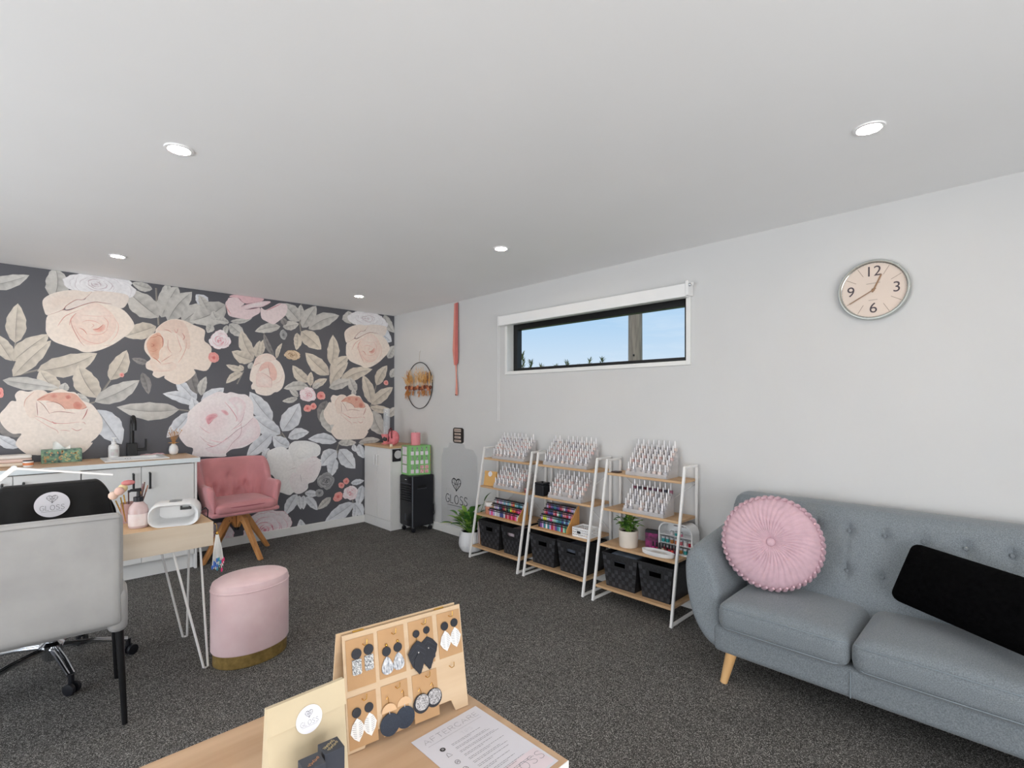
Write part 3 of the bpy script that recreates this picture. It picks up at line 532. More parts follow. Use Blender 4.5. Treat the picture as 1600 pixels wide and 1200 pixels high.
  ('l',(200,104,120),0.0039,[(1.227,1.243),(1.26,1.25),(1.29,1.238)]),
  ('l',(226,170,182),0.0047,[(1.423,1.112),(1.479,1.141),(1.508,1.171)])],
 'five': [('f',(238,218,208),(240,226,215),(1.728,1.634),[(1.616,1.767),(1.638,1.811),(1.678,1.842),(1.738,1.857),(1.795,1.837),(1.815,1.805),(1.857,1.77),(1.889,1.705),(1.905,1.64),(1.899,1.574),(1.878,1.513),(1.836,1.474),(1.805,1.469),(1.764,1.441),(1.708,1.435),(1.638,1.456),(1.619,1.493),(1.594,1.497),(1.587,1.529),(1.601,1.561),(1.575,1.586),(1.577,1.639),(1.589,1.692),(1.604,1.73)]),
  ('f',(228,164,150),(236,198,186),(1.779,1.69),[(1.663,1.674),(1.688,1.744),(1.728,1.773),(1.784,1.76),(1.826,1.681),(1.821,1.605),(1.784,1.587),(1.764,1.614),(1.749,1.705),(1.713,1.703)]),
  ('f',(239,222,210),(236,210,198),(1.713,1.805),[(1.616,1.767),(1.643,1.816),(1.738,1.857),(1.805,1.826),(1.815,1.8),(1.764,1.781),(1.688,1.771),(1.614,1.73)]),
  ('f',(240,224,216),(235,206,198),(1.708,1.585),[(1.633,1.641),(1.663,1.661),(1.713,1.649),(1.764,1.614),(1.779,1.592),(1.777,1.522),(1.713,1.521),(1.638,1.53)]),
  ('l',(170,110,102),0.0036,[(1.683,1.664),(1.723,1.644),(1.764,1.614),(1.779,1.592),(1.778,1.522)]),
  ('l',(206,160,152),0.0026,[(1.638,1.53),(1.713,1.52),(1.777,1.521)]),
  ('l',(176,110,102),0.0047,[(1.746,1.737),(1.754,1.689),(1.764,1.641)]),
  ('l',(196,140,130),0.0042,[(1.604,1.719),(1.643,1.747),(1.678,1.76)]),
  ('l',(206,148,138),0.0042,[(1.648,1.663),(1.673,1.722),(1.688,1.75)]),
  ('l',(206,156,146),0.0026,[(1.795,1.55),(1.857,1.584),(1.889,1.651)])],
 'six': [('f',(236,236,238),(240,242,244),(1.987,0.681),[(1.706,0.774),(1.737,0.818),(1.737,0.872),(1.808,0.908),(1.886,0.916),(1.94,0.885),(1.987,0.959),(2.055,0.965),(2.14,0.96),(2.182,0.919),(2.262,0.907),(2.273,0.82),(2.233,0.779),(2.288,0.746),(2.247,0.721),(2.277,0.689),(2.273,0.639),(2.247,0.577),(2.204,0.524),(2.147,0.509),(2.14,0.46),(2.09,0.424),(2.028,0.418),(1.994,0.436),(1.953,0.414),(1.886,0.443),(1.827,0.478),(1.821,0.56),(1.788,0.632),(1.731,0.664),(1.731,0.718)]),
  ('f',(241,243,243),(230,232,234),(2.111,0.867),[(1.94,0.885),(1.987,0.959),(2.14,0.96),(2.262,0.907),(2.269,0.827),(2.168,0.784),(2.055,0.779),(1.987,0.75),(1.966,0.821)]),
  ('f',(234,224,229),(238,233,236),(2.168,0.649),[(2.028,0.677),(2.161,0.785),(2.247,0.771),(2.284,0.71),(2.269,0.625),(2.197,0.525),(2.111,0.527),(2.055,0.604)]),
  ('f',(238,234,238),(232,226,231),(2.049,0.514),[(1.987,0.639),(2.069,0.602),(2.14,0.51),(2.09,0.424),(2.007,0.428),(1.953,0.545)]),
  ('l',(186,178,184),0.0039,[(1.933,0.665),(1.994,0.687),(2.028,0.687)]),
  ('l',(200,196,200),0.0033,[(1.994,0.763),(1.999,0.735),(2.0,0.714)]),
  ('l',(176,170,178),0.0052,[(2.062,0.617),(2.068,0.575),(2.076,0.535)]),
  ('l',(206,204,208),0.0039,[(2.021,0.817),(2.055,0.786),(2.111,0.796)]),
  ('l',(214,180,188),0.0046,[(2.175,0.784),(2.211,0.787),(2.247,0.778)]),
  ('l',(200,180,188),0.0033,[(2.182,0.733),(2.211,0.738),(2.24,0.75)]),
  ('l',(206,194,202),0.0026,[(2.083,0.573),(2.111,0.566),(2.14,0.567)]),
  ('l',(206,204,208),0.0033,[(1.94,0.561),(1.953,0.587),(1.973,0.599)]),
  ('l',(214,196,204),0.0033,[(2.154,0.665),(2.197,0.696),(2.225,0.708)])],
 'nine': [('f',(238,234,234),(228,178,186),(1.49,2.242),[(1.361,2.305),(1.38,2.339),(1.394,2.362),(1.466,2.372),(1.525,2.327),(1.495,2.286),(1.544,2.271),(1.614,2.285),(1.665,2.303),(1.665,2.253),(1.614,2.214),(1.564,2.176),(1.515,2.176),(1.399,2.189),(1.375,2.244)]),
  ('f',(222,164,173),(230,190,196),(1.525,2.365),[(1.394,2.373),(1.466,2.404),(1.686,2.404),(1.686,2.371),(1.594,2.342),(1.53,2.328),(1.481,2.369)]),
  ('f',(238,228,230),(230,200,206),(1.635,2.331),[(1.49,2.28),(1.544,2.319),(1.676,2.367),(1.769,2.377),(1.696,2.318),(1.604,2.295),(1.544,2.273)]),
  ('f',(240,234,232),(230,194,201),(1.796,2.258),[(1.676,2.304),(1.717,2.287),(1.796,2.336),(1.85,2.372),(1.92,2.37),(1.931,2.32),(1.904,2.249),(1.823,2.172),(1.791,2.152),(1.733,2.173),(1.681,2.206)]),
  ('l',(160,72,92),0.0054,[(1.476,2.374),(1.495,2.35),(1.525,2.33)]),
  ('l',(180,110,124),0.0032,[(1.495,2.28),(1.564,2.327),(1.686,2.371)]),
  ('l',(170,92,108),0.0043,[(1.544,2.271),(1.614,2.288),(1.665,2.305)]),
  ('l',(176,110,122),0.0027,[(1.696,2.318),(1.738,2.345),(1.78,2.373)]),
  ('l',(186,86,108),0.0075,[(1.727,2.283),(1.796,2.325),(1.871,2.372)]),
  ('l',(206,120,124),0.0064,[(1.368,2.29),(1.375,2.259),(1.394,2.23),(1.408,2.211)])]}

def spline(pts, closed, n=4):
    out = []; k = len(pts)
    for i in range(k if closed else k - 1):
        p0, p1, p2, p3 = (pts[(i + d) % k] if closed else pts[min(max(i + d, 0), k - 1)] for d in (-1, 0, 1, 2))
        for q in range(n):
            t = q / n; out.append(tuple(.5 * ((2 * p1[c]) + (p2[c] - p0[c]) * t + (2 * p0[c] - 5 * p1[c] + 4 * p2[c] - p3[c]) * t * t + (3 * p1[c] - p0[c] - 3 * p2[c] + p3[c]) * t ** 3) for c in (0, 1)))
    if not closed: out.append(pts[-1])
    return out
def traced_rose(P, shapes, dx=0., dz=0.):
    for s_ in shapes:
        if s_[0] == 'f':
            _, ci, co, fc, pts = s_; ci, co = mixc(ci, (238, 231, 226), .28), mixc(co, (240, 234, 229), .28); ed = spline(pts, True); k = len(ed); r1 = []; r2 = []
            ar = [(ed[i][0] - fc[0]) * (ed[(i + 1) % k][1] - fc[1]) - (ed[(i + 1) % k][0] - fc[0]) * (ed[i][1] - fc[1]) for i in range(k)]
            if min(ar) < -1e-7 and max(ar) > 1e-7: P.flat(ed, mixc(ci, co, .5), dx, dz); continue
            ed.append(ed[0])
            for x, z in ed:
                r1.append([(fc[0] + dx + (x - fc[0]) * t, fc[1] + dz + (z - fc[1]) * t) for t in (0, .35, .7, 1)]); r2.append([ci, mixc(ci, co, .3), mixc(ci, co, .75), co])
            P.quad_strip(r1, r2)
        else:
            _, c_, w_, pts = s_; ln_ = spline(pts, False, 5); k = len(ln_) - 1; rows = []
            for i, (x, z) in enumerate(ln_):
                a = ln_[max(0, i - 1)]; b = ln_[min(k, i + 1)]; l = max(1e-6, hypot(b[0] - a[0], b[1] - a[1])); hw = w_ * .5 * (.25 + .75 * sin(pi * i / k)); nx, nz = -(b[1] - a[1]) / l * hw, (b[0] - a[0]) / l * hw
                rows.append([(x + nx + dx, z + nz + dz), (x + dx, z + dz), (x - nx + dx, z - nz + dz)])
            P.quad_strip(rows, [[mixc(c_, (238, 218, 208), .45), c_, mixc(c_, (238, 218, 208), .45)]] * (k + 1))
for nm, dx, dz in (('nine', 0, 0), ('one', 0, 0), ('two', 0, 0), ('three', 0, 0), ('four', 0, 0), ('five', 0, 0), ('six', 0, 0), ('one', 2.446, -.012), ('three', 2.44, -.012)):
    P.k = 400; traced_rose(P, TRACED[nm], dx, dz)
me = bpy.data.meshes.new('floral_print'); me.from_pydata([(x, y - YB, z) for x, y, z in P.v], [], P.f); me.update()
ca = me.color_attributes.new('print', 'FLOAT_COLOR', 'POINT')
buf = []
for q in P.c: buf += list(S(*q))
ca.data.foreach_set('color', buf)
me.materials.append(vcol_mat('printed floral wallpaper', .5))
fp = bpy.data.objects.new('floral_print', me); COL.objects.link(fp); fp.parent = wb; fp.location = (0, YB, 0); fp['label'] = 'printed roses and pale leaves on charcoal wallpaper'

# roller blind over the window
b = thing('roller_blind', (XR - .05, 2.44, 2.05), 'white roller blind rolled up in its cassette above the window', 'blind')
ob = (XR - .05, 2.44, 2.05)
MB(ob).box(XR - .07, XR - .012, 1.555, 3.36, 2.068, 2.155).build('cassette', WHITEP, b, smooth=False, bevel=.004)
m = MB(ob); m.box(XR - .074, XR, 1.535, 1.554, 2.075, 2.17); m.lathe([(.012, 0), (.012, .02)], 12, (XR - .04, 1.535, 2.15), M=Matrix.Rotation(radians(90), 3, 'X')); m.build('bracket', WHITEP, b, bevel=.002)
m = MB(ob); m.box(XR - .074, XR, 3.361, 3.372, 2.066, 2.157); m.build('bracket', WHITEP, b, smooth=False, bevel=.002)
m = MB(ob)
for s_ in (0, .018): m.tube([(XR - .045 - s_, 3.378, 2.1), (XR - .045 - s_, 3.378, 1.2)], .0016, 6)
m.build('pull_chain', WHITEP, b)
MB(ob).ball((XR - .06, 1.53, 2.142), .012).build('chain_guide', CHROME, b)

# recessed downlights
LENS = mat('lit lamp lens', (255, 244, 226), .4, emit=240, var=0)
def downlight(x, y, label):
    d = thing('downlight', (x, y, ZC), label, 'ceiling light', 'recessed ceiling downlights')
    MB().lathe([(.038, -.001), (.04, -.006), (.05, -.005), (.052, 0)], 28).build('rim', WHITEP, d)
    MB().lathe([(.0001, -.004), (.038, -.004)], 24).build('lens', LENS, d)
for x, y, lb in ((2.26, .405, 'round lit downlight in the ceiling nearest the wall clock'), (.449, 2.391, 'round lit downlight in the ceiling above the grey velvet chair and desk'),
                 (.471, 4.451, 'round lit downlight in the ceiling above the sink bench'), (2.279, 2.44, 'round lit downlight in the ceiling before the strip window'),
                 (2.325, 4.507, 'small lit downlight in the ceiling near the far room corner'), (.449, .4, 'round lit downlight in the ceiling straight above the photographer'), (-1.4, 2.4, 'round lit downlight in the ceiling by the left wall'), (-1.4, .4, 'round lit downlight in the ceiling by the sliding doors')):
    downlight(x, y, lb)

# ------------------------------------------------------------------ sofa along the window wall
SOFAF = mat('blue grey woven upholstery', (140, 147, 152), .9, rgb2=(106, 113, 119), scale=260, detail=2, bump=.25, bscale=420, sheen=.25)
SEAM = mat('pale grey stitching', (138, 148, 155), .9, var=.05)
LEGW = wood('light beech', (232, 190, 136), (216, 168, 112), 'z', 4)
SO = (2.8, .22, 0)
so = thing('sofa', SO, 'blue-grey fabric sofa with tufted back and round tapered wooden legs', 'sofa')
YA, YE = 1.05, -.60     # inner faces of the two arms
m = MB(SO).soft(.325, (YA - YE) / 2 + .03, .066, .03, (2.765, (YA + YE) / 2, .211), n=20); m.build('base_frame', SOFAF, so)
m = MB(SO); m.bar((2.436, .50, .155), (2.436, .50, .265), .004); m.build('seam', SEAM, so)
cush = ((.502, 1.048), (-.052, .498), (-.598, -.056))
for y0, y1 in cush:
    c = MB(SO).soft(.245, (y1 - y0) / 2, .072, .055, (2.645, (y0 + y1) / 2, .337), dome=.03, n=20).build('seat_cushion', SOFAF, so)
    pts = [(2.404, y0 + .05, .385), (2.402, (y0 + y1) / 2, .389), (2.404, y1 - .05, .385)]
    MB(SO).tube([(2.43, y0 + .012, .383)] + pts + [(2.43, y1 - .012, .383)], .0022, 6).build('top_seam', SEAM, c)
    MB(SO).tube([(2.43, y0 + .012, .295)] + [(2.404, y0 + .05, .291), (2.402, (y0 + y1) / 2, .291), (2.404, y1 - .05, .291)] + [(2.43, y1 - .012, .295)], .0022, 6).build('bottom_seam', SEAM, c)
# tufted back
TUF = [(y, z) for z in (.735, .55) for y in [.608 + .1435 * k for k in range(3, -9, -1)]]
def back_pt(u, v):
    y = 1.185 + (-.735 - 1.185) * u; z = .30 + .54 * v; x = 2.835 + (z - .40) * .29
    for ty, tz in TUF:
        d = (y - ty) ** 2 + (z - tz) ** 2
        x += .022 * math.exp(-d / .0009)
        if abs(y - ty) < .02 and .50 < z < .78: x += .003 * math.exp(-((y - ty) / .005) ** 2)
    x -= .012 * sin(pi * min(1, max(0, v)))
    e_ = min(u, 1 - u) * 1.92
    if e_ < .05: x += (.05 - e_) ** 2 * 12; y += (.05 - e_) * (.25 if u < .5 else -.25) * -1 * 0
    if v > .93: x += ((v - .93) / .07) ** 2 * .025
    if e_ < .05 and v > .9: z -= (.05 - e_) ** 2 * 9
    return (x, y, z)
m = MB(SO); NU, NV = 190, 54; m.grid(NU, NV, back_pt)
# close the shell: top, sides and rear
rear = lambda u, v: (3.075 + (back_pt(u, v)[2] - .4) * .12, back_pt(u, v)[1], back_pt(u, v)[2])
m.grid(NU, 3, lambda u, t: tuple(Vector(back_pt(u, 1)).lerp(Vector(rear(u, 1)), t) + Vector((0, 0, .008 * sin(pi * t)))))
m.grid(NU, 1, lambda u, t: tuple(Vector(rear(u, 1)).lerp(Vector(rear(u, 0)), t)))
for uu in (0, 1): m.grid(3, NV, lambda t, v: tuple(Vector(back_pt(uu, v)).lerp(Vector(rear(uu, v)), t)))
bk = m.build('backrest', SOFAF, so, sharp=60)
for ty, tz in TUF: MB(SO).ball((2.835 + (tz - .40) * .29 + .006, ty, tz), .006, .009, .009, 8).build('tuft_button', SOFAF, bk)
# arms: rolled outline carried from front to back
ARM = [(1.035, .15), (1.075, .145), (1.125, .17), (1.175, .225), (1.215, .30), (1.245, .39), (1.262, .47), (1.268, .53), (1.262, .575), (1.238, .603), (1.2, .608), (1.16, .59), (1.125, .555), (1.095, .505), (1.07, .44), (1.055, .36), (1.042, .26)]
def arm(sign):
    cy = sum(p[0] for p in ARM) / len(ARM); cz = sum(p[1] for p in ARM) / len(ARM); vs = []; K = len(ARM)
    st = [(0, .72), (.012, .88), (.03, .96), (.06, 1), (.2, 1), (.35, 1), (.5, 1), (.60, 1)]
    for t, sc in st:
        for y, z in ARM:
            yy = cy + (y - cy) * sc; zz = cz + (z - cz) * sc; x = 2.432 + t + .085 * max(0, (zz - .15)) / .45 * (1 - t / .6)
            zz += max(0, (zz - .3)) / .3 * .07 * (t / .6)
            vs.append((x, yy if sign > 0 else (YA + YE) - yy, zz))
    fs = []
    for i in range(len(st) - 1):
        for j in range(K): fs.append((i * K + j, i * K + (j + 1) % K, (i + 1) * K + (j + 1) % K, (i + 1) * K + j))
    fs.append(tuple(range(K))); fs.append(tuple((len(st) - 1) * K + j for j in range(K)))
    o = MB(SO).add(vs, fs).build('arm', SOFAF, so, sharp=80)
    sb = o.modifiers.new('soft', 'SUBSURF'); sb.levels = 2; sb.render_levels = 2
    return o
arm(1); arm(-1)
for x, y in ((2.478, 1.0), (2.478, -.55), (3.0, 1.0), (3.0, -.55)):
    dx = -.022 if x < 2.7 else .022; dy = .03 if y > 0 else -.03
    MB(SO).tube([(x, y, .15), (x + dx, y + dy, 0)], [.026, .017], 16).build('leg', LEGW, so)

# round pleated cushion
PINKC = mat('dusty pink velvet cloth', (204, 170, 180), .8, var=.07, scale=30, sheen=.15)
RC = (2.695, .89, .667)
R3 = Matrix.Rotation(radians(-117), 3, 'Z') @ Matrix.Rotation(radians(8), 3, 'Y')
nrm = Vector((-.93, -.25, .28)).normalized(); upv = Vector((0, 0, 1)); rt = upv.cross(nrm).normalized(); upv = nrm.cross(rt)
MC = Matrix((rt, upv, nrm)).transposed()
rc = thing('round_cushion', RC, 'round dusty pink pleated cushion with centre button on the sofa', 'cushion', M=MC)
RAD, NP = .222, 42
def pleat(side):
    m = MB(); nr, na = 22, NP * 8; vs = []; fs = []
    for i in range(nr + 1):
        t = i / nr; r = RAD * t
        for j in range(na):
            a = 2 * pi * j / na; w_ = a + .25 * t * t
            h = .075 * (1 - t ** 2.6) ** .62 + .012 * (t - .5)
            ph = abs(sin(NP * w_ / 2 + .9 * sin(3 * a))); k = min(1, t * 2.2) * (1 if t < .93 else (1 - t) / .07)
            h += .008 * k * (ph ** .6 - .5); h -= .03 * math.exp(-(t / .12) ** 2)
            vs.append((r * cos(a) * (1 + .008 * sin(NP * a)), r * sin(a) * (1 + .008 * sin(NP * a)), side * h))
    for i in range(nr):
        for j in range(na): fs.append((i * na + j, i * na + (j + 1) % na, (i + 1) * na + (j + 1) % na, (i + 1) * na + j))
    return m.add(vs, fs)
pleat(1).build('pleated_front', PINKC, rc, sharp=80); pleat(-1).build('pleated_back', PINKC, rc, sharp=80)
MB().ball((0, 0, .055), .021, .021, .012, 16).build('centre_button', PINKC, rc)
m = MB()
for j in range(46):
    a = 2 * pi * j / 46
    for sgn in (-1, 1):
        p = [(RAD * .985 * cos(a + sgn * d) * (1 + .03 * sin(pi * q)), RAD * .985 * sin(a + sgn * d) * (1 + .03 * sin(pi * q)), sgn * (-.03 + .06 * q)) for q, d in ((0, 0), (.33, .045), (.66, .09), (1, .135))]
        m.tube(p, [.006, .0105, .0105, .006], 6)
m.build('smocked_edge', PINKC, rc)

# black fur lumbar cushion
FUR = mat('black plush fur', (6, 6, 7), 1., var=.5, scale=60, bump=.9, bscale=160); FUR.node_tree.nodes['Principled BSDF'].inputs['Specular IOR Level'].default_value = .05
ln = Vector((-.28, -.50, -.03)).normalized(); tilt = Vector((.45, -.25, 1)).normalized(); nn = ln.cross(tilt).normalized(); tilt = nn.cross(ln)
MK = Matrix((ln, tilt, nn)).transposed()
bc = thing('lumbar_cushion', (2.655, .092, .604), 'long black plush cushion lying across the sofa seat', 'cushion', M=MK)
MB().soft(.33, .135, .035, .035, n=22, puff=.05).build('cover', FUR, bc)

# ------------------------------------------------------------------ wall clock
ck = thing('wall_clock', (XR, .548, 1.957), 'round silver-rimmed wall clock with cream face on the white wall', 'clock', M=RW)
SILV = mat('brushed silver rim', (190, 194, 190), .22, .9, var=.03)
CR = .152
MB().lathe([(CR - .004, 0), (CR + .004, .004), (CR + .004, .03), (CR, .038), (CR - .006, .038), (CR - .009, .026), (CR - .012, .024)], 64, cap=False).build('rim', SILV, ck)
MB().lathe([(.0001, .02), (CR - .006, .02), (CR - .006, .004)], 48).build('dial', mat('cream dial', (222, 206, 194), .5, var=.02), ck)
NUMC = mat('dark numeral ink', (74, 64, 70), .5, var=.02); TICK = mat('bronze tick ink', (136, 114, 100), .45, var=.02)
def text(name, body, x, y, z, size, m_, parent):
    c = bpy.data.curves.new(name, 'FONT'); c.body = body; c.size = size; c.align_x = 'CENTER'; c.align_y = 'CENTER'
    t_ = bpy.data.objects.new(name + '_curve', c); COL.objects.link(t_)
    dg = bpy.context.evaluated_depsgraph_get(); me_ = bpy.data.meshes.new_from_object(t_.evaluated_get(dg)); bpy.data.objects.remove(t_)
    me_.materials.clear(); me_.materials.append(m_)
    o = bpy.data.objects.new(name, me_); COL.objects.link(o); o.parent = parent; o.location = (x, y, z); return o
for body, x, y in (('12', 0, .095), ('3', .098, 0), ('6', 0, -.095), ('9', -.098, 0)): text('numeral', body, x, y, .0208, .074, NUMC, ck)
m = MB()
for k in range(12):
    if k % 3 == 0: continue
    a = pi / 2 - 2 * pi * k / 12; m.ribbon([(.086 * cos(a), .086 * sin(a)), (.134 * cos(a), .134 * sin(a))], .002, .0207)
for k in range(60):
    a = 2 * pi * k / 60; m.ribbon([(.136 * cos(a), .136 * sin(a)), (.142 * cos(a), .142 * sin(a))], .0008, .0207)
m.build('hour_marks', TICK, ck, smooth=False, normals=False)
for q in ([(-.03, .034), (.03, .036)], [(-.02, -.052), (.018, -.051)]): MB().ribbon(q, .0035, .0207).build('dial_lettering', mat('pale dial ink', (178, 162, 152), .5), ck, smooth=False, normals=False)
HAND = mat('bronze hand', (150, 118, 92), .4, .3, var=.03)
MB().ribbon([(-.004, -.012), (.035, .076)], .0075, .0235).build('hour_hand', HAND, ck, smooth=False)
MB().ribbon([(.012, .007), (-.104, -.062)], .005, .025).build('minute_hand', HAND, ck, smooth=False)
MB().lathe([(.007, .021), (.007, .027), (.0001, .028)], 16).build('hand_boss', HAND, ck)

# ------------------------------------------------------------------ three leaning-front shelf units and what they hold
SHZ = (.102, .375, .617, .862); SHX = lambda z: 2.815 + .175 * z / .966
XB = 3.155; PT = .016
def shelf_unit(y0, y1, label):
    o = (2.98, (y0 + y1) / 2, 0); s = thing('ladder_shelf', o, label, 'shelf unit', 'white and oak shelf units in a row')
    for y in (y0 + PT / 2, y1 - PT / 2):
        m = MB(o); fx = (2.815, y, 0); tx = (2.99, y, .957)
        m.bar(fx, tx, PT, PT, (0, 1, 0)); m.bar((2.983, y, .957), (XB + .009, y, .957), PT); m.bar((XB, y, .957), (XB, y, 0), PT); m.bar((2.82, y, .012), (XB, y, .012), PT)
        m.build('side_frame', WHITEM, s, smooth=False, bevel=.002)
    for z in SHZ:
        MB(o).box(SHX(z) + .004, XB + .01, y0 + PT + .0005, y1 - PT - .0005, z - .008, z + .008).build('shelf_board', OAKY, s, smooth=False, bevel=.0015)
    m = MB(o); m.tube([(XB + .012, y0 + .02, .40), (XB + .012, y1 - .02, .84)], .0025, 6); m.build('brace', WHITEM, s)
    m = MB(o); m.tube([(XB + .016, y1 - .02, .40), (XB + .016, y0 + .02, .84)], .0025, 6); m.build('brace', WHITEM, s)
    return s
UA, UB, UC = (2.818, 3.428), (2.165, 2.765), (1.492, 2.093)
shelf_unit(*UA, 'white metal and oak shelf unit next to the peace lily')
shelf_unit(*UB, 'middle white metal and oak shelf unit of the three')
shelf_unit(*UC, 'white metal and oak shelf unit beside the sofa arm')

BOTM = [mat('polish bottle clear', (232, 226, 226), .15, var=.03, trans=.35), mat('polish bottle nude', (230, 212, 206), .15, var=.03, trans=.2), mat('polish bottle blush', (224, 192, 188), .15, var=.03, trans=.15), mat('polish bottle grey', (196, 194, 200), .15, var=.03, trans=.2),
        mat('polish bottle burgundy', (88, 30, 42), .15, var=.05), mat('polish bottle navy', (38, 40, 56), .15, var=.05), mat('polish bottle plum', (92, 56, 84), .15, var=.05), mat('polish bottle mauve', (150, 92, 112), .15, var=.05)]
BOT = []
for i, bm_ in enumerate(BOTM):
    r_ = thing('nail_polish_bottle', (0, 0, 0), 'x', 'bottle')
    MB().soft(.0125, .0125, .0165, .004, (0, 0, .0165), n=3).build('glass_body', bm_, r_)
    MB().lathe([(.0065, .032), (.0062, .036), (.0055, .04), (.0042, .078), (.0035, .080), (.0001, .0803)], 8).build('cap', SILVER if i < 1 or i > 2 else mat('white cap', (236, 234, 234), .3, var=.02), r_)
    BOT.append([r_, False])
def bottle(kind, loc, label, group):
    r_, used = BOT[kind]
    if used: r_ = copy_tree(r_)
    BOT[kind][1] = True
    r_.location = loc; r_.rotation_euler = (0, 0, random.uniform(-.2, .2)); r_['label'] = label; r_['group'] = group
NTH = ('first', 'second', 'third', 'fourth', 'fifth', 'sixth', 'seventh', 'eighth', 'ninth', 'tenth', 'eleventh', 'twelfth', 'thirteenth', 'fourteenth', 'fifteenth', 'sixteenth')
ORD = ('front', 'second', 'third', 'fourth', 'fifth', 'rear')
def riser(y0, y1, xf, z, rows, n, where, seed, dark=False, pitch=.0285, step=.030):
    """stepped clear stand full of bottles; y1 is the end nearer the back wall"""
    o = (xf + .07, (y0 + y1) / 2, z + .008); s = thing('polish_riser', o, 'clear stepped acrylic bottle stand on the ' + where, 'display stand', 'clear acrylic polish stands')
    rd = random.Random(seed); m = MB(o); zb = z + .0087
    for r in range(rows):
        x0 = xf + r * pitch; zz = zb + .001 + r * step
        st = MB(o)
        st.box(x0 + .001, x0 + pitch, y0, y1, zz + .006, zz + .009)           # tread
        st.box(x0 - .001, x0 + .0015, y0, y1, max(zb, zz - step + .012) if r else zb, zz + .026)   # lip
        st.build('step', ACRYL, s, smooth=False)
    for y in (y0 - .0025, y1):
        e = MB(o)
        poly = [(xf, zb)] + [p for r in range(rows) for p in ((xf + r * pitch, zb + r * step + .022), (xf + (r + 1) * pitch, zb + r * step + .022))] + [(xf + rows * pitch, zb)]
        e.prism(poly, y, y + .0025, lambda u, v, t: (u, t, v))
        e.build('side_panel', ACRYL, s, smooth=False)
    for r in range(rows):
        for k in range(n):
            if rd.random() < .04: continue
            y = y1 - .014 - (y1 - y0 - .028) * k / (n - 1)
            kind = rd.choice((0, 0, 1, 1, 3)) if not dark else (rd.choice((0, 0, 3, 3, 1)) if r < rows - 1 else rd.choice((4, 5, 4, 5, 6, 7)))
            if not dark and r in (2, 3): kind = rd.choice((1, 2, 2, 0))
            col_ = 'dark ' if kind > 3 else ('blush ' if kind == 2 else ('nude ' if kind == 1 else 'clear '))
            pos = 'far end' if k == 0 else ('near end' if k == n - 1 else NTH[k])
            bottle(kind, (xf + r * pitch + .0145, y, zb + .010 + r * step), col_ + 'polish bottle, ' + pos + ', ' + ORD[r if r < rows - 1 else 5] + ' row, ' + where, 'polish bottles on the ' + where)
riser(2.925, 3.315, 2.985, .862, 6, 9, 'top shelf near the lily', 1, pitch=.025, step=.027)
riser(2.915, 3.24, 2.935, .617, 5, 7, 'second shelf near the lily', 2)
riser(2.27, 2.70, 2.985, .862, 6, 10, 'middle unit top shelf', 3, pitch=.025, step=.028)
riser(2.285, 2.605, 2.935, .617, 5, 7, 'middle unit second shelf', 4)
riser(1.625, 1.93, 2.985, .862, 6, 8, 'top shelf near the sofa', 5, pitch=.026, step=.030)
riser(1.62, 1.92, 2.935, .617, 5, 8, 'second shelf near the sofa', 6, dark=True)
for r_, u in BOT:
    if not u:
        for ch in list(r_.children): bpy.data.objects.remove(ch)
        bpy.data.objects.remove(r_)

# glitter vials on sloped wooden racks
VC = {'silver': (196, 196, 204), 'lilac': (190, 160, 206), 'pink': (232, 90, 150), 'red': (176, 40, 70), 'navy': (60, 70, 130), 'teal': (60, 130, 140), 'green': (70, 140, 110), 'orange': (240, 120, 60), 'yellow': (220, 226, 70), 'rose': (206, 130, 140), 'purple': (110, 70, 140), 'black': (44, 42, 50), 'gold': (170, 140, 100), 'sky': (130, 180, 200), 'white': (226, 226, 228), 'mint': (160, 206, 180)}
VCAP = mat('clear pot lid', (214, 216, 220), .2, var=.02, trans=.3); VLID = mat('black vial lid', (26, 24, 28), .4); VIAL = {}
def vial(c, loc, label, group):
    if c not in VIAL:
        r_ = thing('glitter_vial', loc, label, 'vial')
        MB().lathe([(.0098, 0), (.0102, .002), (.0102, .046), (.0095, .048)], 10).build('tube', mat('glitter ' + c, VC[c], .3, var=.25, scale=180, coat=.4), r_)
        MB().lathe([(.0102, .048), (.0104, .060), (.0001, .0602)], 10).build('lid', VLID, r_); VIAL[c] = r_
    else: r_ = copy_tree(VIAL[c])
    r_.location = loc; tag(r_, label, 'vial', group)
RACKW = wood('honey pine', (214, 160, 96), (196, 140, 76), 'z', 4)
def rack(y0, y1, xf, z, cols, where):
    o = (xf + .09, (y0 + y1) / 2, z); s = thing('vial_rack', o, 'stepped pine rack with black rails holding glitter vials on the ' + where, 'rack', 'pine vial racks')
    zb = z + .0087; n = len(cols[0]); st = .040; dp = .034
    for r in range(len(cols)):
        x0 = xf + r * dp; MB(o).box(x0, x0 + dp, y0 + .009, y1, zb, zb + .004 + r * st).build('step', RACKW, s, smooth=False)
        MB(o).box(x0 - .004, x0 - .0005, y0 + .009, y1, zb + .043 + r * st, zb + .050 + r * st).build('rail', BLACKM, s, smooth=False)
    e = MB(o); e.prism([(xf - .004, zb), (xf - .004, zb + .03), (xf + len(cols) * dp, zb + .03 + len(cols) * st), (xf + len(cols) * dp + .01, zb + .03 + len(cols) * st), (xf + len(cols) * dp + .01, zb)], y0, y0 + .0085, lambda u, v, t: (u, t, v)); e.build('side_panel', RACKW, s, smooth=False)
    for r, row in enumerate(cols):
        for k, c in enumerate(row):
            vial(c, (xf + r * dp + .012, y1 - .012 - (y1 - y0 - .034) * k / (len(row) - 1), zb + .0047 + r * st), c + ' glitter vial, ' + NTH[k] + ' from far end, ' + ORD[r] + ' rack row, ' + where, 'glitter vials on the ' + where)
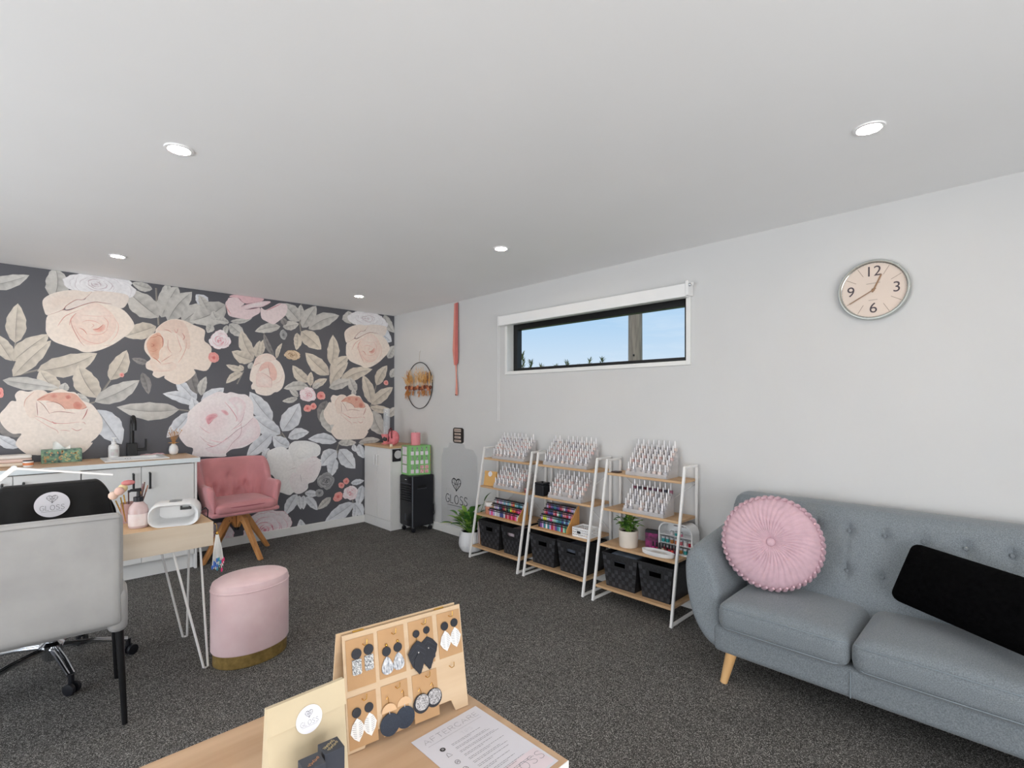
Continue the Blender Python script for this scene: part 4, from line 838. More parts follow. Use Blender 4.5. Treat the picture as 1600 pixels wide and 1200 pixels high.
rack(2.90, 3.27, 2.905, .375, (('lilac', 'pink', 'lilac', 'white', 'silver', 'silver', 'navy', 'navy', 'silver', 'red', 'rose', 'red', 'pink', 'red', 'pink', 'white'),
     ('gold', 'silver', 'lilac', 'silver', 'navy', 'black', 'red', 'gold', 'black', 'green', 'yellow', 'orange', 'orange', 'red', 'pink', 'pink'),
     ('silver', 'rose', 'silver', 'lilac', 'silver', 'sky', 'silver', 'sky', 'mint', 'rose', 'orange', 'mint', 'sky', 'teal', 'sky', 'silver')), 'third shelf near the lily')
rack(2.385, 2.69, 2.905, .375, (('black', 'purple', 'lilac', 'teal', 'white', 'teal', 'lilac', 'red', 'rose', 'purple', 'teal', 'sky', 'red', 'mint', 'green'),
     ('lilac', 'yellow', 'yellow', 'silver', 'lilac', 'pink', 'silver', 'mint', 'sky', 'teal', 'teal', 'navy', 'sky', 'navy', 'sky'),
     ('rose', 'red', 'purple', 'navy', 'navy', 'rose', 'red', 'white', 'green', 'navy', 'rose', 'rose', 'red', 'lilac', 'rose'),
     ('lilac', 'red', 'purple', 'navy', 'teal', 'navy', 'purple', 'red', 'rose', 'silver', 'purple', 'red', 'rose', 'lilac', 'silver')), 'middle unit third shelf')

# black woven baskets on the bottom boards
BASK = mat('black woven strap', (40, 40, 43), .55, rgb2=(22, 22, 24), scale=70, detail=1, bump=.4, bscale=90)
BASK2 = mat('glossier woven strap', (66, 66, 70), .4, rgb2=(46, 46, 50), scale=30)
def basket(yc, w, label, fill=None):
    zb = SHZ[0] + .0085; o = (3.0, yc, zb); s = thing('storage_basket', o, label, 'basket', 'black woven baskets under the shelves')
    x0, x1, h = 2.868, 3.135, .222; tw, tb = w / 2, w / 2 - .026; xi = .012; th = .005
    fy = lambda z: tb + (tw - tb) * z / h; fx0 = lambda z: x0 + xi * (1 - z / h)
    hy, hz0, hz1 = .042, .148, .182
    def wall(m, pts_in):     # front wall with a handle slot
        pass
    m = MB(o)
    F = lambda y, z, d: (fx0(z) + d, yc + y * fy(z) / tw, zb + z)
    us = [-tw, -hy * tw / fy(.165), hy * tw / fy(.165), tw]; zs = [0, hz0, hz1, h]
    for i in range(3):
        for j in range(3):
            if i == 1 and j == 1: continue
            q = [F(us[i], zs[j], 0), F(us[i + 1], zs[j], 0), F(us[i + 1], zs[j + 1], 0), F(us[i], zs[j + 1], 0)]; q2 = [(a + th, b, c) for a, b, c in q]
            m.add(q + q2, [(0, 1, 2, 3), (7, 6, 5, 4), (0, 4, 5, 1), (1, 5, 6, 2), (2, 6, 7, 3), (3, 7, 4, 0)])
    m.build('front_panel', BASK, s, smooth=False)
    for sg in (-1, 1):
        q = [(fx0(0), yc + sg * fy(0), zb), (x1, yc + sg * fy(0), zb), (x1, yc + sg * fy(h), zb + h), (fx0(h), yc + sg * fy(h), zb + h)]; q2 = [(a, b - sg * th, c) for a, b, c in q]
        MB(o).add(q + q2, [(0, 1, 2, 3), (7, 6, 5, 4), (0, 4, 5, 1), (1, 5, 6, 2), (2, 6, 7, 3), (3, 7, 4, 0)]).build('side_panel', BASK, s, smooth=False)
    MB(o).add([(x1, yc - fy(0), zb), (x1, yc + fy(0), zb), (x1, yc + fy(h), zb + h), (x1, yc - fy(h), zb + h), (x1 - th, yc - fy(0), zb), (x1 - th, yc + fy(0), zb), (x1 - th, yc + fy(h), zb + h), (x1 - th, yc - fy(h), zb + h)], [(0, 1, 2, 3), (7, 6, 5, 4), (0, 4, 5, 1), (1, 5, 6, 2), (2, 6, 7, 3), (3, 7, 4, 0)]).build('rear_panel', BASK, s, smooth=False)
    MB(o).box(x0 + .012, x1, yc - fy(0), yc + fy(0), zb, zb + .004).build('bottom', BASK, s, smooth=False)
    m = MB(o); zt = zb + h; t_ = .006
    m.bar((x0 + .002, yc - tw, zt), (x0 + .002, yc + tw, zt), t_, .012); m.bar((x1, yc - tw, zt), (x1, yc + tw, zt), t_, .012); m.bar((x0, yc - tw, zt), (x1, yc - tw, zt), t_, .012); m.bar((x0, yc + tw, zt), (x1, yc + tw, zt), t_, .012)
    m.build('rim_band', BASK, s, smooth=False)
    # woven straps stand a little proud of the front
    m = MB(o)
    for i in range(9):
        for j in range(7):
            if (i + j) % 2: continue
            u0 = -tw + 2 * tw * i / 9; u1 = u0 + 2 * tw / 9; z0 = .008 + .2 * j / 7; z1 = z0 + .2 / 7
            if z1 > hz0 - .012 and abs((u0 + u1) / 2) < hy + .02: continue
            q = [F(u0 + .001, z0 + .001, -.0012), F(u1 - .001, z0 + .001, -.0012), F(u1 - .001, z1 - .001, -.0012), F(u0 + .001, z1 - .001, -.0012)]; q2 = [(a + .0011, b, c) for a, b, c in q]
            m.add(q + q2, [(0, 1, 2, 3), (7, 6, 5, 4), (0, 4, 5, 1), (1, 5, 6, 2), (2, 6, 7, 3), (3, 7, 4, 0)])
    w_ = m.build('woven_strap', BASK2, s, smooth=False); w_['kind'] = 'stuff'
    for sg in (-1, 1):
        MB(o).bar(F(-hy, hz0 - .003 if sg < 0 else hz1 + .003, -.001), F(hy, hz0 - .003 if sg < 0 else hz1 + .003, -.001), .006, .006).build('handle_trim', BASK, s, smooth=False)
    if fill:
        MB(o).soft(.10, tw * .75, .03, .02, (3.0, yc, zb + fill[1]), n=6).build('contents', mat('basket contents ' + fill[0], fill[2], .7, var=.3, scale=25), s)
basket(3.225, .275, 'open black woven basket nearest the peace lily')
basket(2.958, .225, 'black woven basket with pale stuff showing in its handle slot', ('pale', .165, (206, 190, 196)))
basket(2.605, .265, 'black woven basket with slot handle in the middle unit, nearer the peace lily')
basket(2.324, .262, 'wider black woven basket in the middle unit, nearer the sofa', ('grey', .17, (90, 96, 108)))
basket(1.905, .275, 'black woven basket with grey cloth at its rim beside the sofa unit post', ('blue grey', .19, (110, 122, 136)))
basket(1.640, .245, 'black woven basket closest to the sofa arm')

# third and second shelf odds and ends
zA3, zA2, zA1 = SHZ[1] + .0085, SHZ[2] + .0085, SHZ[3] + .0085
c = thing('candle_jar', (2.955, 3.31, zA3), 'amber pink candle jar with white lid beside the vials', 'candle')
MB().lathe([(.036, 0), (.040, .006), (.041, .062), (.040, .068)], 24).build('jar', mat('amber pink glass', (206, 142, 116), .15, var=.06, coat=.5), c)
MB().lathe([(.041, .068), (.044, .072), (.044, .098), (.042, .104), (.0001, .1045)], 24).build('lid', mat('white stone lid', (226, 220, 216), .4, var=.04), c)
def gift_bag(loc, w, d, h, rz, label, colr, sticker=True, M=None):
    g = thing('paper_gift_bag', loc, label, 'gift bag', rz=rz, M=M); km = mat('kraft paper %d %d' % colr[:2], colr, .8, var=.05, scale=10, bump=.04)
    m = MB(); m.add([(-w / 2, -d / 2, 0), (w / 2, -d / 2, 0), (w / 2, d / 2, 0), (-w / 2, d / 2, 0), (-w / 2, -.004, h), (w / 2, -.004, h), (w / 2, .004, h), (-w / 2, .004, h)], [(3, 2, 1, 0), (4, 5, 6, 7), (0, 1, 5, 4), (1, 2, 6, 5), (2, 3, 7, 6), (3, 0, 4, 7)])
    m.build('bag_body', km, g, smooth=False)
    sl = (d / 2 - .004) / h
    fy = lambda z: -d / 2 + sl * z
    z1 = h * .80
    m = MB(); th = .003; m.add([(-w / 2 - .0005, fy(h) - .001, h + .001), (w / 2 + .0005, fy(h) - .001, h + .001), (w / 2 + .0005, fy(z1) - .002, z1), (-w / 2 - .0005, fy(z1) - .002, z1), (-w / 2 - .0005, fy(h) - .001 - th, h + .002), (w / 2 + .0005, fy(h) - .001 - th, h + .002), (w / 2 + .0005, fy(z1) - .002 - th, z1), (-w / 2 - .0005, fy(z1) - .002 - th, z1)], [(0, 1, 2, 3), (7, 6, 5, 4), (0, 4, 5, 1), (1, 5, 6, 2), (2, 6, 7, 3), (3, 7, 4, 0)])
    m.build('folded_flap', km, g, smooth=False)
    if sticker:
        zc = z1 + h * .01; r_ = w * .17
        A = Vector((0, sl, 1)).normalized(); nrm_ = Vector((0, -1, sl)).normalized(); base = Vector((0, fy(zc), zc)) + nrm_ * .0066
        fn = lambda u, v: tuple(base + Vector((1, 0, 0)) * u + A * v)
        st = MB().disc((0, 0), r_, fn=fn, n=28).build('logo_sticker', STICK, g, smooth=False, normals=False)
        fn2 = lambda u, v: tuple(base + nrm_ * .0004 + Vector((1, 0, 0)) * u + A * v)
        logo('logo_print', st, 0, 0, r_ * 1.3, r_ * .024, mat('pale logo ink', (120, 120, 126), .6), fn=fn2, ax=.9)
    return g
gift_bag((3.0, 3.34, zA2), .135, .06, .125, radians(-82), 'small kraft paper gift bag with round white sticker on the shelf', (214, 168, 104))
j = thing('small_jar', (2.96, 2.862, zA2), 'small red and clear jar at the end of the second shelf', 'jar')
MB().lathe([(.016, 0), (.017, .024), (.016, .026)], 16).build('jar', mat('dark red glass', (150, 78, 80), .2, var=.1), j); MB().lathe([(.017, .026), (.017, .036), (.0001, .0365)], 16).build('lid', mat('pink lid', (196, 140, 140), .4), j)
bx = thing('trinket_box', (2.975, 2.70, zA2), 'small black lidded cube box on the middle unit', 'box')
MB().box(-.04, .04, -.045, .045, 0, .088).build('body', BLACKP, bx, smooth=False, bevel=.004); MB().box(-.041, .041, -.046, .046, .09, .104).build('lid', BLACKP, bx, smooth=False, bevel=.004)
MB().lathe([(.008, .104), (.01, .11), (.0001, .113)], 12).build('knob', BLACKP, bx)
# slotted white basket
wbk = thing('slotted_basket', (2.965, 2.262, zA3), 'small white plastic basket with slotted sides', 'basket')
def slot_wall(m, a, b, h, nslots, th=.002):
    a = Vector(a); b = Vector(b); t = (b - a); L_ = t.length; t = t / L_; nn = Vector((-t.y, t.x, 0)); u = L_ / nslots
    for z0, z1 in ((0, .012), (.022, .030), (.040, .048), (.056, h)):
        m.bar(a + Vector((0, 0, (z0 + z1) / 2)), b + Vector((0, 0, (z0 + z1) / 2)), th, z1 - z0)
    for k in range(nslots + 1): m.bar(a + t * u * k, a + t * u * k + Vector((0, 0, h)), th + .0005, u * .4, up=tuple(t))
for (a, b, n_) in (((-.06, -.072, 0), (-.06, .072, 0), 9), ((.06, .072, 0), (.06, -.072, 0), 9), ((-.06, .072, 0), (.06, .072, 0), 8), ((.06, -.072, 0), (-.06, -.072, 0), 8)):
    m = MB(); slot_wall(m, a, b, .066, n_); m.build('slotted_side', WHITEP, wbk, smooth=False)
MB().box(-.06, .06, -.072, .072, .0005, .003).build('bottom', WHITEP, wbk, smooth=False)
MB().tube([(-.061, -.072, .066), (-.061, .072, .066), (.061, .072, .066), (.061, -.072, .066)], .003, 6, closed=True).build('rim', WHITEP, wbk)
MB().box(-.0625, -.0605, .0, .03, .026, .044).build('handle_slot_shade', mat('painted slot shade', (40, 40, 42), .7), wbk, smooth=False)  # dark plate paints the shade of the handle opening
# potted plant on the sofa unit
LEAFG = mat('fresh green leaf', (156, 192, 84), .45, rgb2=(96, 144, 54), scale=9, var=.1)
LEAFD = mat('deep green leaf', (84, 136, 62), .4, rgb2=(50, 92, 40), scale=9)
pp = thing('potted_plant', (2.965, 1.895, zA3), 'bushy green plant in ribbed cream pot on the shelf', 'plant')
MB().lathe([(.056, 0), (.060, .004), (.064, .07), (.066, .098), (.067, .115), (.062, .115), (.060, .1)], 40, fn=lambda a, r, z: r * (1 + (.018 * cos(20 * a) if z < .095 else 0))).build('pot', mat('cream ceramic', (220, 210, 198), .5, var=.04), pp)
MB().lathe([(.0001, .1), (.055, .1)], 20).build('soil', mat('potting soil', (48, 36, 28), .9, var=.3, scale=60), pp)
def leaf(m, base, d, L_, w_, droop=.3, nseg=6, fold=.25, up=Vector((0, 0, 1))):
    base = Vector(base); d = Vector(d).normalized(); s_ = d.cross(up); s_ = s_.normalized() if s_.length > 1e-3 else Vector((1, 0, 0)); vs = []; fs = []
    for i in range(nseg + 1):
        t = i / nseg; c_ = base + d * L_ * t - Vector((0, 0, 1)) * droop * L_ * t * t; hw = w_ / 2 * sin(pi * min(.999, t ** .8 * .97 + .02)) ** .9; n_ = s_.cross(d).normalized()
        vs += [c_ - s_ * hw + n_ * hw * fold, c_, c_ + s_ * hw + n_ * hw * fold]
    for i in range(nseg):
        a = i * 3; fs += [(a, a + 1, a + 4, a + 3), (a + 1, a + 2, a + 5, a + 4)]
    m.add(vs, fs)
rl = random.Random(5)
for k in range(64):
    a = rl.uniform(0, 2 * pi); el = rl.uniform(.4, 1.45); d = Vector((cos(a) * cos(el), sin(a) * cos(el), sin(el))); m = MB()
    st0 = Vector((rl.uniform(-.02, .02), rl.uniform(-.02, .02), .1)); hgt = rl.uniform(.02, .085); p1 = st0 + d * hgt + Vector((0, 0, hgt * .4))
    for q in range(3):
        a2 = a + rl.uniform(-1, 1); d2 = Vector((cos(a2), sin(a2), rl.uniform(.1, .9))); leaf(m, p1, d2, rl.uniform(.03, .048), .022, .25, 4)
    m.tube([st0, p1], .0012, 5); m.build('leaf_sprig', LEAFG if k % 3 else LEAFD, pp, normals=False)
# tray, loose bottles, dark box and rounded organiser
tr = thing('oval_tray', (2.935, 1.655, zA3), 'low white curved tray on the sofa unit', 'tray')
def rim_shape(a, r, z): return r
MB().lathe([(.0001, 0), (.105, 0), (.112, .004), (.114, .026), (.110, .026), (.107, .007), (.0001, .006)], 40, sx=.42, sy=1.).build('tray_body', WHITEP, tr)
MB().soft(.022, .05, .006, .005, (0, 0, .0125), n=4).build('insert', mat('pale insert', (226, 222, 218), .5), tr)
SB = [('magenta', (176, 40, 120)), ('berry', (150, 34, 70)), ('black', (28, 26, 30)), ('sand', (206, 176, 150)), ('brown', (120, 70, 52)), ('crimson', (190, 30, 44)), ('coral', (214, 70, 70)), ('plum', (96, 36, 66))]
for k, (cn, cc) in enumerate(SB):
    b_ = thing('nail_polish_bottle', (2.966 + .008 * (k % 2), 1.722 - .0225 * k, zA3 + .0275), cn + ' nail polish bottle with black cap standing by the white tray', 'bottle', 'coloured bottles by the tray')
    b_.location.z = zA3; b_.location.x = 2.992 + .004 * (k % 2)
    MB().lathe([(.009, 0), (.0105, .003), (.0105, .026), (.006, .032), (.005, .034)], 12).build('glass_body', mat('lacquer ' + cn, cc, .15, var=.05, coat=.5), b_)
    MB().lathe([(.0055, .034), (.006, .036), (.0048, .064), (.0001, .065)], 10).build('cap', BLACKP, b_)
db = thing('cosmetic_box', (3.045, 1.76, zA3), 'dark printed cosmetic box with magenta pattern', 'box', rz=.2)
MB().box(-.02, .02, -.042, .042, 0, .125).build('carton', mat('dark floral carton', (40, 30, 40), .5, rgb2=(150, 40, 110), scale=28, detail=2), db, smooth=False, bevel=.002)
MB().box(-.0205, .0205, -.0425, .0425, .105, .1252).build('carton_lid', BLACKP, db, smooth=False, bevel=.002)
og = thing('round_top_organiser', (3.075, 1.585, zA3), 'white round-topped cosmetic organiser full of small polish pots', 'organiser')
W_, H_, D_ = .118, .20, .05
arc = [(-W_, 0), (W_, 0), (W_, H_ - .06)] + [(W_ - .06 + .06 * cos(a), H_ - .06 + .06 * sin(a)) for a in [pi / 2 * i / 6 for i in range(1, 7)]] + [(-W_ + .06 + .06 * cos(a), H_ - .06 + .06 * sin(a)) for a in [pi / 2 + pi / 2 * i / 6 for i in range(0, 7)]]
sh = [(-W_ + .008, .008), (W_ - .008, .008), (W_ - .008, H_ - .062)] + [(W_ - .06 + .052 * cos(a), H_ - .06 + .052 * sin(a)) for a in [pi / 2 * i / 6 for i in range(1, 7)]] + [(-W_ + .06 + .052 * cos(a), H_ - .06 + .052 * sin(a)) for a in [pi / 2 + pi / 2 * i / 6 for i in range(0, 7)]]
m = MB(); k = len(arc); vs = [(t, u, v) for t in (-D_, D_) for u, v in arc] + [(t, u, v) for t in (-D_, D_ - .004) for u, v in sh]
fs = [(i, (i + 1) % k, k + (i + 1) % k, k + i) for i in range(k)] + [(2 * k + i, 2 * k + (i + 1) % k, 3 * k + (i + 1) % k, 3 * k + i) for i in range(k)] + [(i, (i + 1) % k, 2 * k + (i + 1) % k, 2 * k + i) for i in range(k)] + [tuple(range(k, 2 * k))] + [tuple(range(3 * k, 4 * k))]
m.add(vs, fs).build('shell', WHITEP, og, smooth=True, sharp=30)
for zz in (.06, .115): MB().box(-D_ + .004, D_ - .008, -W_ + .009, W_ - .009, zz, zz + .003).build('shelf', WHITEP, og, smooth=False)
MB().ribbon([(-.06, .165), (.06, .165)], .012, fn=lambda u, v: (D_ - .0055, u, v)).build('rear_print', mat('dark pattern print', (90, 70, 70), .5, rgb2=(220, 214, 210), scale=60), og, smooth=False)
PC = [('teal', (60, 150, 150)), ('teal', (70, 160, 160)), ('amber', (176, 120, 70)), ('copper', (180, 110, 80)), ('rose', (190, 100, 110)), ('wine', (120, 36, 60)), ('pink', (206, 130, 150)), ('red', (170, 40, 60)), ('clear', (214, 206, 206))]
ri = random.Random(9)
for r, zz in enumerate((.009, .0635, .1185)):
    for k in range(7):
        cn, cc = (PC[k] if r == 1 and k < 5 else ri.choice(PC)); hh = .036 if r < 2 else .026
        if r == 2 and k in (0, 1, 5, 6): continue
        p_ = thing('polish_pot', (3.075 - .028, 1.585 + W_ - .025 - .031 * k, zA3 + zz), cn + ' polish pot, ' + NTH[k] + ' from the plant side, ' + ('bottom', 'middle', 'upper')[r] + ' organiser tier', 'pot', 'pots in the white organiser')
        MB().lathe([(.0115, 0), (.012, .002), (.012, hh * .65)], 10).build('pot_body', mat('pot ' + cn, cc, .25, var=.06), p_); MB().lathe([(.0125, hh * .65), (.0125, hh), (.0001, hh + .0005)], 10).build('lid', VCAP if r else mat('grey lid', (190, 190, 196), .3), p_)
ph = thing('sunglasses', (3.03, 2.035, zA1), 'small dark folded item at the end of the top shelf beside the bottles', 'accessory')
MB().soft(.03, .03, .004, .004, (0, 0, .0045), n=4).build('case', mat('dark brown leather', (70, 52, 46), .5, var=.1), ph)

# ------------------------------------------------------------------ sink bench along the floral wall
CABW = mat('white melamine', (232, 231, 229), .4, var=.015)
BENCHT = wood('bench oak laminate', (214, 182, 150), (196, 160, 126), 'x', 3)
def bench_unit(x0, x1, label, handles):
    o = ((x0 + x1) / 2, 5.0, 0); u = thing('base_cabinet', o, label, 'cabinet', 'white base cabinets under the bench')
    m = MB(o); m.box(x0 + .001, x0 + .017, 4.80, 5.27, .12, .878); m.box(x1 - .017, x1 - .001, 4.80, 5.27, .12, .878); m.box(x0 + .017, x1 - .017, 4.80, 5.27, .12, .136); m.box(x0 + .017, x1 - .017, 5.26, 5.27, .136, .878)
    m.build('carcass', CABW, u, smooth=False); MB(o).box(x0, x1, 4.83, 4.845, 0, .119).build('kickboard', CABW, u, smooth=False)
    xm = (x0 + x1) / 2
    for a, b_, hx in ((x0 + .0025, xm - .0015, xm - .052), (xm + .0015, x1 - .0025, xm + .052)):
        d = MB(o).box(a, b_, 4.78, 4.799, .125, .870).build('door', CABW, u, smooth=False, bevel=.0015)
        m = MB(o); m.tube([(hx, 4.779, .82), (hx, 4.752, .82), (hx, 4.752, .70), (hx, 4.779, .70)], .0075, 8); m.build('handle', BLACKM, d)
bench_unit(.297, 1.004, 'white two-door sink cabinet at the pink chair end of the bench', 1)
bench_unit(-.405, .295, 'white two-door base cabinet behind the draped swivel chair', 1)
bench_unit(-1.107, -.407, 'white two-door base cabinet at the far end of the bench', 1)
ep = MB((1.014, 5.0, 0)); ep.box(1.0055, 1.024, 4.782, 5.27, 0, .878); tag(ep.build('end_panel_board', CABW, smooth=False, bevel=.001), 'white end panel closing the bench beside the pink chair', 'panel')
WT = (0, 5.0, .879); wt = thing('worktop', WT, 'long oak-look worktop with pale edge on the white base cabinets', 'worktop')
m = MB(WT); sx0, sx1, sy0, sy1 = .455, .825, 4.86, 5.16
m.box(-1.107, sx0, 4.762, 5.27, .879, .914); m.box(sx1, 1.04, 4.762, 5.27, .879, .914); m.box(sx0, sx1, 4.762, sy0, .879, .914); m.box(sx0, sx1, sy1, 5.27, .879, .914); m.build('top', BENCHT, wt, smooth=False)
MB(WT).box(-1.107, 1.0415, 4.757, 4.7615, .878, .9145).build('front_edging', mat('daylight-tinted white edging', (226, 232, 234), .35, var=.01), wt, smooth=False)  # bluish daylight on the white edge is put into its colour
MB(WT).box(1.0405, 1.0425, 4.7615, 5.27, .878, .9145).build('end_edging', mat('daylight-tinted white edging', (226, 232, 234), .35), wt, smooth=False)
sk = thing('sink', (.64, 5.01, .915), 'white inset sink with flat rim under the black tap', 'sink')
osk = (.64, 5.01, .915); m = MB(osk); r0, r1 = .03, .012
for a in ((sx0 - .02, sx1 + .02, sy0 - .02, sy0 + .03), (sx0 - .02, sx1 + .02, sy1 - .03, sy1 + .02), (sx0 - .02, sx0 + .03, sy0 + .03, sy1 - .03), (sx1 - .03, sx1 + .02, sy0 + .03, sy1 - .03)): m.box(*a, .9148, .925)
m.build('rim', WHITEP, sk, smooth=False, bevel=.004)
m = MB(osk); X0, X1, Y0, Y1 = sx0 + .03, sx1 - .03, sy0 + .03, sy1 - .03; q = [(X0, Y0), (X1, Y0), (X1, Y1), (X0, Y1)]
m.add([(x, y, .92) for x, y in q] + [(x + (.02 if x < .6 else -.02), y + (.02 if y < 5 else -.02), .78) for x, y in q], [(0, 1, 5, 4), (1, 2, 6, 5), (2, 3, 7, 6), (3, 0, 4, 7), (4, 5, 6, 7)]); m.build('basin', WHITEP, sk, smooth=False, normals=False)
MB(osk).lathe([(.022, .7805), (.02, .783), (.0001, .783)], 16, (.64, 5.01, 0)).build('drain', CHROME, sk)
for dx in (-.012, .003, .02): MB(osk).box(.60 + dx, .607 + dx, 5.1285, 5.1305, .885, .912).build('overflow_slot', BLACKP, sk, smooth=False)
tp = thing('tap', (.645, 5.215, .9145), 'tall matt black gooseneck tap behind the sink', 'tap')
MB().box(-.034, .034, -.03, .03, 0, .115).build('base_block', BLACKM, tp, smooth=False, bevel=.004)
MB().tube([(0, 0, .115), (0, 0, .27)] + [(0, -.065 + .065 * cos(a), .27 + .065 * sin(a)) for a in [pi * i / 10 for i in range(1, 11)]] + [(0, -.13, .225)], .0155, 12).build('spout', BLACKM, tp)
m = MB(); m.box(.034, .10, -.012, .012, .045, .07); m.box(.09, .10, -.01, .01, .07, .145); m.build('lever', BLACKM, tp, smooth=False, bevel=.002)
sp_ = thing('soap_bottle', (.525, 5.205, .9145), 'white pump bottle of hand soap beside the tap', 'bottle')
MB().lathe([(.034, 0), (.037, .005), (.037, .085), (.033, .103), (.018, .112), (.016, .122)], 24).build('bottle', WHITEP, sp_)
m = MB(); m.lathe([(.017, .122), (.018, .136), (.007, .138), (.007, .158)], 16); m.box(-.016, .016, -.03, .012, .158, .170); m.build('pump', WHITEP, sp_, bevel=.002)
MB().grid(8, 1, lambda u, v: (.0375 * sin(-.7 + 1.4 * u), -.0375 * cos(-.7 + 1.4 * u), .02 + .055 * v)).build('label', mat('pastel label', (214, 220, 214), .5, rgb2=(206, 190, 196), scale=30), sp_, normals=False)
tb = thing('tissue_box', (.205, 5.15, .9145), 'tissue box printed with green foliage and flowers on the bench', 'tissue box')
MB().box(-.115, .115, -.06, .06, 0, .098).build('carton', mat('foliage print', (150, 186, 150), .5, rgb2=(40, 72, 84), scale=38, detail=5), tb, smooth=False, bevel=.001)
m = MB(); rr = random.Random(2)
for k in range(40):
    u = rr.uniform(-.1, .1); v = rr.uniform(.01, .085); s_ = rr.uniform(.006, .012); a = rr.uniform(0, 6); m.disc((u, v), s_, n=6, sx=.5, fn=lambda p, q, u=u, v=v, a=a: (u + (p - u) * cos(a) - (q - v) * sin(a), -.0606, v + (p - u) * sin(a) + (q - v) * cos(a)))
o_ = m.build('printed_leaves', mat('leaf and petal print', (196, 206, 150), .5, rgb2=(214, 120, 80), scale=16), tb, smooth=False, normals=False); o_['kind'] = 'stuff'
m = MB(); m.grid(14, 6, lambda u, v: (-.05 + .1 * u, .012 * sin(9 * u) * v, .098 + .06 * v * (.6 + .4 * sin(5 * u + 1)))); m.build('tissue', mat('white tissue', (232, 231, 228), .9, var=.02), tb, normals=False)
tw = thing('folded_towels', (-.08, 5.06, .9145), 'folded cream and pink towels at the wall end of the bench', 'towels')
for k, cc in enumerate(((228, 214, 196), (226, 200, 190), (232, 226, 220))): MB().soft(.12, .07, .013, .012, (0, .0, .0135 + .0265 * k), n=6).build('towel', mat('towel %d' % k, cc, .95, var=.05, bump=.5, bscale=120), tw)
rl_ = thing('tape_roll', (.02, 4.93, .9145), 'small orange and white striped tub in front of the towels', 'tub')
MB().lathe([(.026, 0), (.028, .036), (.027, .04)], 20).build('tub_body', WHITEP, rl_); MB().lathe([(.0283, .012), (.0286, .03)], 20, cap=False).build('orange_band', mat('orange label', (226, 140, 90), .5), rl_); MB().lathe([(.0275, .04), (.0285, .046), (.0001, .0465)], 20).build('lid', mat('dark lid', (50, 44, 44), .5), rl_)
vs_ = thing('bud_vase', (.93, 5.17, .9145), 'white egg-shaped vase with dried golden flowers', 'vase')
MB().lathe([(.016, 0), (.03, .012), (.036, .04), (.03, .072), (.016, .09), (.013, .094), (.010, .09)], 24).build('vase', WHITEP, vs_)
rr = random.Random(4)
for k in range(26):
    a = rr.uniform(0, 6.28); t_ = rr.uniform(.1, .55); p0 = Vector((0, 0, .088)); p1 = p0 + Vector((cos(a) * sin(t_), sin(a) * sin(t_), cos(t_))) * rr.uniform(.09, .15)
    m = MB(); m.tube([p0, p0.lerp(p1, .5) + Vector((0, 0, .004)), p1], .0009, 4); m.ball(p1, .004, n=6); m.build('dried_stem', mat('dried gold', (196, 146, 92), .8, var=.2, scale=40), vs_)
for k in range(6):
    m = MB(); a = 2 * pi * k / 6; leaf(m, (0, 0, .092), (cos(a), sin(a), .45), .05, .03, .15, 4); m.build('petal', mat('apricot petal', (236, 184, 116), .7, var=.06), vs_, normals=False)

# ------------------------------------------------------------------ pink swivel armchair by the wall
PINKV = mat('rose pink velvet', (200, 136, 140), .7, var=.12, scale=5, sheen=.35)
WAL = wood('warm walnut legs', (210, 154, 98), (186, 126, 72), 'z', 5)
pc = thing('tub_chair', (1.365, 4.93, 0), 'rose pink velvet tub chair on splayed wooden legs by the floral wall', 'chair', rz=radians(3))
def ushape(u):
    """path of the tub: right arm tip, round the back, left arm tip; returns point, outward normal, t to the back"""
    W2_, D2, Rr = .285, .20, .16
    segs = [(W2_, -.24, W2_, D2 - Rr), None, (W2_ - Rr, D2, -(W2_ - Rr), D2), None, (-W2_, D2 - Rr, -W2_, -.24)]
    L1 = D2 - Rr + .24; La = pi / 2 * Rr; L3 = 2 * (W2_ - Rr); tot = 2 * L1 + 2 * La + L3; s_ = u * tot
    if s_ < L1: return (W2_, -.24 + s_), (1, 0)
    s_ -= L1
    if s_ < La: a = s_ / Rr; return (W2_ - Rr + Rr * cos(a), D2 - Rr + Rr * sin(a)), (cos(a), sin(a))
    s_ -= La
    if s_ < L3: return (W2_ - Rr - s_, D2), (0, 1)
    s_ -= L3
    if s_ < La: a = pi / 2 + s_ / Rr; return (-(W2_ - Rr) + Rr * cos(a), D2 - Rr + Rr * sin(a)), (cos(a), sin(a))
    s_ -= La; return (-W2_, D2 - Rr - s_), (-1, 0)
def top_h(u):
    d = min(u, 1 - u) / .5
    k = max(0, min(1, (d - .34) / .26)); k = k * k * (3 - 2 * k)
    return .665 + .195 * k - .03 * max(0, (.06 - d)) / .06
TUFT = [(.40, .60), (.5, .70), (.60, .60), (.45, .54), (.55, .54)]
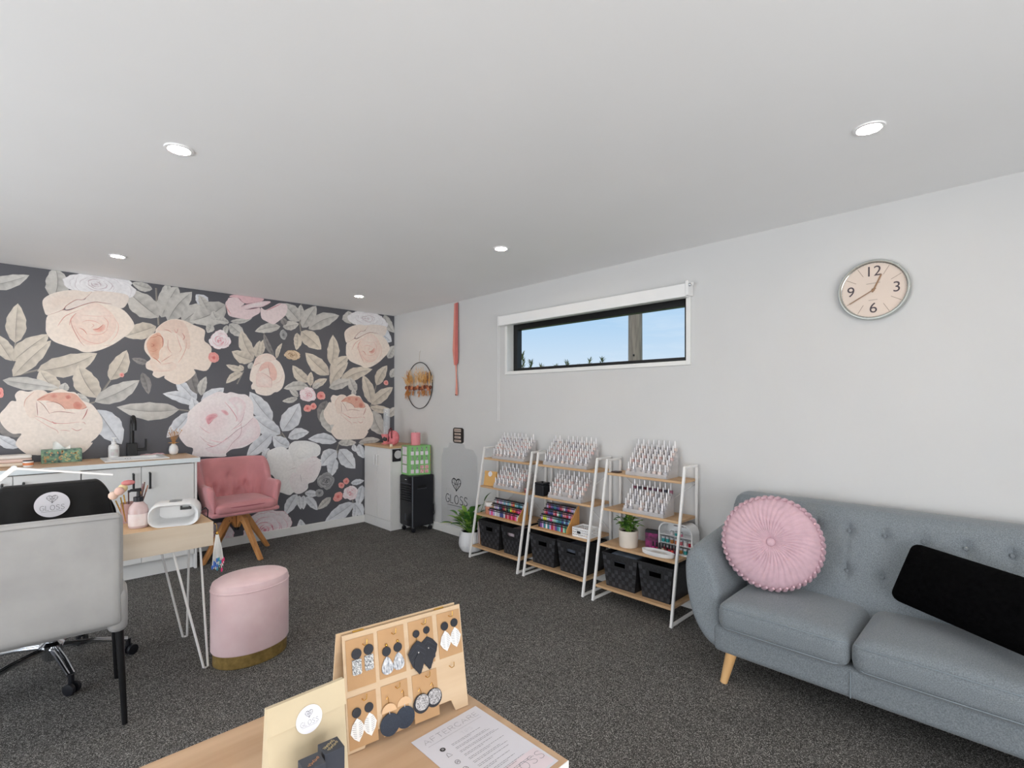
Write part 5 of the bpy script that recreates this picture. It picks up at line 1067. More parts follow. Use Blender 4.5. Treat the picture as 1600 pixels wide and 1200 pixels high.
def tub(u, v):
    (x, y), (nx, ny) = ushape(u); H = top_h(u); th = .055; bz = .425
    # v runs: outer bottom -> outer top -> over -> inner top -> inner bottom
    if v < .42: t = v / .42; z = bz + (H - .025 - bz) * t; off = -.012 * (1 - t) ** 2 * 3 + .0
    elif v < .58: a = (v - .42) / .16 * pi; z = H - .025 + .025 * sin(a); off = -th / 2 + th / 2 * cos(a)
    else: t = (v - .58) / .42; z = H - .025 - (H - .025 - .45) * t; off = -th + .012 * sin(pi * t) * -1
    flare = .075 * max(0, (z - .44) / .42) * (.5 + .5 * max(0, ny) + .0); off += flare
    if v > .58:
        for tu, tz in TUFT:
            d = ((u - tu) * 1.5) ** 2 + (z - tz) ** 2; off += .028 * math.exp(-d / .0014)
            if z < tz + .02: off += .012 * math.exp(-((u - tu) * 1.5 / .012) ** 2) * max(0, 1 - (tz - z) / .12)
        off += .004 * sin(u * 150) * max(0, min(1, (.72 - z) / .1)) * (1 if .32 < u < .68 else 0)
    e_ = min(u, 1 - u)
    if e_ < .02: off = -th / 2 + (off + th / 2) * sqrt(max(.02, e_ / .02))
    return (x + nx * off, y + ny * off, z)
m = MB(); NU, NV = 150, 44; m.grid(NU, NV, tub)
for uu in (0, NU):
    idx = [j * (NU + 1) + uu for j in range(NV + 1)]; m.f.append(tuple(idx))
m.build('tub_shell', PINKV, pc, sharp=70)
MB().soft(.245, .235, .045, .04, (0, -.035, .468), dome=.018, n=14).build('seat_cushion', PINKV, pc)
MB().soft(.275, .225, .02, .018, (0, -.03, .424), n=8).build('seat_pan', PINKV, pc)
m = MB(); m.tube([(sx_ * .247, -.262 if False else y_, .482) for sx_, y_ in ((-1, -.2), (-.85, -.262), (0, -.272), (.85, -.262), (1, -.2))], .004, 6); m.build('piping', mat('deep rose piping', (160, 88, 98), .7), pc)
MB().tube([(0, 0, .40), (0, 0, .23)], [.024, .02], 14).build('post', BLACKM, pc)
MB().lathe([(.05, .385), (.055, .395), (.05, .403)], 16).build('swivel_plate', BLACKM, pc)
for k, a in enumerate((20, 110, 200, 290)):
    a = radians(a - 3); ca_, sa = cos(a), sin(a); m = MB(); prof = [(.018, .375), (.075, .375), (.115, .345), (.325, .012), (.325, 0), (.295, 0), (.085, .30), (.06, .315), (.018, .25)]
    m.prism(prof, -.018, .018, lambda u, v, t: (u * ca_ - t * sa, u * sa + t * ca_, v)); lg = m.build('leg', WAL, pc, smooth=False, bevel=.004)
    for q in (.06, .085):
        b_ = MB(); b_.ball((q * ca_ - .0185 * sa, q * sa + .0185 * ca_, .345 - (q - .06) * .8), .005, n=8); b_.ball((q * ca_ + .0185 * sa, q * sa - .0185 * ca_, .345 - (q - .06) * .8), .005, n=8); b_.build('bolt', CHROME, lg)

# ------------------------------------------------------------------ nail desk with hairpin legs
DK = (.1, 3.175, 0); dk = thing('nail_desk', DK, 'pale oak nail desk on white hairpin legs', 'desk')
dtop = MB(DK).box(-.5, .702, 2.942, 3.405, .632, .735).build('drawer_box', OAKD, dk, smooth=False, bevel=.001)
MB(DK).box(-.501, .703, 2.940, 3.407, .7355, .755).build('desk_top', wood('desk top oak', (222, 186, 146), (204, 164, 122), 'x', 2.5), dk, smooth=False, bevel=.0015)
MB(DK).box(-.5, .7025, 2.9385, 2.9405, .632, .7545).build('front_edging', OAKD, dk, smooth=False)
for sx_, sy_ in ((1, -1), (1, 1), (-1, -1), (-1, 1)):
    cx = .655 if sx_ > 0 else -.455; cy = 2.965 if sy_ < 0 else 3.385
    fx, fy = (.675 if sx_ > 0 else -.475), (2.949 if sy_ < 0 else 3.42); p1 = (cx - sx_ * .125, cy, .632); p2 = (cx, cy - sy_ * .1 * 0, .632); p3 = (cx, cy - sy_ * .125, .632)
    m = MB(DK); m.tube([p1, (fx - sx_ * .014, fy, .008), (fx - sx_ * .005, fy, .002 + .004), (fx + sx_ * .006, fy - sy_ * .004, .008), (cx + sx_ * .012, cy - sy_ * .09, .632)], .0058, 8)
    m.build('hairpin_leg', WHITEM, dk); MB(DK).box(min(cx - sx_ * .14, cx + sx_ * .03), max(cx - sx_ * .14, cx + sx_ * .03), min(cy - sy_ * .11, cy + sy_ * .01), max(cy - sy_ * .11, cy + sy_ * .01), .628, .6318).build('leg_plate', WHITEM, dk, smooth=False)
# curing lamp
lp = thing('curing_lamp', (.555, 3.035, .7555), 'white open-fronted nail curing lamp at the desk corner', 'nail lamp', rz=radians(-16))
def arch(w_, h_, r_, n_=7):
    pts = []
    for cx, cz, a0 in ((w_ - r_, r_ * .7, -pi / 2), (w_ - r_, h_ - r_, 0), (-w_ + r_, h_ - r_, pi / 2), (-w_ + r_, r_ * .7, pi)):
        rr_ = (r_, r_ * .7) if a0 in (-pi / 2, pi) else (r_, r_)
        for i in range(n_ + 1):
            a = a0 + pi / 2 * i / n_; pts.append((cx + rr_[0] * cos(a), cz + rr_[1] * sin(a)))
    return pts
m = MB(); secs = [(-.052, arch(.088, .088, .04), .007), (-.078, arch(.098, .1, .046), .003), (-.085, arch(.103, .106, .048), 0), (-.07, arch(.108, .112, .05), 0), (.06, arch(.108, .112, .05), 0), (.10, arch(.10, .104, .05), 0), (.115, arch(.08, .085, .04), .006)]
secs = [(.085, arch(.078, .078, .035), .011), (-.055, arch(.088, .088, .04), .007)] + secs[1:]
k = len(secs[0][1]); vs = [(u, y, v + dz) for y, pl, dz in secs for u, v in pl]; fs = []
for i in range(len(secs) - 1):
    for j in range(k): fs.append((i * k + j, i * k + (j + 1) % k, (i + 1) * k + (j + 1) % k, (i + 1) * k + j))
fs += [tuple(range(k)), tuple((len(secs) - 1) * k + j for j in range(k))]
m.add(vs, fs).build('housing', WHITEP, lp, sharp=45)
MB().box(.012, .062, .080, .084, .05, .078).build('display', mat('display black', (22, 24, 26), .3), lp, smooth=False)
MB().box(.022, .05, .0785, .0798, .063, .074).build('digits', mat('display grey digits', (150, 156, 156), .4), lp, smooth=False)
m = MB(); m.grid(20, 1, lambda u, v: (.0885 * cos(pi * .06 + pi * .66 * u), -.02 + .055 * v, .035 + .079 * sin(pi * .06 + pi * .66 * u) ** .8 + .0012)); m.build('grey_inlay', mat('grey inlay', (150, 152, 154), .35), lp, normals=False)
MB().tube([(.108, .06, .04), (.125, .09, .05), (.135, .12, .03), (.132, .125, -.03), (.125, .125, -.07)], .003, 6).build('power_cord', BLACKP, lp)
pb = thing('pump_bottle', (.405, 3.065, .7555), 'clear pink lotion bottle with black pump on the desk', 'bottle')
MB().lathe([(.038, 0), (.041, .004), (.041, .085), (.036, .105), (.022, .122), (.018, .128)], 28).build('bottle', mat('pale pink translucent plastic', (226, 200, 198), .2, var=.04, trans=.25), pb)
MB().lathe([(.042, .012), (.0423, .07)], 28, cap=False).build('label', mat('milky label', (232, 224, 222), .4, rgb2=(224, 206, 204), scale=25), pb)
m = MB(); m.lathe([(.021, .128), (.021, .150), (.009, .153), (.0075, .175), (.0075, .182)], 16); m.tube([(.01, 0, .184), (-.03, -.008, .186), (-.042, -.011, .180)], [.009, .007, .005], 8); m.build('pump', BLACKP, pb)
bh = thing('brush_cup', (.395, 3.225, .7555), 'clear pink cup of make-up brushes behind the pump bottle', 'brush cup')
MB().lathe([(.04, 0), (.042, .004), (.044, .10), (.0415, .10), (.039, .006), (.0001, .006)], 24, cap=False).build('cup', mat('rose glass cup', (214, 176, 172), .1, var=.03, trans=.4), bh)
rr = random.Random(8)
for k, (dx, dy, hc, col_, big) in enumerate(((-.05, -.022, .160, (226, 190, 176), 1), (-.03, .035, .165, (240, 220, 170), 1), (-.07, .02, .135, (232, 206, 190), 1), (-.015, -.03, .20, (206, 130, 130), 2), (.05, .0, .185, (150, 120, 126), 0), (.06, .015, .19, (120, 84, 76), 0), (.07, -.01, .175, (140, 100, 84), 0), (.04, -.02, .165, (196, 150, 90), 0))):
    b_ = thing('makeup_brush', (.395, 3.225, .763), ('fluffy ' if big else 'slim ') + ('coral', 'cream', 'blush', 'rose', 'grey', 'brown', 'copper', 'gold')[k] + ' make-up brush standing in the desk cup', 'brush', 'brushes in the desk cup')
    p1 = Vector((dx, dy, hc)); p0 = Vector((dx * .42 + .004 * (k % 3 - 1), dy * .5 + (k - 4) * .005, .003)); MB().tube([p0, p0.lerp(p1, .8)], .003, 8).build('handle', GOLD if k in (0, 1, 2, 7) else mat('brush handle brown', (96, 70, 62), .3), b_)
    if big: MB().ball(p1, .022 if big == 1 else .03, .018, .022 if big == 1 else .014, 10).build('bristles', mat('bristle %d' % k, col_, .9, var=.08), b_)
    else: MB().tube([p0.lerp(p1, .8), p1], [.004, .0025], 8).build('bristles', mat('bristle %d' % k, col_, .6), b_)
# tassel charm hanging at the desk corner
ts = thing('tassel_charm', (.712, 2.946, .745), 'white tassel charm with blue and pink tips hanging at the desk corner', 'charm')
MB().tube([(-.004, -.0, .0), (.006, -.004, -.01), (.008, -.006, -.05)], .0015, 6).build('ring', GOLD, ts)
MB().ball((.008, -.006, -.055), .008, n=8).build('bead', GOLD, ts)
rr = random.Random(12); cols = [(232, 230, 226), (238, 236, 234), (70, 110, 190), (60, 150, 170), (228, 60, 120)]
for k in range(30):
    a = rr.uniform(0, 6.28); r_ = rr.uniform(.004, .03); L_ = rr.uniform(.15, .19); m = MB(); x_, y_ = r_ * cos(a) * .9, r_ * sin(a) * .5
    m.tube([(.008 + x_ * .2, -.006 + y_ * .2, -.06), (.01 + x_ * .7, -.008 + y_, -.06 - L_ * .5), (.012 + x_, -.008 + y_, -.06 - L_)], [.002, .0025, .0022], 5); st_ = m.build('strand', mat('tassel white', (234, 232, 228), .7), ts)
    cc = 2 + (0 if x_ < -.006 else (1 if x_ < .01 else 2)); MB().ball((.012 + x_, -.008 + y_, -.06 - L_ * rr.uniform(.8, 1.)), .0055, .004, .014, 6).build('tip', mat('tassel tip %d' % cc, cols[cc], .6, var=.2), st_)
# slim white desk lamp
dl = thing('desk_lamp', (-.33, 3.36, .7555), 'slim white folding desk lamp with long light bar', 'lamp')
odl = (-.33, 3.36, .7555)
MB(odl).lathe([(.05, 0), (.05, .012), (.02, .016)], 24, (-.33, 3.36, .7555)).build('base', WHITEP, dl)
MB(odl).bar((-.33, 3.36, .765), (-.035, 3.34, 1.062), .016, .022).build('arm', WHITEP, dl, smooth=False, bevel=.002)
MB(odl).bar((-.045, 3.335, 1.064), (.33, 3.30, .999), .026, .010).build('light_bar', WHITEP, dl, smooth=False, bevel=.002)
MB(odl).lathe([(.012, -.014), (.012, .014)], 14, (-.035, 3.34, 1.062), M=Matrix.Rotation(radians(90), 3, 'X')).build('hinge', WHITEP, dl)

# ------------------------------------------------------------------ grey velvet chair, back to the viewer
GREYV = mat('silver grey velvet', (172, 170, 168), .75, rgb2=(150, 148, 147), scale=4, var=.1, sheen=.3, detail=6)
gc = thing('velvet_chair', (.04, 2.70, 0), 'grey velvet chair with slim black legs, back turned, in front of the desk', 'chair', rz=radians(-5.4))
MT = Matrix.Rotation(radians(-3.5), 3, 'X')
MB().soft(.262, .038, .232, .026, (0, 0, .674), n=18, M=MT).build('backrest', GREYV, gc)
m = MB(); m.tube([tuple(MT @ Vector((x, .0, z)) + Vector((0, -.0405, .665))) for x, z in ((-.25, -.20), (-.25, .225), (.25, .225), (.25, -.20))], .0018, 6); m.build('seam', mat('grey seam', (140, 139, 138), .8), gc)
MB().soft(.275, .23, .06, .045, (0, .25, .465), dome=.015, n=14).build('seat', GREYV, gc)
MB().soft(.035, .09, .09, .03, (.243, .05, .50), n=8).build('side_wing', GREYV, gc); MB().soft(.035, .09, .09, .03, (-.243, .05, .50), n=8).build('side_wing', GREYV, gc)
for x, y, tx, ty in ((.248, .035, .268, .012), (-.225, .035, -.245, .012), (.232, .42, .245, .485), (-.2, .42, -.205, .485)): MB().tube([(x, y, .44), (tx, ty, 0)], [.016, .010], 14).build('leg', BLACKM, gc)

# ------------------------------------------------------------------ swivel chair with draped back
sw = thing('swivel_chair', (.10, 3.445, 0), 'black swivel chair on chrome five-star castor base behind the desk', 'chair')
MB().tube([(0, 0, .10), (0, 0, .40)], [.03, .022], 14).build('gas_column', CHROME, sw)
MB().lathe([(.03, .072), (.034, .08), (.045, .11), (.05, .15), (.03, .165)], 20).build('hub', CHROME, sw)
for a in (-7, -79, -151, 137, 65):
    a = radians(a); c_, s_ = cos(a), sin(a); ar = MB()
    for w_ in (-.011, .011): ar.tube([(.03 * c_ - w_ * s_, .03 * s_ + w_ * c_, .135), (.17 * c_ - w_ * s_, .17 * s_ + w_ * c_, .118), (.305 * c_ - w_ * .8 * s_, .305 * s_ + w_ * .8 * c_, .088)], [.011, .010, .009], 10)
    ao = ar.build('base_arm', CHROME, sw)
    m = MB(); m.tube([(.308 * c_, .308 * s_, .09), (.308 * c_, .308 * s_, .05)], .012, 8); m.build('castor_stem', BLACKP, ao)
    MR = Matrix.Rotation(a + .6, 3, 'Z') @ Matrix.Rotation(radians(90), 3, 'X')
    for off in (-.016, .016):
        n_ = Vector((cos(a + .6 - pi / 2), sin(a + .6 - pi / 2), 0)); MB().lathe([(.014, -.010), (.026, -.008), (.0285, 0), (.026, .008), (.014, .010)], 18, Vector((.318 * c_, .318 * s_, .0285)) + n_ * off, M=MR).build('castor_wheel', BLACKP, ao)
MB().soft(.23, .22, .04, .038, (0, -.02, .45), n=10).build('seat', mat('black vinyl', (24, 24, 26), .45), sw)
MB().tube([(0, .12, .42), (0, .27, .42), (0, .345, .45), (0, .35, .60), (.01, .305, .68)], .014, 8).build('back_bar', BLACKM, sw)
MB().soft(.20, .028, .15, .028, (.01, .275, .72), n=12).build('backrest', mat('black vinyl', (24, 24, 26), .45), sw)
APR = mat('black apron cloth', (17, 17, 18), .75, var=.2, scale=18, sheen=.1)
ap = thing('draped_apron', (.11, 3.72, .70), 'black cloth with round white GLOSS patch draped over the swivel chair back', 'cloth')
def drape(u, v):
    x = -.262 + .524 * u; ex = abs(x) / .262; zt = .222 - .075 * max(0, (ex - .72) / .28) ** 1.6
    f = .008 * sin(x * 46 + 2.2 * v) + .006 * sin(x * 21 - 4 * v + 1)
    if v < .48: t = v / .48; z = -.24 + (zt + .24) * t; y = -.044 - f * (1 - t) * 1.5 - .010 * (1 - t)
    elif v < .56: a = (v - .48) / .08 * pi; z = zt + .012 * sin(a); y = -.044 * cos(a)
    else: t = (v - .56) / .44; z = zt - .19 * t; y = .044 + abs(f) * t
    if ex > .95 and v < .48: y += (ex - .95) * .5
    return (x + (.02 * sin(9 * v) * (ex ** 4)) * (1 if x > 0 else -1), y, z)
MB().grid(70, 60, drape).build('cloth', APR, ap, sharp=80, normals=False)
fnp = lambda u, v: (u, -.068 + .012 * min(1, max(0, (v + .2) / .4)) , v)
pt_ = MB().disc((-.002, .122), .068, n=40, sx=1.06, fn=lambda u, v: (u, -.0585, v)).build('logo_patch', STICK, ap, smooth=False, normals=False)
logo('logo_print', pt_, -.002, .122, .100, .0015, INK, fn=lambda u, v: (u, -.0592, v), ax=.85)

# ------------------------------------------------------------------ pink velvet ottoman with brass plinth
PINKO = mat('blush velvet', (250, 220, 221), .75, rgb2=(238, 202, 205), scale=7, var=.1, sheen=.3, detail=6)
BRASS = mat('antique brass band', (168, 140, 84), .35, .55, var=.25, scale=40)
ot = thing('ottoman', (.885, 2.945, 0), 'oval blush velvet ottoman with brass plinth beside the desk leg', 'ottoman', rz=radians(6))
OX, OY = .196, .150
MB().lathe([(.93, 0), (.95, .004), (.95, .068)], 56, sx=OX, sy=OY).build('plinth', BRASS, ot)
MB().lathe([(.97, .068), (1.0, .078), (1.0, .375), (.985, .386)], 64, sx=OX, sy=OY).build('body', PINKO, ot)
MB().lathe([(.97, .387), (1.0, .392), (.995, .408), (.96, .424), (.85, .436), (.5, .443), (.0001, .445)], 64, sx=OX, sy=OY).build('lid', PINKO, ot)
m = MB(); m.tube([(OX * 1.0 * cos(2 * pi * i / 60), OY * 1.0 * sin(2 * pi * i / 60), .389) for i in range(60)], .003, 6, closed=True); m.build('piping', PINKO, ot)

# ------------------------------------------------------------------ corner: white cabinet, air cooler, display
CO = (2.97, 4.985, 0); cb = thing('storage_cabinet', CO, 'tall white two-door cabinet with oak top in the room corner', 'cabinet')
cx0, cx1, cy0, cy1 = 2.80, 3.162, 4.70, 5.262
m = MB(CO); m.box(cx0, cx1, cy0, cy0 + .016, 0, .874); m.box(cx0, cx1, cy1 - .016, cy1, 0, .874); m.box(cx1 - .01, cx1, cy0 + .016, cy1 - .016, .1, .874); m.box(cx0 + .01, cx1 - .01, cy0 + .016, cy1 - .016, .1, .116); m.box(cx0 + .01, cx1 - .01, cy0 + .016, cy1 - .016, .858, .874)
m.build('carcass', CABW, cb, smooth=False); MB(CO).box(cx0 - .016, cx0 - .001, cy0, cy1, 0, .098).build('plinth', CABW, cb, smooth=False, bevel=.001)
for a, b_, hy in ((cy0, 4.978, 4.952), (4.983, cy1, 5.009)):
    d = MB(CO).box(cx0 - .018, cx0 - .001, a, b_, .101, .872).build('door', CABW, cb, smooth=False, bevel=.0015)
    MB(CO).tube([(cx0 - .018, hy, .79), (cx0 - .040, hy, .79), (cx0 - .040, hy, .675), (cx0 - .018, hy, .675)], .0055, 8).build('handle', mat('satin white handle', (226, 226, 226), .3, var=.02), d)
MB(CO).box(cx0 - .03, cx1, cy0 - .012, cy1, .8745, .896).build('top', OAKY, cb, smooth=False, bevel=.002)
# black plate with pale disc on the cabinet side
bp_ = thing('black_plaque', (2.854, 4.699, .80), 'small black square with a pale round disc on the cabinet side', 'plaque')
MB().box(-.05, .05, -.012, -.0005, -.066, .066).build('plate', BLACKP, bp_, smooth=False, bevel=.002)
MB().lathe([(.044, -.0005), (.044, .003), (.0001, .004)], 32, (.012, -.0125, .008), M=Matrix.Rotation(radians(90), 3, 'X')).build('disc', mat('pale silver disc', (206, 206, 206), .35, .3), bp_)
# pink things on the cabinet
ZT = .8965
pd = thing('pink_dispenser', (2.93, 5.03, ZT), 'pink pedestal dispenser with tall clear cylinder on the corner cabinet', 'dispenser')
PINKP = mat('coral pink plastic', (228, 138, 142), .4, var=.05)
MB().lathe([(.055, 0), (.056, .006), (.036, .02), (.04, .05), (.06, .10), (.06, .112), (.034, .112)], 28).build('pedestal', PINKP, pd)
MB().lathe([(.037, .1125), (.037, .40), (.0355, .40), (.0355, .114), (.0001, .1135)], 28, cap=False).build('cylinder', mat('clear tube acrylic', (232, 236, 240), .05, var=0, alpha=.22), pd)
MB().lathe([(.026, 0), (.026, .004), (.0001, .006)], 20, (-.038, -.03, .06), M=Matrix.Rotation(radians(-120), 3, 'Z') @ Matrix.Rotation(radians(90), 3, 'Y') @ Matrix.Rotation(radians(90), 3, 'Z')).build('badge', mat('black badge', (30, 32, 34), .4), pd)
hb = thing('pink_pouch', (2.90, 4.84, ZT + .022), 'slouchy coral pink pouch with dark red strap on the corner cabinet', 'bag')
m = MB(); m.soft(.05, .075, .06, .045, (0, 0, .0605), n=10, puff=.02); m.build('pouch', mat('coral pink cloth', (222, 130, 138), .8, var=.15, scale=25, bump=.4, bscale=40), hb)
MB().tube([(-.052, .02, .02), (-.055, .0, .06), (-.045, .025, .10), (-.03, .03, .15), (-.02, .015, .165), (-.03, -.02, .145), (-.05, -.045, .11), (-.055, -.06, .06)], .006, 8).build('strap', mat('dark red strap', (96, 24, 34), .6), hb)
sb_ = thing('white_block', (2.80, 4.715, ZT), 'tiny cream block at the corner of the oak cabinet top', 'block')
MB().box(-.012, .012, -.012, .012, 0, .026).build('block', mat('cream block', (232, 222, 200), .6), sb_, smooth=False, bevel=.003)
# evaporative cooler
AO = (3.03, 4.60, 0); ac = thing('air_cooler', AO, 'black upright air cooler on castors beside the corner cabinet', 'air cooler')
ax0, ax1, ay0, ay1 = 2.889, 3.160, 4.445, 4.685
MB(AO).box(ax0 + .004, ax1, ay0, ay1, .06, .594).build('body', BLACKP, ac, smooth=False, bevel=.01)
MB(AO).box(ax0 - .002, ax0 + .0035, ay0 + .012, ay1 - .006, .075, .585).build('front_panel', mat('gloss black panel', (20, 21, 27), .22, var=.05), ac, smooth=False, bevel=.002)
MB(AO).box(ax0 - .001, ax0 + .008, ay0 - .002, ay0 + .008, .062, .592).build('corner_strip', mat('grey metal strip', (120, 124, 132), .3, .6), ac, smooth=False, bevel=.002)
for k in range(7): MB(AO).bar((ax0 - .008, ay0 + .03, .33 + .026 * k), (ax0 - .008, ay1 - .02, .33 + .026 * k), .012, .004, (.5, 0, 1)).build('louvre', BLACKM, ac, smooth=False)
MB(AO).box(ax0 - .006, ax0 - .002, ay0 + .02, ay1 - .012, .508, .514).build('panel_lip', mat('grey lip', (70, 72, 80), .4), ac, smooth=False)
MB(AO).box(ax0 - .0035, ax0 - .002, 4.55, 4.58, .548, .554).build('badge', mat('pale badge', (220, 220, 220), .4), ac, smooth=False)
MB(AO).box(2.955, 3.06, ay0 - .003, ay0 - .0005, .462, .492).build('grip_recess_shade', mat('painted recess shade', (6, 6, 8), .8), ac, smooth=False)  # near-black plate paints the shade inside the grip recess
MB(AO).box(2.95, 3.065, ay0 - .008, ay0 - .0005, .455, .461).build('grip_lip', mat('grey lip', (70, 72, 80), .4), ac, smooth=False)
MB(AO).box(ax0 - .0035, ax0 - .002, 4.565, 4.585, .12, .19).build('level_window', mat('dark window', (50, 54, 64), .1), ac, smooth=False)
for x, y in ((ax0 + .03, ay0 + .03), (ax1 - .03, ay0 + .03), (ax0 + .03, ay1 - .03), (ax1 - .03, ay1 - .03)):
    c_ = MB(AO).tube([(x, y, .06), (x, y, .035)], .012, 8).build('castor_fork', mat('grey fork', (90, 92, 96), .4, .5), ac); MB(AO).lathe([(.01, -.012), (.022, -.010), (.0235, 0), (.022, .010), (.01, .012)], 16, (x, y - .004, .0235), M=Matrix.Rotation(radians(90), 3, 'X')).build('castor_wheel', BLACKP, c_)
MB(AO).tube([(ax1 - .02, ay0 - .001, .30), (ax1 - .01, ay0 - .014, .27), (ax1 - .012, ay0 - .016, .22), (ax1 - .005, ay0 - .014, .18), (ax1 - .018, ay0 - .012, .15), (ax1 - .02, ay0 - .012, .21)], .005, 6).build('power_cord', BLACKP, ac)
# green polish display stand on the cooler
GO = (3.03, 4.58, .5955); gd = thing('polish_display', GO, 'green cardboard nail polish display standing on the black cooler', 'display')
GREEN = mat('apple green card', (132, 192, 118), .55, var=.05); PL = [(2.912, 4.686), (2.905, 4.535), (3.122, 4.462), (3.160, 4.50), (3.160, 4.686)]
z0, z1 = .596, .905
m = MB(GO); m.prism(PL, z0, z1, lambda u, v, t: (u, v, t)); m.build('card_body', GREEN, gd, smooth=False)
def on_face(i, m, u0, u1, v0, v1, d=.0015):
    a = Vector((*PL[i], 0)); b = Vector((*PL[(i + 1) % 5], 0)); t = b - a; n_ = Vector((t.y, -t.x, 0)).normalized()
    if n_.dot(Vector((3.03, 4.62, 0)) - a) > 0: n_ = -n_
    P_ = lambda u, v, k: tuple(a + t * u + n_ * k + Vector((0, 0, z0 + (z1 - z0) * v)))
    q = [P_(u, v, k) for k in (.0003, d) for u, v in ((u0, v0), (u1, v0), (u1, v1), (u0, v1))]
    return m.add(q, [(0, 1, 2, 3), (7, 6, 5, 4), (0, 4, 5, 1), (1, 5, 6, 2), (2, 6, 7, 3), (3, 7, 4, 0)])
WTAG = mat('white printed tag', (234, 232, 234), .5, rgb2=(226, 210, 222), scale=30)
for k in range(3):
    on_face(0, MB(GO), .12, .72, .06 + .315 * k, .33 + .315 * k).build('side_leaflet', WTAG, gd, smooth=False); on_face(0, MB(GO), .08, .78, .345 + .315 * k - .01, .36 + .315 * k - .01, .003).build('leaflet_rail', mat('purple rail', (150, 90, 130), .5), gd, smooth=False)
for r in range(3):
    for c_ in range(4):
        u = .08 + .225 * c_; v = .06 + .31 * r
        if r == 0 and c_ > 1:
            for q in (0, .145): on_face(1, MB(GO), u, u + .17, v + q, v + q + .12, .003).build('sample_picture', mat('rose sample print', (206, 110, 120), .5, rgb2=(240, 214, 216), scale=70), gd, smooth=False)
            continue
        t_ = on_face(1, MB(GO), u + .01, u + .15, v, v + .13, .003).build('sample_tag', WTAG, gd, smooth=False)
        on_face(1, MB(GO), u + .05, u + .11, v + .135, v + .28, .004).build('sample_cap', mat('dark cap print', (70, 66, 66), .5, rgb2=(190, 190, 186), scale=40), t_, smooth=False)
for k in range(3): on_face(2, MB(GO), .1, .9, .1 + .3 * k, .36 + .3 * k).build('side_print', mat('kraft tone print', (206, 186, 140), .6, rgb2=(180, 160, 110), scale=40), gd, smooth=False)
cdl = thing('pillar_candle', (3.035, 4.605, .906), 'pink ribbed pillar candle standing on the green display', 'candle')
MB().lathe([(.048, 0), (.05, .004), (.05, .128), (.046, .133), (.0001, .131)], 48, fn=lambda a, r, z: r * (1 + .02 * cos(18 * a))).build('wax', mat('rose wax', (238, 150, 160), .5, var=.03), cdl)
MB().tube([(0, 0, .13), (.002, 0, .143)], .0016, 5).build('wick', mat('dark wick', (60, 50, 46), .8), cdl)

# ------------------------------------------------------------------ on the window wall near the corner
wr = thing('hoop_wreath', (XR, 4.73, 1.555), 'black wire hoop wreath with dried golden grasses on the wall', 'wreath', M=RW)
MB().tube([(.25 * cos(2 * pi * i / 64), .258 * sin(2 * pi * i / 64), .012) for i in range(64)], .0042, 8, closed=True).build('hoop', BLACKM, wr)
MB().tube([(0, .258, .012), (-.004, .33, .008), (0, .385, .004)], .002, 6).build('hanging_string', mat('natural string', (196, 184, 166), .8), wr)
MB().ball((0, .388, .006), .006, n=8).build('hook', WHITEP, wr)
DRY = [mat('dried grass gold', (222, 172, 104), .85, var=.2, scale=30), mat('dried grass sand', (230, 194, 140), .85, var=.15, scale=30), mat('dried grass amber', (196, 132, 70), .85, var=.2, scale=30)]
rr = random.Random(21)
for k in range(74):
    x0 = rr.uniform(-.235, .235); up = k < 54; L_ = (rr.uniform(.10, .26) * (1 - .35 * abs(x0) / .22)) if up else rr.uniform(.06, .13); sg = 1 if up else -1; m = MB()
    ang = x0 * (1.2 if up else .4) + rr.uniform(-.18, .18); d = Vector((sin(ang), sg * cos(ang), rr.uniform(.0, .25))); p0 = Vector((x0, -.02, .018))
    m.tube([p0, p0 + d * L_ * .5], .0012, 5)
    for q in range(16):
        t_ = .3 + .7 * q / 16; b_ = p0 + d * L_ * t_; a2 = rr.uniform(-.7, .7); dd = Vector((d.x * cos(a2) - d.y * sin(a2), d.x * sin(a2) + d.y * cos(a2), rr.uniform(-.05, .3))); leaf(m, b_, dd, rr.uniform(.03, .055) * (1.2 - .5 * t_), .006, 0, 2, up=Vector((0, 0, 1)))
    m.build('grass_plume', DRY[k % 3 if up else 2], wr, normals=False)
for k in range(15):
    x0 = -.24 + .48 * k / 14 + rr.uniform(-.012, .012); m = MB(); c_ = (x0, -.03 + rr.uniform(-.018, .02), .035)
    for q in range(7):
        a = 2 * pi * q / 7; m.ball((c_[0] + .012 * cos(a), c_[1] + .012 * sin(a), c_[2]), .011, .011, .009, 8)
    m.ball((c_[0], c_[1], c_[2] + .006), .009, n=8)
    m.build('dried_flower', mat('dried flower %d' % (k % 3), ((150, 86, 56), (196, 128, 92), (112, 62, 48))[k % 3], .85, var=.2, scale=60), wr)
rbn = thing('hanging_strap', (XR, 4.06, 1.40), 'salmon pink fabric strap hanging down the wall from the ceiling', 'strap', M=RW)
SAL = mat('salmon pink cloth', (222, 148, 134), .8, var=.08, scale=12); SAL2 = mat('deep salmon cloth', (196, 110, 106), .8, var=.08, scale=12)
def strip(name, pts, ws, mat_, z):
    m = MB(); vs = []; 
    for (x, y, dz), w_ in zip(pts, ws): vs += [(x - w_, y, z + dz), (x + w_, y, z + dz), (x + w_, y, z + dz + .004), (x - w_, y, z + dz + .004)]
    fs = [(0, 1, 2, 3)]; n_ = len(pts)
    for i in range(n_ - 1):
        for j in range(4): fs.append((4 * i + j, 4 * i + (j + 1) % 4, 4 * i + 4 + (j + 1) % 4, 4 * i + 4 + j))
    fs.append(tuple(4 * (n_ - 1) + j for j in range(4))); return m.add(vs, fs).build(name, mat_, rbn, sharp=30)
strip('band', [(-.012, .985, .004), (-.016, .7, .01), (-.022, .5, .012), (-.016, .35, .008)], [.026, .03, .034, .022], SAL, .002)
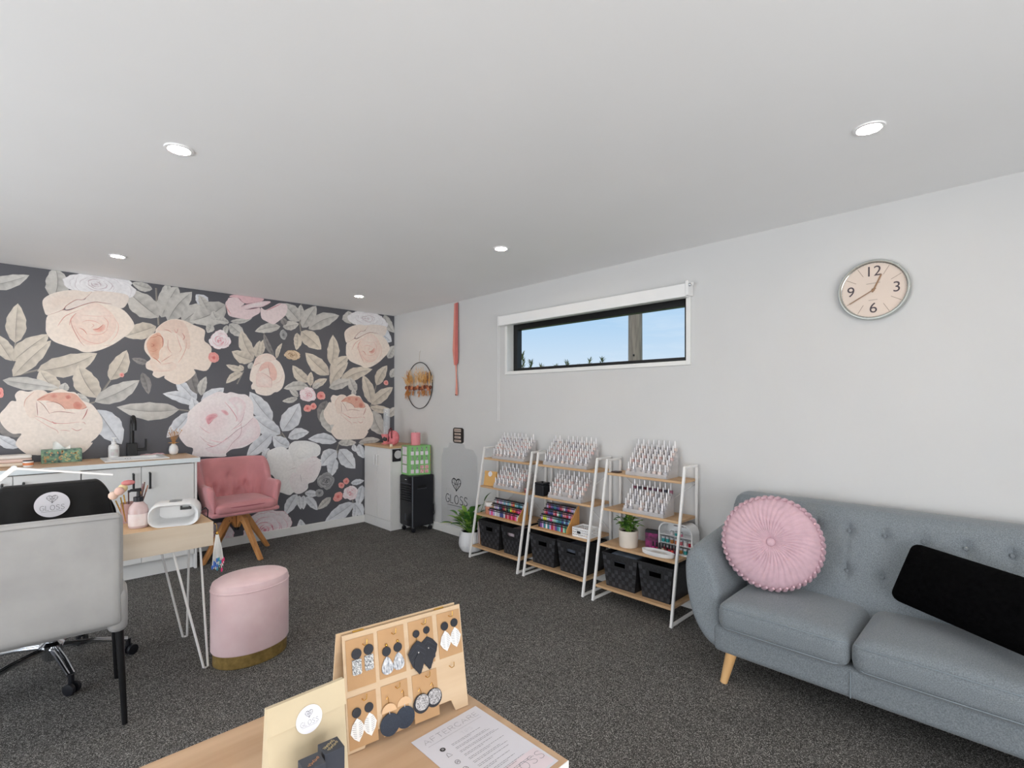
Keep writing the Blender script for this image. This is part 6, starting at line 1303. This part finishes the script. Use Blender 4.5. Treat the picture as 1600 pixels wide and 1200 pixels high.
strip('folded_band', [(.012, .985, .010), (.016, .7, .016), (.018, .5, .02), (.012, .37, .014), (0, .345, .01)], [.018, .02, .024, .024, .008], SAL2, .004)
strip('tail', [(0, .345, .012), (.004, .25, .01), (.012, .15, .012), (.012, .05, .014), (.006, .035, .012)], [.009, .006, .012, .018, .01], SAL, .004)
MB().ball((.006, .045, .026), .006, n=8).build('rivet', mat('dark rivet', (60, 50, 50), .4, .6), rbn)
FROST = mat('frosted acrylic sheet', (216, 217, 219), .4, var=.01, alpha=.16)
sg_ = thing('bottle_sign', (XR, 4.04, 0), 'large frosted bottle-shaped wall panel lettered GLOSS under a heart', 'sign', M=RW)
MB().prism([(-.285, .10), (-.285, .78), (-.25, .885), (-.165, .90), (-.145, .945), (.09, .945), (.11, .905), (.23, .895), (.295, .83), (.31, .10)], .001, .005, lambda u, v, t: (u, v, t)).build('panel', FROST, sg_, smooth=False)
logo('logo_lettering', sg_, -.03, .425, .33, .0062, mat('dark sign lettering', (34, 34, 36), .6), z=.0056, ax=.93)
pq = thing('wall_plaque', (XR, 4.035, 1.03), 'small dark plaque with four cream text bands above the bottle panel', 'plaque', M=RW)
MB().prism([(-.08, -.065), (-.06, -.078), (.06, -.078), (.08, -.065), (.082, 0), (.08, .065), (.06, .078), (-.06, .078), (-.08, .065), (-.082, 0)], 0, .012, lambda u, v, t: (u, v, t)).build('board', mat('plaque black', (34, 28, 26), .6), pq, smooth=False)
for k, (v, h_, w_) in enumerate(((.052, .030, .05), (.014, .018, .046), (-.02, .022, .046), (-.056, .020, .05))):
    b_ = MB().box(-w_ - .008, w_, v - h_ / 2, v + h_ / 2, .012, .0135).build('cream_band', mat('plaque cream', (206, 190, 178), .6, var=.05), pq, smooth=False)
    m = MB(); rw = random.Random(k); x = -w_
    while x < w_ - .02:
        l = rw.uniform(.008, .02); m.box(x, min(x + l, w_ - .004), v - h_ * .22, v + h_ * .22, .0136, .0142); x += l + .005
    m.build('worn_lettering', mat('plaque ink', (120, 100, 92), .6), b_, smooth=False)['kind'] = 'stuff'

# ------------------------------------------------------------------ peace lily on the floor and folders
pl_ = thing('peace_lily', (2.965, 3.575, 0), 'leafy peace lily in a white fluted pot on the carpet', 'plant')
MB().lathe([(.078, 0), (.092, .006), (.113, .04), (.118, .07), (.113, .12), (.102, .175), (.100, .185), (.092, .185), (.094, .16)], 84, fn=lambda a, r, z: r * (1 + (.03 * abs(cos(14 * a)) - .015 if .004 < z < .18 else 0))).build('pot', mat('white fluted ceramic', (236, 236, 238), .35, var=.02), pl_)
MB().lathe([(.0001, .168), (.094, .168)], 24).build('soil', mat('potting soil', (48, 36, 28), .9), pl_)
rr = random.Random(31); LL = []
for k in range(95):
    a = rr.uniform(0, 6.28); el = rr.uniform(.65, 1.45); LL.append((a, el, rr.uniform(.05, .17), rr.uniform(.09, .13), rr.uniform(.042, .06), 0))
LL += [(radians(-60), 1.25, .30, .16, .06, 1), (radians(-95), 1.0, .26, .16, .055, 1), (radians(-120), 1.15, .22, .15, .06, 1), (radians(115), .35, .17, .14, .045, 2), (radians(140), .5, .17, .13, .045, 0), (radians(100), .75, .2, .13, .04, 1)]
LY = mat('yellowing leaf', (214, 216, 84), .45, rgb2=(150, 172, 60), scale=12)
for a, el, st, L_, w_, kind in LL:
    d = Vector((cos(a) * cos(el), sin(a) * cos(el), sin(el))); p0 = Vector((.03 * cos(a), .03 * sin(a), .17)); p1 = p0 + d * st
    if p1.x > .14: d.x *= -.4; p1 = p0 + d * st
    if p1.y < -.10 and p1.z < .40 : p1.y = -.08
    m = MB(); m.tube([p0, p0.lerp(p1, .5) + Vector((0, 0, .01)), p1], .0022, 5); ld = Vector((d.x, d.y, d.z * .7)); 
    if p1.x + ld.normalized().x * L_ > .19: ld.x = -abs(ld.x) * .3
    leaf(m, p1, ld, L_, w_, .35, 7)
    m.v = [(min(x, .195), max(y, -.132) if z < .40 else y, z) for x, y, z in m.v]
    m.build('leaf', (LEAFG, LEAFD, LY)[kind] if kind else (LEAFG if rr.random() < .6 else LEAFD), pl_, normals=False)
for k, (y, cc) in enumerate(((3.372, (196, 152, 116)), (3.390, (170, 128, 98)))):
    f_ = thing('cardboard_folder', (3.02, y, SHZ[0] + .0087), ('tan', 'brown')[k] + ' cardboard folder standing between basket and shelf frame', 'folder')
    MB().box(-.13, .10, 0, .008, 0, .20).build('cover', mat('folder %d' % k, cc, .8, var=.05), f_, smooth=False); MB().box(-.131, -.1295, .001, .007, .005, .195).build('pages', PAPER, f_, smooth=False)

# ------------------------------------------------------------------ low table in the foreground and what lies on it
TZ = .525; TO = (.24, 1.1, 0); ct = thing('low_table', TO, 'low oak-topped table with white panel sides in the foreground', 'table')
MB(TO).box(-.45, .926, .758, 1.441, TZ - .03, TZ).build('top', wood('foreground oak', (206, 174, 142), (184, 150, 118), 'x', 3.5), ct, smooth=False, bevel=.001)
MB(TO).box(-.45, .926, .7555, .7575, TZ - .03, TZ).build('front_edging', mat('white laminate', (234, 234, 232), .4), ct, smooth=False)
for x in (-.43, .905): MB(TO).box(x, x + .02, .78, 1.42, 0, TZ - .0305).build('side_panel', mat('white laminate', (234, 234, 232), .4), ct, smooth=False, bevel=.001)
MB(TO).box(-.41, .905, 1.09, 1.108, .12, TZ - .0305).build('stretcher_panel', mat('white laminate', (234, 234, 232), .4), ct, smooth=False)
# earring display: two hinged boards
XD = Vector((.990, -.140, 0)).normalized(); BD = Vector((.140, .990, 0)).normalized(); aD = radians(10.5)
UD = Vector((0, 0, 1)) * cos(aD) + BD * sin(aD); ND = XD.cross(UD)
MD = Matrix((XD, UD, ND)).transposed(); DO = Vector((.559, 1.136, TZ + .0015))
PLY = wood('birch ply', (212, 188, 158), (198, 170, 138), 'x', 4)
ed = thing('earring_stand', DO, 'hinged birch easel stand holding seven earring cards', 'display stand', M=MD)
LB, HB = .336, .272
fb = [(0, 0), (.04, 0), (.052, .03), (.284, .03), (.296, 0), (LB, 0), (LB, HB), (0, HB)]
MB().prism(fb, -.006, 0, lambda u, v, t: (u, v, t)).build('front_board', PLY, ed, smooth=False, bevel=.0008)
# rear leg board splays back from the hinge
a2 = radians(-21); fr = lambda u, v, t: (u, HB - .002 + (v - HB) * cos(a2) - t * sin(a2) * 1, -.010 + (v - HB) * sin(a2) * -1 * -1 * -1 + t * cos(a2))
def rear(u, v, t):
    q = HB - v; return (u, HB + .006 - q * cos(radians(21)) * 1.0, -.0075 - t - q * sin(radians(21)))
MB().prism([(-.012, .0 + .012), (.028, .012), (.04, .042), (.272, .042), (.284, .012), (LB - .012, .012), (LB - .012, HB), (-.012, HB)], 0, .006, rear).build('rear_board', PLY, ed, smooth=False, bevel=.0008)
for x in (.028, .258): MB().tube([(x, HB + .0015, -.006), (x + .028, HB + .0015, -.006)], .0022, 8).build('hinge', GOLD, ed)
for x, y in ((.0486, .2414), (.1263, .2475), (.212, .250), (.2955, .250), (.2867, .118), (.0393, .115), (.1268, .115), (.2125, .115)):
    MB().tube([(x, y, 0), (x, y - .001, .010), (x + .001, y - .002, .013), (x + .008, y, .013), (x + .009, y + .011, .013)], .0011, 6).build('cup_hook', GOLD, ed)
# earring cards
BLKC = mat('black clay', (36, 38, 46), .55, var=.12, scale=60, bump=.3, bscale=300); SPEC = mat('black speckled ivory clay', (226, 228, 228), .5, rgb2=(40, 46, 62), scale=420, detail=1); ZIG = mat('white and grey herringbone clay', (222, 224, 228), .5, rgb2=(120, 126, 138), scale=260, detail=1, stretch=(1, .4, 1))
WHC = mat('white ribbed clay', (232, 231, 230), .5, var=.04, scale=200); BLUE = mat('navy leather', (36, 46, 62), .45, var=.35, scale=420, bump=.5, bscale=500); WOODT = mat('birch half disc', (214, 178, 140), .6, var=.05); FLAK = mat('silver flake', (206, 204, 206), .4, rgb2=(96, 92, 92), scale=300, detail=2)
def edisc(m, x, y, r, z, th=.0022, sx=1., a0=0, a1=2 * pi, n=22):
    pts = [(x + r * sx * cos(a0 + (a1 - a0) * i / n), y + r * sin(a0 + (a1 - a0) * i / n)) for i in range(n if a1 - a0 > 6.2 else n + 1)]
    return m.prism(pts, z, z + th, lambda u, v, t: (u, v, t))
def epoly(m, pts, z, th=.0022): return m.prism(pts, z, z + th, lambda u, v, t: (u, v, t))
def card(cx, cy, kind, label):
    c = thing('earring_card', DO + XD * cx + UD * cy + ND * .0012, label, 'earrings', 'earring cards on the birch stand', M=MD)
    MB().box(0, .072, 0, .118, 0, .0008).build('card', KRAFT, c, smooth=False)
    for k, (x, y) in enumerate(((.020, .0), (.052, .0015))):
        e = bpy.data.objects.new('earring', None); COL.objects.link(e); e.parent = c; z = .0012 + .0026 * (1 - k)
        def B(fn, nm, mt):
            m = MB(); fn(m); return m.build(nm, mt, e, smooth=False)
        if kind == 'tile':
            y += .082; x += .005; B(lambda m: edisc(m, x, y, .0125, z), 'stud', BLKC); B(lambda m: epoly(m, [(x - .012, y - .046), (x - .012, y - .013), (x + .011, y - .013), (x + .011, y - .046), (x + .008, y - .049), (x - .009, y - .049)], z), 'drop', SPEC)
        elif kind == 'tear':
            y += .064; B(lambda m: edisc(m, x, y, .0115, z), 'stud', BLKC); B(lambda m: m.ball((x, y + .016, z + .003), .0035, n=8), 'gold_bead', GOLD); B(lambda m: m.tube([(x, y + .016, z + .001), (x, y + .011, z + .001)], .0008, 5), 'link', GOLD)
            B(lambda m: epoly(m, [(x + .0145 * sin(a) * (1 - .42 * cos(a)), y - .034 + .0215 * cos(a)) for a in [2 * pi * i / 24 for i in range(24)]], z), 'drop', ZIG)
        elif kind == 'leaf':
            y += .085; B(lambda m: edisc(m, x, y, .0095, z), 'stud', BLKC); B(lambda m: m.tube([(x, y - .009, z + .001), (x, y - .016, z + .001)], .0009, 5), 'link', GOLD); w_ = .029; t0 = y - .016
            zz = .0012 + .006 * (1 - k)
            B(lambda m: epoly(m, [(x, t0), (x + w_ * .55, t0 - .011), (x + w_, t0 - .028), (x + w_ * .86, t0 - .044), (x + w_ * .72, t0 - .050), (x + w_ * .70, t0 - .058), (x + w_ * .45, t0 - .062), (x + w_ * .38, t0 - .070), (x, t0 - .086), (x - w_ * .30, t0 - .074), (x - w_ * .62, t0 - .062), (x - w_ * .86, t0 - .044), (x - w_, t0 - .028), (x - w_ * .55, t0 - .011)], zz), 'fringed_leaf', BLKC)
            i_ = MB(); epoly(i_, [(x, t0 - .03), (x + w_ * .4, t0 - .045), (x + w_ * .5, t0 - .058), (x + .003, t0 - .084), (x - w_ * .5, t0 - .062), (x - w_ * .4, t0 - .045)], zz + .0024, .0018); i_.build('inner_leaf', BLKC, e, smooth=False)
            B(lambda m: m.ball((x, t0 - .03, zz + .0045), .0022, n=6), 'pin', SILVER)
            for q in range(5):
                for s_ in (-1, 1): MB().bar((x, t0 - .012 - .012 * q, zz + .0024), (x + s_ * w_ * (.75 - .08 * q), t0 - .030 - .011 * q, zz + .0024), .0007, .0008).build('vein', mat('clay groove', (66, 70, 80), .6), e, smooth=False)
        elif kind == 'kite':
            y += .083 if cy > .1 else .081; B(lambda m: edisc(m, x, y, .0112, z), 'stud', BLKC); B(lambda m: m.tube([(x, y - .0095, z + .001), (x, y - .014, z + .001)], .0009, 5), 'link', GOLD); t0 = y - .012
            B(lambda m: epoly(m, [(x, t0), (x + .010, t0 - .009), (x + .0175, t0 - .024), (x + .013, t0 - .038), (x + .002, t0 - .054), (x - .010, t0 - .044), (x - .0175, t0 - .032), (x - .012, t0 - .014)], z), 'kite_drop', WHC)
            for q in range(8):
                for s_ in (-1, 1): MB().bar((x + s_ * .003, t0 - .012 - .0045 * q, z + .0024), (x + s_ * (.0135 - .0012 * abs(q - 3)), t0 - .0095 - .0045 * q, z + .0024), .0008, .0007).build('rib', mat('grey rib line', (140, 140, 144), .6), e, smooth=False)
        elif kind == 'half':
            y += .060; x += (-.004 if k == 0 else .007); zz = .0012 + .004 * (1 - k); B(lambda m: m.tube([(x, y + .014, zz + .001), (x, y + .026, zz + .002), (x - .003, y + .034, zz + .004), (x - .006, y + .028, zz + .003)], .0008, 5), 'ear_wire', GOLD)
            B(lambda m: edisc(m, x, y - .004, .0195, zz, a0=0, a1=pi), 'half_disc', WOODT); B(lambda m: m.tube([(x, y - .002, zz + .003), (x, y - .009, zz + .003)], .0009, 5), 'link', SILVER); B(lambda m: edisc(m, x, y - .034, .0262, zz + .0001), 'round_drop', BLUE)
        elif kind == 'round':
            y += .046; x += (.0 if k == 0 else .006); zz = .0012 + .004 * (1 - k); B(lambda m: m.tube([(x, y + .018, zz + .001), (x, y + .030, zz + .002), (x - .004, y + .040, zz + .004), (x - .008, y + .033, zz + .003)], .0008, 5), 'ear_wire', GOLD)
            B(lambda m: edisc(m, x, y, .0235, zz), 'backing_disc', BLKC); B(lambda m: edisc(m, x + .001, y + .003, .0195, zz + .0024, .0012), 'flake_disc', FLAK); B(lambda m: m.ball((x, y + .017, zz + .004), .0022, n=6), 'pin', SILVER)
    return c
for cx, cy, kd, lb in ((.006, .141, 'tile', 'kraft card with black studs and speckled square earrings'), (.0885, .143, 'tear', 'kraft card with black studs and grey herringbone teardrop earrings'), (.1735, .143, 'leaf', 'kraft card with large black fringed leaf earrings'), (.2595, .143, 'kite', 'kraft card with white kite earrings at the upper outer end of the stand'),
                       (.003, .0075, 'kite', 'kraft card with white kite earrings in the lower row behind the paper bag'), (.0885, .0075, 'half', 'kraft card with wooden half discs over round navy earrings'), (.174, .0075, 'round', 'kraft card with round silver-flake and black earrings')):
    card(cx, cy, kd, lb)
# bag and small boxes
gift_bag((.416, 1.035, TZ + .0008), .158, .075, .252, radians(0), 'large kraft paper gift bag with white heart sticker on the foreground table', (206, 190, 160))
NAVY = mat('dark slate card', (58, 62, 72), .6, var=.05)
for k, (x, y, nm) in enumerate(((.387, .935, 'slate perfume box with copper lettering, nearer the bag edge'), (.432, .952, 'slate perfume box with pale gold lettering, nearer the earring stand'))):
    b_ = thing('perfume_box', (x, y, TZ + .0008), nm, 'box', 'slate perfume boxes', rz=radians(-4)); MB().box(-.0195, .0195, -.0195, .0195, 0, .176).build('carton', NAVY, b_, smooth=False, bevel=.0008)
    lm = mat('copper foil', (196, 140, 100), .4, .5) if k == 0 else mat('pale gold foil', (206, 190, 150), .4, .5)
    for q in range(2 if k else 1):
        m = MB(); pts = [(-.014 + .028 * i / 26 + .0015 * sin(i * 2.1), (-.004 + .010 * q) + .0035 * sin(i * 1.35 + q) * (1 - .3 * sin(i * .7))) for i in range(27)]
        c45 = lambda u, v: (u * .85 - v * .5, u * .5 + v * .85, .1764); m.ribbon(pts, .0014, fn=c45); m.build('foil_script', lm, b_, smooth=False, normals=False)
# aftercare sheet
ZP = TZ + .001; PO = Vector((.691, 1.069, ZP)); XP = Vector((.9999, .012, 0)).normalized(); YP = Vector((-XP.y, XP.x, 0)); MPm = Matrix((XP, YP, Vector((0, 0, 1)))).transposed()
sh_ = thing('aftercare_sheet', PO, 'white printed aftercare sheet lying on the foreground table', 'paper', M=MPm)
PW, PH = .212, .300
MB().box(0, PW, -PH, 0, 0, .0008).build('sheet', PAPER, sh_, smooth=False)
m = MB(); write(m, 'AFTERCARE', PW * .5, -.036, .0175, .0009, .0011, gap=.28, ax=1.18); m.build('heading', mat('mid grey ink', (110, 110, 116), .6), sh_, smooth=False, normals=False)
m = MB(); m.ribbon([(.02, -.046), (PW - .02, -.046)], .0006, .0011); m.build('rule', mat('mid grey ink', (110, 110, 116), .6), sh_, smooth=False, normals=False)
m = MB(); write(m, 'TIPS', .128, -.068, .011, .0006, .0011, ax=1.1); m.build('subheading', mat('pale grey ink', (176, 176, 182), .6), sh_, smooth=False, normals=False)
m = MB(); rp_ = random.Random(6)
for k in range(11):
    for ln_ in range(2):
        y = -.078 - .0165 * k - .0045 * ln_; x = .066; xe = PW - .02 - rp_.uniform(0, .04 if ln_ == 0 else .09)
        while x < xe:
            l = rp_.uniform(.003, .011); m.ribbon([(x, y), (min(x + l, xe), y)], .0014, .0011); x += l + .0016
    if k == 10: break
tx = m.build('body_text', mat('grey text ink', (126, 126, 132), .6), sh_, smooth=False, normals=False); tx['kind'] = 'stuff'
MB().disc((.040, -.077), .0072, .0012, 20).build('round_icon', mat('icon ink', (52, 50, 52), .6), sh_, smooth=False, normals=False)
m = MB()
for q in (-.002, 0, .002): m.ribbon([(.040 + q, -.080), (.040 + q, -.074)], .0007, .0016)
m.build('icon_mark', STICK, sh_, smooth=False, normals=False)['kind'] = 'stuff'
ig = mat('mid grey ink', (110, 110, 116), .6)
m = MB(); m.ribbon([(.034, -.108), (.036, -.098), (.040, -.094), (.043, -.100), (.046, -.108), (.033, -.108)], .0012, .0011); m.build('bottle_icon', ig, sh_, smooth=False, normals=False)
for cy in (-.135, -.165, -.195):
    m = MB(); m.ribbon([(.040 + .006 * cos(2 * pi * i / 14), cy + .007 * sin(2 * pi * i / 14)) for i in range(15)], .0014, .0011); m.ribbon([(.036, cy - .003), (.044, cy + .003)], .0012, .0011); m.ribbon([(.036, cy + .003), (.044, cy - .003)], .0012, .0011); m.build('line_icon', ig, sh_, smooth=False, normals=False)
MB().grid(1, 1, lambda u, v: (.075 + .13 * u, -PH + .006 + .066 * v, .00095)).build('tinted_panel', mat('pale pink print', (222, 208, 214), .7), sh_, smooth=False, normals=False)
m = MB(); write(m, 'GLOSS', .142, -.268, .026, .0011, .0013, ax=1.05); m.build('logo_lettering', ig, sh_, smooth=False, normals=False)

# ------------------------------------------------------------------ outdoors seen through the strip window
struct('ground_outside', MB().box(XR + .16, 40, -20, 40, -.4, -.3), mat('paddock grass', (110, 126, 78), .9, var=.2, scale=2), smooth=False)
po = thing('power_pole', (9.0, 5.59, -.3), 'weathered wooden power pole outside the window', 'pole')
MB().lathe([(.15, 0), (.142, 3), (.132, 8)], 18).build('pole', wood('weathered pole wood', (158, 142, 124), (112, 98, 86), 'z', 6), po)
MB().ball((-.14, -.05, 2.62), .02, n=8).build('bolt', mat('dark bolt', (50, 50, 50), .5, .5), po)
MB().box(-.9, .9, -.05, .05, 7.2, 7.32).build('crossarm', wood('weathered pole wood', (158, 142, 124), (112, 98, 86), 'z', 6), po, smooth=False)
TG = [mat('olive tree foliage', (112, 116, 74), .8, var=.2, scale=5), mat('grey green foliage', (96, 104, 74), .8, var=.2, scale=5)]
rr = random.Random(44)
for k, (y, h_) in enumerate(((13.75, 3.42), (13.3, 3.05), (12.75, 2.85), (12.05, 2.82), (11.5, 2.88), (11.08, 2.75), (10.5, 2.92), (9.98, 2.95), (9.42, 2.72), (8.84, 2.55), (8.2, 2.5))):
    t_ = thing('hedge_tree', (14.0, y, -.3), ('tallest ' if k == 0 else '') + 'shaggy hedgerow tree outside, ' + ('first', 'second', 'third', 'fourth', 'fifth', 'sixth', 'seventh', 'eighth', 'ninth', 'tenth', 'eleventh')[k] + ' from the dark frame side', 'tree', 'hedgerow trees outside')
    H_ = h_ + .3; MB().tube([(0, 0, 0), (.03, .02, H_ * .9)], [.07, .012], 8).build('trunk', mat('tree bark', (92, 80, 66), .9, var=.2), t_)
    m = MB()
    for q in range(240):
        z = rr.uniform(.25, 1.) ** .8 * H_; w_ = .34 * (1 - (z / H_) ** 2.2) + .04; a = rr.uniform(0, 6.28); b_ = Vector((w_ * .6 * cos(a) * rr.random(), w_ * .6 * sin(a) * rr.random(), z - .16)); leaf(m, b_, (cos(a) * .6, sin(a) * .6, rr.uniform(.6, 1.5)), rr.uniform(.12, .26), .035, .1, 3)
    m.build('foliage', TG[k % 2], t_, normals=False)['kind'] = 'stuff'
